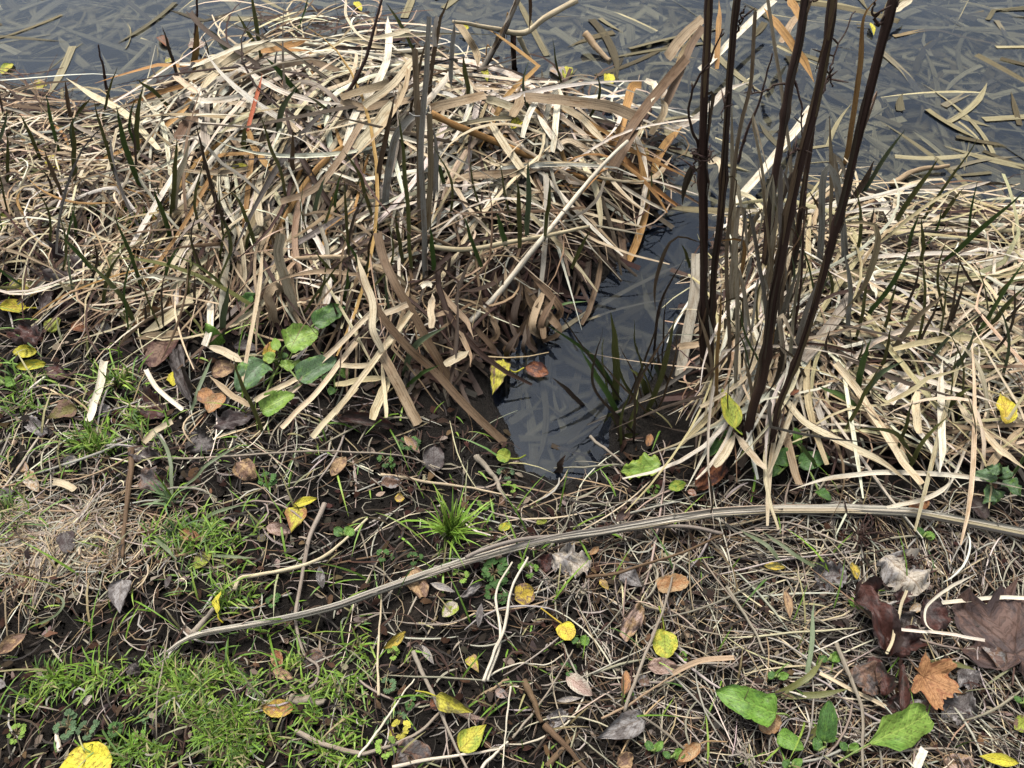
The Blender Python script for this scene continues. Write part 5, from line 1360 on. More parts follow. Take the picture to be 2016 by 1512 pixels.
stick('floating_reed_stalk', 'B', 44, 'T', [(1415, 190), (1480, 270), (1560, 350)], 'tan stalk end standing out of the pond', dz=[.05, .02, .0], cat='stalk')
stick('floating_reed_stalk', 'B', 34, 'P', [(1040, 200), (1070, 270), (1110, 340)], 'pale stalk stub right of the withered leaf', dz=[.15, .1, .05], cat='stalk')
stick('floating_reed_stalk', 'C', 40, 'T', [(1270, 1040), (1400, 970), (1590, 940)], 'twisted brown stalk at the right bank shore', dz=.015, cat='stalk')
# the dark seed heads
for reg, u, v, sz, lab in [('I', 1380, 330, 80, 'dark dry seed head lying on the pale ragged leaf'), ('I', 1080, 180, 130, 'tangled dark dead flower head above the rolled leaf'), ('H', 1390, 480, 60, 'grey fluffy seed head below the pale crumpled leaf'), ('I', 420, 1420, 70, 'grey fluffy seed head below the long dock leaf')]:
    c = hit(*px_of(reg, u, v), .03)[0]; r = float(sz * ZS * depth_of(c) / FPX)
    g = Geo()
    for k in range(26):
        e = c + np.append(rng.normal(0, .6, 2), abs(rng.normal(0, .25))) * r
        md = (c + e) / 2 + rng.normal(0, .2, 3) * r
        g.merge(tube(spline([c, md, e], 7), [.0012] * 5 + [.002, .0008], shade('D' if 'dark' in lab else 'G', .2), sides=5))
    tag(build('dry_seed_head', g, M_BARK), lab, 'seed head')
# wire loop tied round the bundle
Q = up_plane(np.array([px_of('B', u, v)[0] for u, v in [(420, 640), (440, 655), (470, 658), (500, 655), (520, 640), (528, 600)]]), np.array([px_of('B', u, v)[1] for u, v in [(420, 640), (440, 655), (470, 658), (500, 655), (520, 640), (528, 600)]]), hit(*px_of('B', 500, 1400), 0)[0] - np.array([0, .03, 0]), .05)
tag(build('wire_tie', tube(spline(Q, 20), .002, (.4, .39, .36, .5), sides=6), M_STRAW), 'thin grey tie looped round the upright reed bundle', 'wire')

# ------------------------------------------------------------------ leaves
PROF = dict(poplar=[(0, .0), (.04, .35), (.12, .78), (.25, 1), (.42, .95), (.6, .68), (.78, .36), (.9, .16), (1, .01)],
            oval=[(0, .05), (.08, .5), (.25, .9), (.45, 1), (.65, .9), (.85, .55), (.95, .25), (1, .02)],
            round=[(0, .15), (.06, .6), (.2, .93), (.45, 1), (.7, .9), (.88, .6), (.96, .3), (1, .03)],
            lance=[(0, .05), (.15, .5), (.35, .9), (.5, 1), (.7, .7), (.87, .32), (1, .01)],
            dock=[(0, .25), (.04, .75), (.12, 1), (.3, .98), (.5, .92), (.7, .78), (.85, .5), (.95, .24), (1, .02)],
            square=[(0, .5), (.1, .85), (.3, 1), (.6, .95), (.85, .75), (1, .35)],
            bitten=[(0, .1), (.1, .28), (.22, .5), (.3, .95), (.5, 1), (.7, .98), (.88, .9), (.97, .75), (1, .5)],
            strip=[(0, .4), (.1, .8), (.4, 1), (.7, .9), (.9, .6), (1, .15)])


def leaf_geo(B, Tp, wm, typ, c1, c2, cross=.5, bend=.3, up=(0, -.3, 1), roll=0.0, wave=.05, nu=20, nv=11, ragged=.05, asym=0.0):
    B = np.asarray(B, float); Tp = np.asarray(Tp, float)
    ax = Tp - B; L = np.linalg.norm(ax); ax = ax / L
    up = np.asarray(up, float); sd_ = unit(np.cross(ax, up)); nm = np.cross(sd_, ax)
    sd2 = sd_ * math.cos(roll) + nm * math.sin(roll); nm2 = -sd_ * math.sin(roll) + nm * math.cos(roll)
    t = np.linspace(0, 1, nu); pr = np.array(PROF[typ])
    hw = np.interp(t, pr[:, 0], pr[:, 1]) * wm / 2
    seed = rng.random() * 60
    eL = 1 + ragged * 2 * fbm(t * 9, np.full(nu, seed), 1.0, 3) + asym; eR = 1 + ragged * 2 * fbm(t * 9, np.full(nu, seed + 9), 1.0, 3) - asym
    x = np.linspace(-1, 1, nv)
    V = np.zeros((nu, nv, 3))
    bend = bend if abs(bend) > 1e-3 else 1e-3
    tw = rng.normal(0, .35)
    for j, xx in enumerate(x):
        w_ = hw * (eL if xx < 0 else eR)
        if abs(cross) > .02:
            Rr = wm / 2 / abs(cross); a = xx * w_ / Rr
            s_ = np.sin(a) * Rr; h_ = (1 - np.cos(a)) * Rr * np.sign(cross) + abs(xx) * w_ * .10
        else:
            s_ = xx * w_; h_ = abs(xx) * w_ * .1
        ph = (t - .5) * bend
        along = np.sin(ph) / bend * L + .5 * L
        arch = (np.cos(ph) - math.cos(bend / 2)) / bend * L
        rip = wave * wm * fbm(t * 4, np.full(nu, xx * 1.6 + seed), 1.0, 3) * 2.2 * (.25 + abs(xx))
        tt = tw * (t - .3); hh = h_ + rip
        V[:, j] = B + ax * along[:, None] + nm2 * (arch + hh * np.cos(tt) + s_ * np.sin(tt))[:, None] + sd2 * (s_ * np.cos(tt) - hh * np.sin(tt))[:, None]
    i = (np.arange(nu - 1)[:, None] * nv + np.arange(nv - 1)[None]).ravel()
    q = np.stack([i, i + 1, i + nv + 1, i + nv], 1)
    uv = np.stack([np.tile(np.linspace(0, 1, nv), nu), np.repeat(t, nv)], 1)
    r = rng.random()
    return Geo().add(V.reshape(-1, 3), q, uv, (*c1, r), (*c2, r))


MAPLE = [(0, 1.0), (8, .86), (13, .93), (20, .80), (29, .72), (35, .74), (42, .86), (50, .98), (57, .86), (63, .90), (72, .74), (88, .40), (100, .62), (112, .68), (122, .50), (145, .34), (165, .22), (180, .12)]


def maple_geo(c, ax, rad, c1, c2, up=(0, -.35, 1), curl=.3, wave=.12, foldline=0.0):
    ax = unit(np.asarray(ax, float)); up = np.asarray(up, float); sd_ = unit(np.cross(ax, up)); nm = np.cross(sd_, ax)
    A = [(-a, r) for a, r in MAPLE[::-1][1:]] + MAPLE[1:-1] + [MAPLE[-1]]
    A = [(-a, r) for a, r in MAPLE[:0:-1]] + MAPLE[:-1]
    ang = np.array([a for a, r in A]); rr = np.array([r for a, r in A])
    a2 = np.linspace(-180, 180, 73)[:-1]; r2 = np.interp(a2, ang, rr) * (1 + .05 * rng.normal(0, 1, 72))
    rings = [.01, .2, .4, .6, .8, 1.0]
    V = []; uv = []; seed = rng.random() * 50
    for k in rings:
        x = np.cos(np.radians(a2)) * r2 * k; y = np.sin(np.radians(a2)) * r2 * k
        h = curl * (x * x + y * y) * .5 + wave * fbm(x * 2.2 + seed, y * 2.2, 1.0, 3) * (.3 + k) + foldline * np.abs(y) + .03 * np.abs(np.sin(np.radians(a2) * 3.3)) * k
        V.append(c + rad * (ax * x[:, None] + sd_ * y[:, None] + nm * h[:, None]))
        uv.append(np.stack([.5 + np.sin(np.radians(a2) * 3.6) * .5 * k, np.full(72, .1 + .8 * k)], 1))
    n = 72
    i = np.arange(len(rings) - 1)[:, None] * n; j = np.arange(n)[None]; j2 = (j + 1) % n
    q = np.stack([i + j, i + j2, i + n + j2, i + n + j], -1).reshape(-1, 4)
    r = rng.random()
    return Geo().add(np.concatenate(V), q, np.concatenate(uv), (*c1, r), (*c2, r))


LC = dict(mar=(.135, .082, .066), yel=(.64, .57, .05), lem=(.50, .46, .06), gold=(.56, .41, .06), lime=(.30, .36, .05), olv=(.16, .14, .04), tan=(.42, .28, .15), ora=(.40, .205, .09), bro=(.19, .115, .08),
          pin=(.42, .30, .25), gry=(.30, .28, .27), dgy=(.12, .105, .10), pur=(.065, .045, .043), red=(.085, .035, .028), blk=(.03, .023, .02), rust=(.26, .10, .045), pal=(.50, .44, .36), dk=(.05, .035, .028),
          grn=(.13, .26, .035), dgn=(.06, .14, .03), lgn=(.19, .31, .05), blu=(.09, .16, .07))


def px_len(c, dvec):
    u, v = to_px(np.stack([c, c + dvec * .01]))
    return math.hypot(u[1] - u[0], v[1] - v[0]) / .01


def leaf_place(reg, b, t, dz):
    p = np.array([px_of(reg, *b), px_of(reg, *t)])
    d2 = (dz, dz) if np.isscalar(dz) else dz
    Q = hit(p[:, 0], p[:, 1], np.array(d2))
    # keep a leaf from being stretched where the ground falls away under its far end
    return Q[0], Q[1]


def leaf(reg, b, t, wz, typ, k1, k2, label, cross=.4, bend=.4, dz=.012, stalk=None, roll=0., name='fallen_leaf', cat='leaf', mat=None, wave=.05, ragged=.03, asym=0., parent=None, stalk_c=None):
    wave = wave * 1.5; ragged = ragged * 1.5
    B, Tp = leaf_place(reg, b, t, dz)
    mid = (B + Tp) / 2; ax = unit(Tp - B)
    sd_ = unit(np.cross(ax, np.array([0, -.3, 1.])))
    wm = wz * ZS / px_len(mid, sd_)
    chord = math.sin(abs(bend) / 2) / (abs(bend) / 2 + 1e-9)
    ex = (1 / max(chord, .5) - 1) / 2
    B2, T2 = B - (Tp - B) * ex, Tp + (Tp - B) * ex
    g = leaf_geo(B2, T2, wm, typ, LC[k1], LC[k2], cross, bend, roll=roll, wave=wave, ragged=ragged, asym=asym)
    if parent is None:                                           # rest it on the ground: lift if it digs in
        v = g.v[0]; pen = (TW(v[:, 0], v[:, 1]) + .002 - v[:, 2])
        lift = max(0.0, float(np.quantile(pen, .85)))
        v[:, 2] += lift
        o = tag(build(name, g, mat or M_LEAF), label, cat)
    else:
        o = build(name, g, mat or M_LEAF, parent=parent); lift = 0
    if stalk:
        Q = np.array([px_of(reg, *p) for p in stalk])
        Q3 = np.vstack([g.v[0].reshape(20, 11, 3)[0, 5], hit(Q[:, 0], Q[:, 1], dz if np.isscalar(dz) else dz[0])])
        S = spline(Q3, 10)
        build('stalk', tube(S, px2m(S, 9 * ZS) / 2, (*(stalk_c or np.array(LC[k1]) * .9), .4), sides=6), M_STRAW, parent=o)
    return o


L = leaf
# far and left
L('A', (330, 960), (270, 890), 75, 'oval', 'gold', 'yel', 'gold yellow leaf among blades of the left bank', dz=.04)
L('A', (900, 1260), (870, 1160), 80, 'round', 'lem', 'yel', 'yellow leaf behind an olive shoot on the left bank', dz=.05)
L('A', (60, 1290), (-20, 1240), 100, 'round', 'lime', 'olv', 'lime leaf with brown spots at the left bank edge', dz=.04)
L('A', (1440, 960), (1300, 950), 45, 'oval', 'lem', 'olv', 'narrow yellow leaf below the red stalk', dz=.07)
L('A', (270, 480), (190, 500), 66, 'oval', 'lem', 'tan', 'pale yellow leaf on the pond shore at left', dz=.01)
L('A', (70, 360), (10, 420), 60, 'oval', 'lem', 'lime', 'lemon leaf floating by the left shore', dz=.004)
L('A', (985, 335), (935, 355), 36, 'oval', 'lem', 'pal', 'tiny pale leaf floating by the mound corner', dz=.003)
L('A', (1065, 260), (1165, 250), 60, 'oval', 'pin', 'pal', 'pinkish leaf half sunk in clear water', dz=.003)
L('A', (905, 205), (955, 265), 60, 'oval', 'bro', 'rust', 'brown leaf half sunk in clear water', dz=.006, cross=.9)
L('A', (510, 920), (620, 905), 60, 'lance', 'rust', 'bro', 'rust brown leaf caught between left bank blades', dz=.04, cross=1.)
L('A', (780, 1190), (900, 1120), 100, 'oval', 'olv', 'dgy', 'dull olive leaf lying on left bank blades', dz=.03)
L('A', (100, 1280), (140, 1420), 60, 'lance', 'rust', 'bro', 'curled rust leaf near the left bank foot', dz=.03, cross=1.2)
L('A', (250, 1400), (300, 1470), 70, 'oval', 'tan', 'ora', 'tan leaf above the dark purple leaf', dz=.03)
L('B', (700, 160), (760, 158), 46, 'oval', 'yel', 'lem', 'yellow leaf tip under the jointed stalk', dz=.02)
L('B', (860, 460), (835, 405), 44, 'oval', 'lem', 'lime', 'yellow leaf sliver on the mound back', dz=.07)
L('B', (1320, 380), (1310, 455), 64, 'round', 'lem', 'lime', 'pale yellow leaf floating beside a bigger faded one', dz=.004)
L('B', (1230, 380), (1300, 450), 80, 'oval', 'tan', 'gry', 'faded brownish leaf floating beside the pale yellow one', dz=.003)
L('B', (1560, 480), (1545, 420), 66, 'round', 'yel', 'lem', 'small bright lemon leaf floating on the pond', dz=.004, name='fallen_leaf')
L('B', (1000, 730), (1070, 690), 80, 'oval', 'yel', 'olv', 'yellow leaf folded round a stalk on the mound', dz=.1, cross=1.2, bend=.8)
L('B', (110, 10), (150, 60), 40, 'oval', 'yel', 'lem', 'yellow leaf behind the mound top', dz=.01)
L('B', (1660, 780), (1780, 880), 60, 'oval', 'gold', 'tan', 'buff leaf lying at the mound end', dz=.03)
L('C', (1145, 130), (1165, 200), 34, 'lance', 'yel', 'lem', 'yellow leaf sliver left of the leaning dark stem', dz=.01)
L('B', (1010, 180), (1010, 440), 70, 'strip', 'dk', 'red', 'withered blackish leaf hanging beside the jointed stalk', dz=(.22, .06), cross=2.2, bend=.2, wave=.2, ragged=.15, mat=M_WET)
L('B', (1850, 560), (1880, 500), 30, 'lance', 'pal', 'tan', 'pale curled leaf end by the mound end', dz=.1)
# left middle
L('D', (150, 305), (-5, 300), 80, 'oval', 'yel', 'gold', 'bright yellow leaf with a long stalk left of the dark purple leaf', stalk=[(215, 305)], cross=.6)
L('D', (80, 240), (110, 135), 80, 'oval', 'olv', 'lem', 'olive brown leaf behind the bright yellow leaf', dz=.02)
L('D', (160, 250), (225, 165), 110, 'oval', 'lem', 'tan', 'buff yellow leaf touching the dark purple leaf', dz=.03)
L('D', (290, 445), (320, 360), 90, 'round', 'lime', 'olv', 'round dull green leaf below the dark purple leaf')
L('D', (210, 555), (70, 555), 75, 'oval', 'lem', 'yel', 'pale yellow leaf above the folded yellow leaf', cross=.7, roll=.3)
L('D', (260, 620), (90, 640), 66, 'oval', 'yel', 'lime', 'folded yellow leaf with a flat upper edge', cross=1.2, roll=.4, dz=.02)
L('D', (985, 665), (985, 750), 60, 'oval', 'yel', 'lem', 'small yellow notched leaf under the square brown leaf', ragged=.3)
L('D', (435, 870), (260, 930), 110, 'poplar', 'olv', 'bro', 'brown and olive pointed leaf on the grassy bank', dz=.02, cross=.5)
L('D', (960, 470), (870, 640), 160, 'square', 'bro', 'red', 'square reddish brown leaf lying flat', dz=.03, cross=.15, bend=.15, wave=.02)
L('D', (1000, 485), (965, 510), 40, 'oval', 'lem', 'olv', 'tiny pale leaf at the square brown leaf corner', dz=.035)
L('D', (250, 60), (500, 160), 200, 'square', 'pur', 'dgy', 'crumpled dark purple leaf of many folds', dz=.03, cross=.8, bend=.6, wave=.35, ragged=.2, mat=M_WET)
L('D', (320, 230), (500, 280), 190, 'square', 'red', 'pur', 'dark purple red leaf lobe below the crumpled one', dz=.015, cross=.3, wave=.25, ragged=.2, mat=M_WET)
L('D', (250, 330), (300, 180), 90, 'strip', 'pur', 'dgy', 'grey purple rolled leaf edge beside buff yellow leaf', dz=.03, cross=1.4, wave=.2, mat=M_WET)
L('D', (400, 190), (525, 150), 70, 'lance', 'ora', 'tan', 'orange curled leaf beside the dark purple leaf', dz=.04, cross=1.2)
L('D', (1120, 780), (1230, 850), 100, 'oval', 'ora', 'bro', 'orange leaf of an overlapping pair', dz=.03, cross=.4)
L('D', (1180, 900), (1270, 790), 100, 'oval', 'tan', 'ora', 'tan leaf of an overlapping pair', dz=.03, cross=.4)
L('D', (1250, 880), (1295, 810), 60, 'oval', 'gry', 'pal', 'whitish leaf scrap beside the overlapping pair', dz=.02)
L('D', (780, 800), (930, 920), 150, 'square', 'red', 'pur', 'dark red matted leaf below the curved white straw', cross=.3, wave=.2, ragged=.2, mat=M_WET)
L('D', (1010, 530), (1080, 830), 120, 'strip', 'dgy', 'blk', 'black grey curled leaf right of the square brown leaf', dz=.03, cross=1.5, bend=.5, wave=.25, ragged=.1, mat=M_WET)
L('D', (1200, 680), (1340, 640), 110, 'oval', 'tan', 'bro', 'tan leaf under the cream blade', dz=.02, cross=.8)
L('D', (1340, 740), (1500, 690), 120, 'oval', 'bro', 'tan', 'brown leaf behind the tall dock leaf', dz=.01)
L('D', (1560, 560), (1490, 560), 110, 'square', 'gold', 'ora', 'orange and yellow leaf behind the dock plant', dz=.03, cross=.3)
L('D', (1320, 520), (1470, 540), 80, 'lance', 'dgy', 'pur', 'dark curled leaf behind the tall dock leaf', dz=.02, cross=1., mat=M_WET)
L('D', (880, 160), (960, 200), 90, 'oval', 'bro', 'tan', 'brown leaf standing among left bank straws', dz=.04, cross=.8)
L('D', (920, 230), (980, 330), 70, 'lance', 'ora', 'tan', 'orange brown leaf below the standing brown one', dz=.04, cross=1.)
L('D', (700, 400), (960, 330), 80, 'strip', 'tan', 'ora', 'crumpled tan leaf along the broad pale blade', dz=.03, cross=1., wave=.2)
L('D', (1660, 1430), (1800, 1385), 60, 'lance', 'yel', 'lem', 'yellow green curved leaf above the yellow brown leaf', cross=.9, dz=.02)
L('D', (1700, 1430), (1650, 1580), 125, 'poplar', 'lem', 'ora', 'yellow leaf with brown stalk end on bare soil', cross=.3)
L('D', (155, 1230), (220, 1350), 90, 'oval', 'tan', 'pal', 'tan leaf at the edge of the thatch', cross=.8)
L('D', (110, 1190), (160, 1230), 70, 'oval', 'pin', 'tan', 'small pinkish leaf above the tan leaf', cross=.5)
L('D', (370, 1210), (440, 1150), 70, 'oval', 'pal', 'gry', 'whitish curled leaf on the dark bank', cross=1.1)
L('D', (1340, 1180), (1450, 1270), 130, 'oval', 'bro', 'tan', 'faded brown leaf below the long grey twig', cross=.4, wave=.12)
L('D', (1080, 1020), (1190, 1120), 140, 'square', 'dgy', 'blk', 'black leaf over the long grey twig', cross=.3, wave=.2, ragged=.25, mat=M_WET)
L('D', (760, 1120), (900, 1160), 110, 'square', 'dgy', 'pur', 'dark grey leaf beside the reddish stick top', cross=.3, wave=.2, ragged=.2, mat=M_WET)
L('D', (1210, 980), (1440, 920), 110, 'strip', 'pur', 'dgy', 'long dark leaf below the overlapping pair', cross=.9, wave=.2, mat=M_WET)
L('D', (800, 1250), (950, 1330), 120, 'square', 'dgy', 'bro', 'decayed dark leaf at the tall grass blade foot', cross=.2, wave=.2, ragged=.25, mat=M_WET)
L('D', (60, 1400), (-40, 1340), 130, 'square', 'dgy', 'pur', 'dark wet leaf at the thatch edge', cross=.3, wave=.2, mat=M_WET)
L('D', (170, 950), (260, 1020), 90, 'square', 'dgy', 'gry', 'grey decayed leaf under the brown olive leaf', cross=.3, wave=.2, mat=M_WET)
L('D', (90, 420), (220, 500), 150, 'square', 'red', 'pur', 'purple red crumpled leaf below the bright yellow leaf', cross=.4, wave=.25, ragged=.2, mat=M_WET)
L('D', (280, 640), (370, 700), 90, 'square', 'red', 'pur', 'small dark red leaf on the grassy bank', cross=.5, wave=.2, mat=M_WET)
L('D', (1880, 1260), (1960, 1150), 70, 'oval', 'tan', 'bro', 'brown leaf right of the faded brown leaf', cross=.5)
L('D', (400, 400), (500, 430), 70, 'oval', 'rust', 'bro', 'small rust leaf under the dark purple leaf', cross=.5)
L('D', (540, 400), (650, 450), 70, 'lance', 'gry', 'pal', 'grey pointed leaf under the broad pale blade', cross=.6)
L('D', (540, 890), (630, 890), 80, 'square', 'gry', 'dgy', 'grey soft leaf beside the thick white straw', cross=.4, wave=.15)
# centre
L('E', (950, 600), (890, 800), 120, 'poplar', 'lem', 'bro', 'torn yellow leaf with dark holes at the channel head', stalk=[(1010, 670), (1070, 645)], dz=.03, cross=.5, ragged=.12)
L('E', (1080, 640), (1210, 680), 90, 'oval', 'rust', 'red', 'wet rust leaf floating at the channel head', dz=.01, mat=M_WET)
L('E', (990, 1160), (915, 1130), 80, 'round', 'lime', 'lgn', 'small green leaf with a stalk at the channel foot', stalk=[(1040, 1160), (1080, 1140)], dz=.03, cross=.5)
L('E', (560, 1230), (560, 1085), 125, 'round', 'dgy', 'pur', 'round dark grey leaf on the bare mud', dz=.015, cross=.3, mat=M_WET)
L('E', (335, 1385), (395, 1385), 60, 'lance', 'tan', 'gold', 'small tan leaf on bare black soil', cross=.7)
L('E', (1770, 1090), (1790, 1020), 50, 'oval', 'ora', 'bro', 'orange leaf below the channel shoots', dz=.03, cross=.8)
L('E', (1890, 1330), (1990, 1300), 66, 'oval', 'lime', 'grn', 'small green leaf right of the lobed dock leaf', dz=.03)
L('E', (390, 1030), (480, 1130), 66, 'lance', 'tan', 'pin', 'pinkish curled leaf left of the round dark leaf', dz=.02, cross=1.)
L('E', (250, 1300), (380, 1290), 80, 'oval', 'bro', 'gry', 'brown leaf lying on mud near the pale twig', dz=.01, wave=.12)
L('E', (0, 1240), (50, 1150), 80, 'oval', 'tan', 'bro', 'tan leaf above the bare mud', dz=.015, cross=.5)
L('E', (20, 930), (330, 980), 100, 'strip', 'dk', 'red', 'dark rotten leaf roll behind the round dark leaf', dz=.02, cross=1.5, wave=.15, mat=M_WET)
# right middle
L('F', (380, 990), (300, 760), 110, 'poplar', 'lime', 'lem', 'yellow green leaf hung among dark stem feet', dz=.12, cross=.5, stalk=[(400, 1010), (420, 1025)])
L('F', (1920, 960), (1880, 790), 125, 'poplar', 'gold', 'yel', 'golden leaf with brown tip on the right bank', dz=.1, cross=.6)
L('F', (310, 1190), (160, 1320), 130, 'square', 'rust', 'red', 'rust red leaf under the dark stem feet', dz=.03, cross=.6, wave=.12)
L('F', (90, 1305), (0, 1330), 60, 'oval', 'lime', 'dgn', 'dull green leaf left of the rust leaf', dz=.02)
L('F', (110, 1340), (160, 1370), 40, 'oval', 'pin', 'rust', 'small pink bud scale at the fallen stem', dz=.03)
L('F', (1360, 1450), (1480, 1400), 80, 'oval', 'rust', 'ora', 'rust leaf lying behind the long fallen stem', dz=.03)
L('F', (1700, 1380), (1800, 1500), 90, 'strip', 'dk', 'pur', 'dark leaf behind the fallen stem at right', dz=.03, cross=1., mat=M_WET)
L('F', (690, 800), (740, 770), 30, 'oval', 'rust', 'red', 'small dark red scrap at the stem feet', dz=.1)
# bottom left
L('G', (480, 1640), (480, 1355), 340, 'round', 'yel', 'gold', 'large bright yellow leaf cut by the frame', cross=-.2, bend=.1, dz=.012, wave=.02, ragged=.01)
L('G', (690, 430), (680, 620), 150, 'poplar', 'gry', 'dgy', 'grey white mottled leaf pointing down the bank', cross=.3, ragged=.06, dz=.015)
L('G', (370, 160), (400, 270), 110, 'square', 'dgy', 'pur', 'dark purple grey leaf on the tan thatch', cross=.2, dz=.015)
L('G', (1015, 155), (1140, 205), 80, 'oval', 'ora', 'bro', 'small orange brown leaf above the curled yellow leaf', cross=.8)
L('G', (1110, 370), (1190, 270), 90, 'oval', 'lime', 'olv', 'pale green leaf lying in grass', cross=.5)
L('G', (1235, 625), (1255, 490), 70, 'lance', 'yel', 'lem', 'curled yellow leaf standing on its stalk', stalk=[(1240, 650), (1265, 675)], cross=1.2, dz=.02, roll=.5)
L('G', (1665, 1160), (1480, 1155), 110, 'oval', 'ora', 'gold', 'round orange leaf with a dark midrib', cross=.3, dz=.015)
L('G', (1560, 830), (1590, 935), 80, 'oval', 'rust', 'tan', 'pinkish brown leaf beside looped root strand', cross=.6)
L('G', (1545, 945), (1660, 990), 70, 'oval', 'tan', 'bro', 'brown leaf under the pinkish brown one', cross=.8)
L('G', (150, 740), (-10, 850), 100, 'lance', 'bro', 'tan', 'brown folded leaf at the thatch foot', cross=1., dz=.02)
L('G', (1510, 130), (1650, 160), 90, 'oval', 'pin', 'bro', 'pinkish withered leaf under the yellow brown leaf', cross=1.)
L('G', (1490, 215), (1480, 170), 50, 'round', 'dgy', 'olv', 'small dull grey leaf left of the withered one')
L('G', (480, 1140), (520, 1085), 46, 'strip', 'pal', 'gry', 'white curled chip on black soil', cross=1.4, dz=.02)
L('G', (720, 900), (810, 960), 90, 'strip', 'dgy', 'blk', 'black leaf clod left of fallen stem tip', cross=1., wave=.3, ragged=.2, mat=M_WET)
L('G', (20, 1000), (-40, 1050), 90, 'oval', 'gry', 'dgy', 'grey leaf at the grass patch edge', cross=.5)
L('G', (1730, 900), (1840, 860), 110, 'square', 'dgy', 'bro', 'dark brown leaf behind the looped root', cross=.3, wave=.15, mat=M_WET)
L('G', (1830, 480), (1810, 350), 60, 'lance', 'dgy', 'gry', 'grey standing leaf near the hooked twig', cross=.9, dz=.02)
L('G', (940, 480), (970, 400), 40, 'lance', 'dgy', 'pur', 'dark narrow leaf standing in grass', cross=.8, dz=.02)
# bottom centre
L('H', (430, 380), (500, 530), 130, 'square', 'tan', 'bro', 'tan brown leaf under the fallen stem', cross=.5, wave=.12)
L('H', (1020, 535), (1125, 490), 125, 'round', 'gold', 'bro', 'yellow leaf with brown spots', cross=.3, dz=.02)
L('H', (1285, 680), (1340, 775), 110, 'round', 'gold', 'yel', 'round gold leaf on a pale stalk', stalk=[(1230, 640), (1165, 590)], cross=.5, dz=.02)
L('H', (400, 725), (265, 825), 70, 'lance', 'gold', 'olv', 'dull gold curled leaf left of the knotted twig', cross=1., dz=.02, roll=.4)
L('H', (760, 865), (815, 955), 80, 'poplar', 'tan', 'lem', 'buff leaf standing on black soil', cross=.8, dz=.02)
L('H', (570, 1090), (780, 1180), 130, 'poplar', 'lem', 'olv', 'folded yellow leaf with long stalk', stalk=[(520, 1070), (455, 1060)], cross=1.1, dz=.03, roll=-.3)
L('H', (705, 1400), (855, 1250), 150, 'poplar', 'lem', 'lime', 'lemon leaf with a sharp tip at the frame foot', cross=.7, dz=.02, roll=.15)
L('H', (350, 1400), (540, 1430), 170, 'square', 'dgy', 'bro', 'broad dark brown leaf below rosette', cross=.3, wave=.1, mat=M_WET)
L('H', (1760, 1210), (1470, 1330), 165, 'poplar', 'gry', 'dgy', 'large grey leaf mottled black', cross=.5, dz=.02, wave=.08, ragged=.06)
L('H', (1310, 970), (1460, 1085), 100, 'oval', 'pin', 'pal', 'pale pink oval leaf with a point', cross=.5, dz=.02)
L('H', (1635, 640), (1730, 700), 260, 'oval', 'pin', 'tan', 'wide pink crinkled leaf hanging from a white stalk', stalk=[(1636, 560), (1650, 420)], cross=.9, dz=.025, wave=.12)
L('H', (1865, 715), (1870, 880), 150, 'round', 'lime', 'lem', 'lime green leaf with brown right edge', stalk=[(1855, 650), (1835, 580)], cross=.3, dz=.025)
L('H', (1770, 920), (1940, 920), 100, 'oval', 'bro', 'pin', 'brown oval leaf touching the lime green leaf', cross=.4)
L('H', (1640, 1080), (1650, 945), 70, 'oval', 'ora', 'bro', 'orange brown curled leaf below black soil', cross=1.1, dz=.02)
L('H', (1825, 470), (2000, 430), 115, 'square', 'ora', 'tan', 'orange tan leaf pinned by a grey stalk', cross=.4, dz=.02, ragged=.12)
L('H', (1620, 380), (1740, 470), 120, 'poplar', 'gry', 'dgy', 'grey green leaf with pointed end above pink leaf', cross=.8, dz=.02)
L('H', (1240, 290), (1440, 370), 170, 'square', 'pal', 'gry', 'pale crumpled skeleton leaf under the fallen stem', cross=.4, wave=.3, ragged=.25, dz=.02)
L('H', (1180, 280), (1200, 390), 90, 'square', 'red', 'pur', 'dark red leaf left of the pale crumpled one', cross=.4, wave=.2, mat=M_WET)
L('H', (925, 145), (1000, 115), 50, 'oval', 'lime', 'yel', 'small lime leaf right of the bright tuft', cross=.4)
L('H', (1140, 110), (1200, 90), 40, 'oval', 'lime', 'olv', 'tiny dull green leaf above the fallen stem', cross=.4)
L('H', (690, 560), (610, 640), 90, 'oval', 'pal', 'lime', 'pale greenish leaf below the fallen stem', cross=.8)
L('H', (1500, 430), (1550, 490), 50, 'lance', 'tan', 'gold', 'small tan leaf above the pink crinkled leaf', cross=.8)
L('H', (1440, 290), (1500, 240), 40, 'lance', 'tan', 'ora', 'buff leaf tip above the pale crumpled leaf', cross=.7)
L('H', (1600, 1480), (1690, 1420), 110, 'oval', 'bro', 'tan', 'brown shiny leaf below the large grey leaf', cross=.7)
L('H', (1940, 1480), (2010, 1360), 90, 'oval', 'tan', 'ora', 'tan brown leaf near the bottom edge', cross=.7)
L('H', (810, 700), (830, 560), 50, 'lance', 'dgy', 'gry', 'grey twisted leaf below the pale greenish one', cross=1., dz=.02)
L('H', (540, 450), (680, 500), 50, 'lance', 'gry', 'pal', 'grey narrow leaf right of the tan brown one', cross=.9, dz=.02)
L('H', (720, 530), (830, 450), 50, 'strip', 'gry', 'dgy', 'grey shrivelled leaf under the fallen stem', cross=1., wave=.3, dz=.02)
L('H', (905, 1060), (980, 1090), 60, 'oval', 'pin', 'gry', 'faded pink leaf left of the broken stick', cross=.7)
L('H', (1250, 1115), (1400, 1100), 40, 'lance', 'gry', 'pal', 'pale grey narrow leaf below the pink oval leaf', cross=.8)
L('H', (1720, 990), (1780, 1020), 70, 'oval', 'bro', 'gry', 'dull brown leaf right of the orange brown curl', cross=.7)
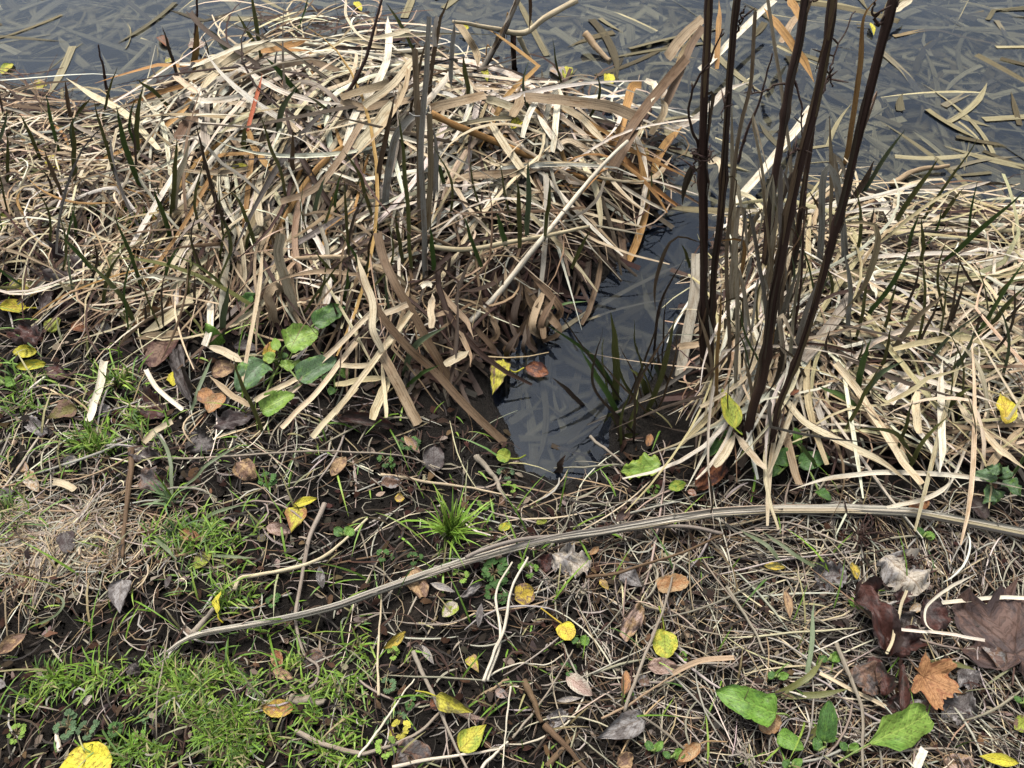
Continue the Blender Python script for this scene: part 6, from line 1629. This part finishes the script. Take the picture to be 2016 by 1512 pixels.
L('H', (1590, 100), (1670, 30), 70, 'lance', 'pur', 'bro', 'purple brown leaf leaning on the fallen stem', cross=.9, dz=.03)
L('H', (1710, 590), (1760, 690), 50, 'lance', 'bro', 'tan', 'brown curled leaf touching the pink crinkled leaf', cross=1.2, dz=.02)
L('H', (540, 1150), (610, 1110), 80, 'round', 'rust', 'dgy', 'dull reddish leaf under the folded yellow leaf', cross=.3, mat=M_WET)
L('H', (490, 800), (560, 910), 50, 'lance', 'gry', 'pal', 'grey leaf lying along the knotted twig', cross=.8)
L('H', (690, 1190), (860, 1225), 40, 'lance', 'pin', 'bro', 'pinkish narrow leaf under the folded yellow leaf', cross=.8)
L('H', (1210, 1240), (1310, 1190), 90, 'square', 'dgy', 'gry', 'dark grey leaf right of the broken stick', cross=.5, wave=.2, mat=M_WET)
# bottom right
L('I', (1230, 290), (1440, 500), 240, 'square', 'pal', 'gry', 'pale ragged leaf with torn holes', cross=.4, wave=.2, ragged=.3, dz=.03)
L('I', (830, 420), (1010, 400), 170, 'square', 'dgy', 'gry', 'dark grey lobed leaf left of the pale ragged leaf', cross=.3, wave=.15, ragged=.3, dz=.015, mat=M_WET)
L('I', (1090, 450), (1260, 860), 200, 'strip', 'red', 'pur', 'long dark red rolled leaf, uppermost of the dark heap', cross=1.4, bend=.5, wave=.28, ragged=.12, dz=.04, mat=M_WET)
L('I', (1240, 820), (1430, 740), 170, 'square', 'pur', 'red', 'dark leaf opened flat beside the rolled one', cross=.5, wave=.2, ragged=.2, dz=.03, mat=M_WET)
L('I', (1310, 890), (1335, 1170), 110, 'strip', 'red', 'dk', 'dark red leaf tube left of the orange maple leaf', cross=2.2, bend=.3, wave=.18, ragged=.1, dz=.05, mat=M_WET)
L('I', (1150, 870), (1240, 1080), 120, 'strip', 'red', 'blk', 'twisted dark leaf behind the leaf tube', cross=1.6, wave=.2, dz=.03, mat=M_WET)
L('I', (1060, 920), (1180, 1080), 150, 'square', 'dgy', 'bro', 'grey brown crumpled leaf left of the dark heap', cross=.5, wave=.25, ragged=.25, dz=.03, mat=M_WET)
L('I', (1290, 560), (1360, 480), 110, 'strip', 'red', 'pur', 'dark leaf fold under the pale ragged leaf', cross=1., wave=.15, dz=.02, mat=M_WET)
L('I', (1430, 620), (1590, 640), 190, 'square', 'red', 'pur', 'dark red leaf flap joined under the maple leaf', cross=.4, wave=.15, dz=.02, mat=M_WET)
L('I', (660, 490), (690, 650), 66, 'lance', 'tan', 'bro', 'brown twisted leaf standing in straw', cross=1.1, dz=.03)
L('I', (1040, 330), (1070, 430), 60, 'lance', 'gold', 'olv', 'yellow brown leaf beside the dark grey lobed leaf', cross=.8, dz=.02)
L('I', (540, 350), (670, 360), 50, 'lance', 'olv', 'gold', 'olive leaf below the long fallen stem', cross=.6, dz=.02)
L('I', (510, 1250), (640, 1230), 130, 'square', 'tan', 'ora', 'tan brown leaf under the long dock leaf', cross=.4, dz=.015)
L('I', (180, 1360), (50, 1460), 90, 'oval', 'tan', 'ora', 'tan leaf on a thin stalk left of the dock leaves', cross=.8, dz=.02, stalk=[(230, 1345), (330, 1350)])
L('I', (1560, 1120), (1740, 1210), 190, 'square', 'dgy', 'gry', 'mottled dark grey leaf below the orange maple leaf', cross=.2, wave=.12, ragged=.25, mat=M_WET)
L('I', (1640, 950), (1760, 1010), 120, 'square', 'dgy', 'gry', 'blotched grey leaf right of the orange maple leaf', cross=.2, wave=.12, ragged=.25, mat=M_WET)
L('I', (1990, 1470), (1760, 1430), 80, 'lance', 'yel', 'lem', 'yellow narrow leaf at the bottom right edge', cross=.6, dz=.02)
L('I', (2030, 1220), (1960, 1280), 110, 'oval', 'lime', 'bro', 'olive green leaf at the right frame edge', cross=.5, dz=.02)
L('I', (1560, 1470), (1730, 1470), 120, 'square', 'pin', 'tan', 'dull pink leaf below the bitten dock leaf', cross=.3, dz=.01)
L('I', (1370, 1150), (1530, 1180), 110, 'square', 'bro', 'gry', 'dull brown leaf under the orange maple leaf', cross=.3, wave=.15)
L('I', (1790, 800), (1900, 930), 110, 'strip', 'gry', 'bro', 'grey curled leaf under the maple stalk', cross=1.4, dz=.02)
L('I', (1370, 610), (1430, 570), 60, 'oval', 'pal', 'tan', 'buff leaf scrap beside the white twisted blade', cross=.7, dz=.02)
L('I', (1350, 30), (1470, 40), 80, 'oval', 'rust', 'bro', 'rust brown leaf above the fallen stem', cross=.5, dz=.03)
L('I', (1220, 1180), (1330, 1080), 90, 'square', 'dk', 'red', 'black rotten leaf above the bitten dock leaf', cross=.5, wave=.2, mat=M_WET)
L('I', (1310, 640), (1410, 690), 100, 'square', 'dgy', 'dk', 'small black leaf right of the rolled one', cross=.4, wave=.2, mat=M_WET)


def maple(reg, c, tipv, rz, k1, k2, label, dz, curl, wave, stalk, foldline=0., up=(0, -.35, 1)):
    cc = hit(*px_of(reg, *c), dz)[0]; tt = hit(*px_of(reg, *tipv), dz)[0]
    ax = unit(tt - cc)
    rad = rz * ZS / px_len(cc, ax)
    g = maple_geo(cc, ax, rad, LC[k1], LC[k2], curl=curl, wave=wave, foldline=foldline, up=up)
    v = g.v[0]; pen = TW(v[:, 0], v[:, 1]) + .003 - v[:, 2]
    v[:, 2] += max(0, float(np.quantile(pen, .8)))
    o = tag(build('maple_leaf', g, M_LEAF), label, 'leaf')
    Q = np.array([px_of(reg, *p) for p in stalk])
    S = spline(np.vstack([g.v[0][0], hit(Q[:, 0], Q[:, 1], dz)]), 12)
    build('stalk', tube(S, px2m(S, 11 * ZS) / 2, (*np.array(LC[k1]) * .8, .4), sides=6), M_STRAW, parent=o)


maple('I', (1965, 850), (1960, 500), 420, 'mar', 'pur', 'big brown maple leaf running off the frame',   .03, .3, .36, [(1960, 930), (1950, 1030)], -.12)
maple('I', (1450, 980), (1570, 1040), 215, 'ora', 'rust', 'orange maple leaf with curled lobes',   .03, .55, .34, [(1420, 950), (1400, 930)], .1)


# ------------------------------------------------------------------ living plants
def plant_leaf(parent, reg, b, t, wz, k1, k2, dz, typ='dock', cross=.35, bend=.5, stalk_to=None, roll=0., asym=0., ragged=.04, wave=.07):
    o = leaf(reg, b, t, wz, typ, k1, k2, None, cross, bend, dz, roll=roll, name='leaf', mat=M_DOCK, parent=parent, ragged=ragged, asym=asym, wave=wave)
    if stalk_to is not None:
        B, _ = leaf_place(reg, b, t, dz)
        S = spline([B, (B + stalk_to) / 2 + np.array([0, 0, .012]), stalk_to], 10)
        build('stalk', tube(S, px2m(S, 12 * ZS) / 2, (.22, .30, .08, .5), sides=6), M_GREEN, parent=o)
    return o


def dock(reg, root, leaves, label, cat='dock plant', name='dock_plant'):
    r = hit(*px_of(reg, *root), 0.0)[0]
    e = tag(empty(name, r), label, cat)
    for b, t, wz, k1, k2, dz, *kw in leaves:
        plant_leaf(e, reg, b, t, wz, k1, k2, dz, stalk_to=r + np.append(rng.normal(0, .006, 2), .004), **(kw[0] if kw else {}))
    return e


dock('D', (1590, 640), [((1620, 520), (1805, 440), 165, 'lgn', 'grn', (.07, .08)), ((1500, 615), (1340, 775), 165, 'blu', 'grn', (.05, .04)), ((1690, 715), (1910, 590), 130, 'blu', 'grn', (.04, .06)),
                        ((1480, 890), (1670, 795), 120, 'lgn', 'grn', (.03, .04)), ((1555, 600), (1490, 575), 70, 'lgn', 'lime', .05), ((1575, 545), (1555, 480), 60, 'lgn', 'grn', .06),
                        ((1605, 645), (1665, 620), 75, 'lgn', 'grn', .04), ((1670, 610), (1715, 655), 55, 'lgn', 'grn', .04), ((1780, 400), (1960, 300), 110, 'dgn', 'grn', (.08, .09)),
                        ((1370, 320), (1450, 225), 95, 'dgn', 'grn', (.05, .09)), ((1600, 590), (1620, 560), 60, 'dgn', 'grn', .03)],
     'leafy green dock plant at the foot of the reed mound')
dock('D', (1260, 500), [((1245, 520), (1165, 395), 95, 'grn', 'lgn', (.03, .08))], 'single green dock leaf standing beside the grey green blade')
dock('D', (1900, 720), [((1880, 720), (1830, 690), 70, 'dgn', 'blu', .02), ((1900, 760), (1870, 800), 60, 'dgn', 'grn', .02), ((1930, 690), (1980, 660), 60, 'grn', 'dgn', .03)], 'low dark green seedling under the pale jointed straw', 'seedling', 'small_plant')
dock('E', (1800, 1200), [((1840, 1200), (1620, 1230), 135, 'lgn', 'lime', (.04, .02), dict(ragged=.22, wave=.12))], 'lobed dock leaf lying by the channel foot')
dock('I', (690, 1220), [((610, 1190), (265, 1060), 195, 'grn', 'dgn', (.03, .03), dict(ragged=.08))], 'long dock leaf with a notch and pale midrib')
dock('I', (950, 1480), [((1140, 1360), (1470, 1190), 235, 'lgn', 'grn', (.03, .05), dict(typ='bitten', ragged=.05, cross=.25))], 'bitten dock leaf on a long pale stalk')
dock('I', (880, 1380), [((880, 1350), (915, 1110), 120, 'dgn', 'grn', (.02, .07)), ((850, 1400), (830, 1320), 60, 'dgn', 'grn', .03)], 'upright small dock leaf between the two large ones')
dock('I', (640, 1330), [((620, 1310), (770, 1390), 105, 'grn', 'dgn', .03)], 'small dock leaf below the long dock leaf')
dock('F', (760, 1180), [((730, 1080), (720, 985), 60, 'grn', 'blu', (.05, .08)), ((740, 1190), (920, 1140), 110, 'dgn', 'blu', .04), ((700, 1160), (570, 1150), 110, 'dgn', 'grn', .04), ((850, 1340), (920, 1400), 66, 'dgn', 'grn', .03),
                        ((620, 1250), (560, 1210), 80, 'dgn', 'grn', .03), ((760, 1150), (860, 1210), 90, 'blu', 'dgn', .03)], 'shaded green dock plant between the dark stem feet')
dock('F', (280, 1110), [((300, 1050), (230, 1150), 70, 'dgn', 'grn', .04), ((330, 1000), (340, 1060), 60, 'dgn', 'grn', .05)], 'dark green leaves behind the yellow green leaf')
for reg, c, lab in [('I', (1450, 190), 'single round green leaf under the fallen stem'), ('I', (2000, 1130), 'small green leaf at the right frame edge'), ('H', (1800, 1400), 'small green seedling right of the large grey leaf'),
                    ('I', (910, 890), 'two leaved green seedling above the upright dock'), ('I', (610, 985), 'small oval green seedling in straw'), ('I', (1020, 1400), 'green seedling at the bitten leaf stalk'), ('H', (1380, 790), 'green seedling beside the gold leaf'),
                    ('H', (50, 180), 'green two leaved seedling left of the bright tuft'), ('I', (20, 1440), 'green leaf pair at the bottom edge'), ('I', (690, 1490), 'green leaf below the small dock leaf'), ('D', (20, 740), 'low green seedling at the left frame edge')]:
    dock(reg, c, [((c[0] + 8, c[1]), (c[0] + rng.uniform(50, 75), c[1] - rng.uniform(10, 60)), rng.uniform(50, 70), 'grn', 'dgn', .02, dict(typ='oval')), ((c[0] - 8, c[1]), (c[0] - rng.uniform(30, 60), c[1] - rng.uniform(20, 60)), rng.uniform(40, 60), 'dgn', 'grn', .02, dict(typ='oval'))],
         lab, 'seedling', 'small_plant')


def rosette(reg, c, rz, label, key='blu', n=7, name='cranesbill_rosette', lobes=5):
    r = hit(*px_of(reg, *c), 0)[0]
    e = tag(empty(name, r), label, 'rosette')
    rm = rz * ZS * float(depth_of(r)) / FPX
    for k in range(n):
        a = k * 2.4 + rng.uniform(-.3, .3); rr = rm * rng.uniform(.25, .8)
        c2 = r + np.array([math.cos(a) * rr, math.sin(a) * rr, rng.uniform(.006, .02)])
        cl = np.array(LC[key]) * rng.uniform(.8, 1.5)
        g = Geo()
        for j in range(lobes):                                     # finger lobes of one leaf
            b = a + (j - (lobes - 1) / 2) * .62
            t = c2 + np.array([math.cos(b), math.sin(b), rng.normal(.05, .15)]) * rm * .42
            g.merge(leaf_geo(c2, t, rm * .30, 'strip', cl, cl * .8, .3, .3, up=(0, 0, 1), nu=6, nv=5, ragged=.2))
        lf = build('leaf', g, M_DOCK, parent=e)
        S = spline([r, (r + c2) / 2 + np.array([0, 0, .006]), c2], 6)
        build('stalk', tube(S, .0012, (.2, .16, .08, .3), sides=5), M_GREEN, parent=lf)


rosette('G', (110, 1310), 60, 'yellow green rosette at the left of the lower grass', 'lgn')
rosette('G', (400, 1270), 75, 'grey green rosette right of the short white stick')
rosette('G', (515, 1290), 65, 'grey green rosette beside the larger grey one', n=5)
rosette('G', (670, 1300), 60, 'dull green rosette in the lower grass', 'dgn')
rosette('G', (790, 1340), 50, 'bright five fingered rosette in the lower grass', 'grn', 4)
rosette('G', (720, 1460), 50, 'small green rosette near the bottom edge', 'grn', 4)
rosette('G', (840, 1215), 45, 'pale grey rosette at the grass edge', n=4)
rosette('H', (330, 860), 50, 'pale green rosette below the dull gold leaf', 'lgn', 4)
rosette('H', (305, 1050), 60, 'bluish three leaved rosette beside the grass edge', 'blu', 4)
rosette('H', (350, 1225), 60, 'whitish green rosette above the red tinged one', 'blu', 5)
rosette('H', (375, 1310), 70, 'red tinged cream rosette', 'lem', 6)
rosette('H', (285, 1400), 66, 'green rosette left of the broad dark leaf', 'lgn', 6)
rosette('H', (425, 1150), 45, 'small dark rosette right of the bluish one', 'dgn', 4)
rosette('H', (1310, 950), 55, 'three fingered green leaf beside the pale pink leaf', 'dgn', 4)
rosette('H', (280, 310), 55, 'grey leaf rosette left of the bright tuft foot', 'dgn', 4)
rosette('H', (445, 320), 50, 'dull green rosette under the bright tuft', 'dgn', 4)
rosette('H', (900, 400), 90, 'dark green ivy leaved patch under the fallen stem', 'dgn', 9)
rosette('H', (1090, 380), 60, 'green lobed leaves right of the ivy patch', 'grn', 5)
rosette('H', (910, 520), 70, 'dark green lobed leaves above the spotted yellow leaf', 'dgn', 6)
rosette('H', (720, 430), 55, 'light green leaf pair under the fallen stem', 'lgn', 3)
rosette('H', (1960, 880), 30, 'tiny green sprig right of the lime green leaf', 'grn', 4)
rosette('H', (1650, 1100), 36, 'green moss sprig at the grey stalk foot', 'grn', 5)
rosette('E', (970, 1260), 50, 'grey green rosette at the furry twig', 'blu', 5)
rosette('E', (420, 1100), 60, 'dark feathery rosette on the mud', 'dgn', 6)
rosette('E', (1000, 1340), 40, 'pale green rosette below the furry twig', 'lgn', 4)
rosette('E', (290, 1190), 55, 'moss green rosette on the bare mud', 'dgn', 6)
rosette('E', (1800, 1360), 40, 'green moss sprig right of the channel foot', 'grn', 5)
rosette('E', (850, 1440), 45, 'green rosette right of the bright tuft', 'grn', 5)
rosette('D', (1530, 1300), 60, 'dark mossy rosette near the yellow leaf', 'dgn', 6)
rosette('I', (1050, 590), 50, 'green sprig beside the rolled dark leaf', 'grn', 5)
rosette('G', (1560, 560), 50, 'grey mossy rosette above the fallen stem tip', 'dgn', 5)
# nettle
r = hit(*px_of('F', 1880, 1330), 0)[0]
e = tag(empty('nettle', r), 'young nettle with toothed leaves under the arched white straw', 'nettle')
top = r + np.array([0, .01, .12])
build('stem', tube(spline([r, (r + top) / 2 + np.array([.005, 0, 0]), top], 10), .003, (.12, .18, .06, .4), sides=6), M_GREEN, parent=e)
for (b, t, wz, dz) in [((1870, 1270), (1700, 1240), 90, .08), ((1890, 1260), (1930, 1200), 100, .11), ((1840, 1330), (1780, 1420), 110, .05), ((1850, 1340), (1850, 1420), 90, .04), ((1900, 1280), (2000, 1380), 90, .07), ((1880, 1240), (1800, 1210), 80, .1)]:
    plant_leaf(e, 'F', b, t, wz, 'blu', 'grn', dz, typ='poplar', ragged=.14, wave=.12)


def tuft(reg, c, n, lz, label, greens=GREENS):
    r = hit(*px_of(reg, *c), 0)[0]; d = float(depth_of(r))
    e = tag(empty('grass_tuft', r), label, 'grass tuft')
    for k in range(n):
        a = rng.uniform(0, 6.28); ln = abs(rng.normal(.5, .35)) + .05; Lm = lz * ZS * d / FPX * rng.uniform(.6, 1.25)
        s = np.linspace(0, 1, 7); th = ln * (.4 + 1.3 * s)
        rad = np.cumsum(np.sin(th)) * Lm / 7; z = np.cumsum(np.cos(th)) * Lm / 7
        P = r + np.stack([np.cos(a) * rad, np.sin(a) * rad, np.maximum(z, .002)], 1) + np.append(rng.normal(0, .008, 2), 0)
        w_ = rng.uniform(8, 14) * ZS * d / FPX * np.clip((1 - s) * 2.2, .06, 1)
        build('blade', ribbon(P, w_, (-math.cos(a) * .4, -math.sin(a) * .4, 1), (*np.array(greens[int(rng.integers(len(greens)))]) * rng.uniform(.9, 1.5), rng.random()), 0, .2), M_GRASS, parent=e)


tuft('H', (660, 190), 90, 300, 'bright green grass tuft standing on bare soil', GREENS[:4])
tuft('D', (680, 740), 34, 120, 'grass tuft under the curved white straw', GREENS[2:])
tuft('D', (560, 1120), 30, 120, 'grass tuft above the reddish stick', GREENS[:4])
tuft('D', (980, 1420), 18, 190, 'sparse long grass tuft left of the yellow brown leaf', [(.09, .16, .06), (.12, .18, .08)])
tuft('G', (1000, 200), 16, 150, 'loose grass tuft below the reddish stick foot', [(.10, .17, .05), (.08, .14, .05)])
tuft('A', (800, 1330), 26, 150, 'fresh grass tuft among left bank blades', GREENS[:4])
tuft('G', (60, 60), 12, 160, 'thin grass tuft at the left frame edge', [(.14, .2, .06), (.2, .22, .09)])

# ------------------------------------------------------------------ largest of each kind as things, the rest as one mass
NOUN = dict(dry_reed=('reed blade', 'reed blade', 'dry reed blades matted round the pond'), sunken_reed_leaf=('sunken reed leaf', 'sunken leaf', 'reed leaves sunk in the pond'),
            dry_straw=('straw', 'straw', 'dry straws on the open bank'), upright_reed_stalk=('stalk', 'reed stalk', 'upright dead reed stalks'), hanging_brown_reed=('blade', 'reed blade', 'brown blades bent over the channel'),
            pale_root_straw=('straw', 'straw', 'thick pale straws'), green_reed_shoot=('shoot', 'reed shoot', 'living reed shoots'), grass_strand=('grass blade', 'grass blade', 'long loose grass blades'))
REST = dict(dry_reed=UNDER, sunken_reed_leaf=Geo(), dry_straw=LITTER)
labels = {}
for kind, items in POOL.items():
    noun, cat, grp = NOUN[kind]
    items.sort(key=lambda r: -r['size'])
    keep = 280 if kind in REST else 999
    for it in items[:keep]:
        o = build(kind, it['geo'], it['mat'])
        lab = it['label'] or auto_label(it['P'], it['key'], noun, grp, it['w'])
        k = lab.lower()
        if k in labels:
            for extra in ('frayed', 'twisted', 'creased', 'limp', 'stiff'):
                break
        tag(o, lab, cat, grp)
    for it in items[keep:]:
        REST[kind].merge(it['geo'])
tag(build('reed_litter', UNDER, M_DRY, origin=(0, 0, 0)), 'smaller and rotten reed blades packed in the mats, shade painted into the low ones', 'reed litter', kind='stuff')
tag(build('sunken_reed_litter', REST['sunken_reed_leaf'], M_SUNK, origin=(0, 0, 0)), 'smaller reed leaves lying under the pond surface', 'sunken litter', kind='stuff')
tag(build('straw_litter', LITTER, M_STRAW, origin=(0, 0, 0)), 'fine straws, roots and fibres strewn over the bank', 'straw litter', kind='stuff')
tag(build('leaf_litter', LEAFBITS, M_CRUMB, origin=(0, 0, 0)), 'broken leaf scraps strewn over the soil', 'leaf litter', kind='stuff')
tag(build('soil_crumbs', CRUMB, M_CRUMB, origin=(0, 0, 0), smooth=False), 'dark crumbs of soil on the bank', 'soil', kind='stuff')
tag(build('grass', GRASS, M_GRASS, origin=(0, 0, 0)), 'short green grass in patches on the bank', 'grass', kind='stuff')
for o in SC.objects:
    if '_o' in o: del o['_o']
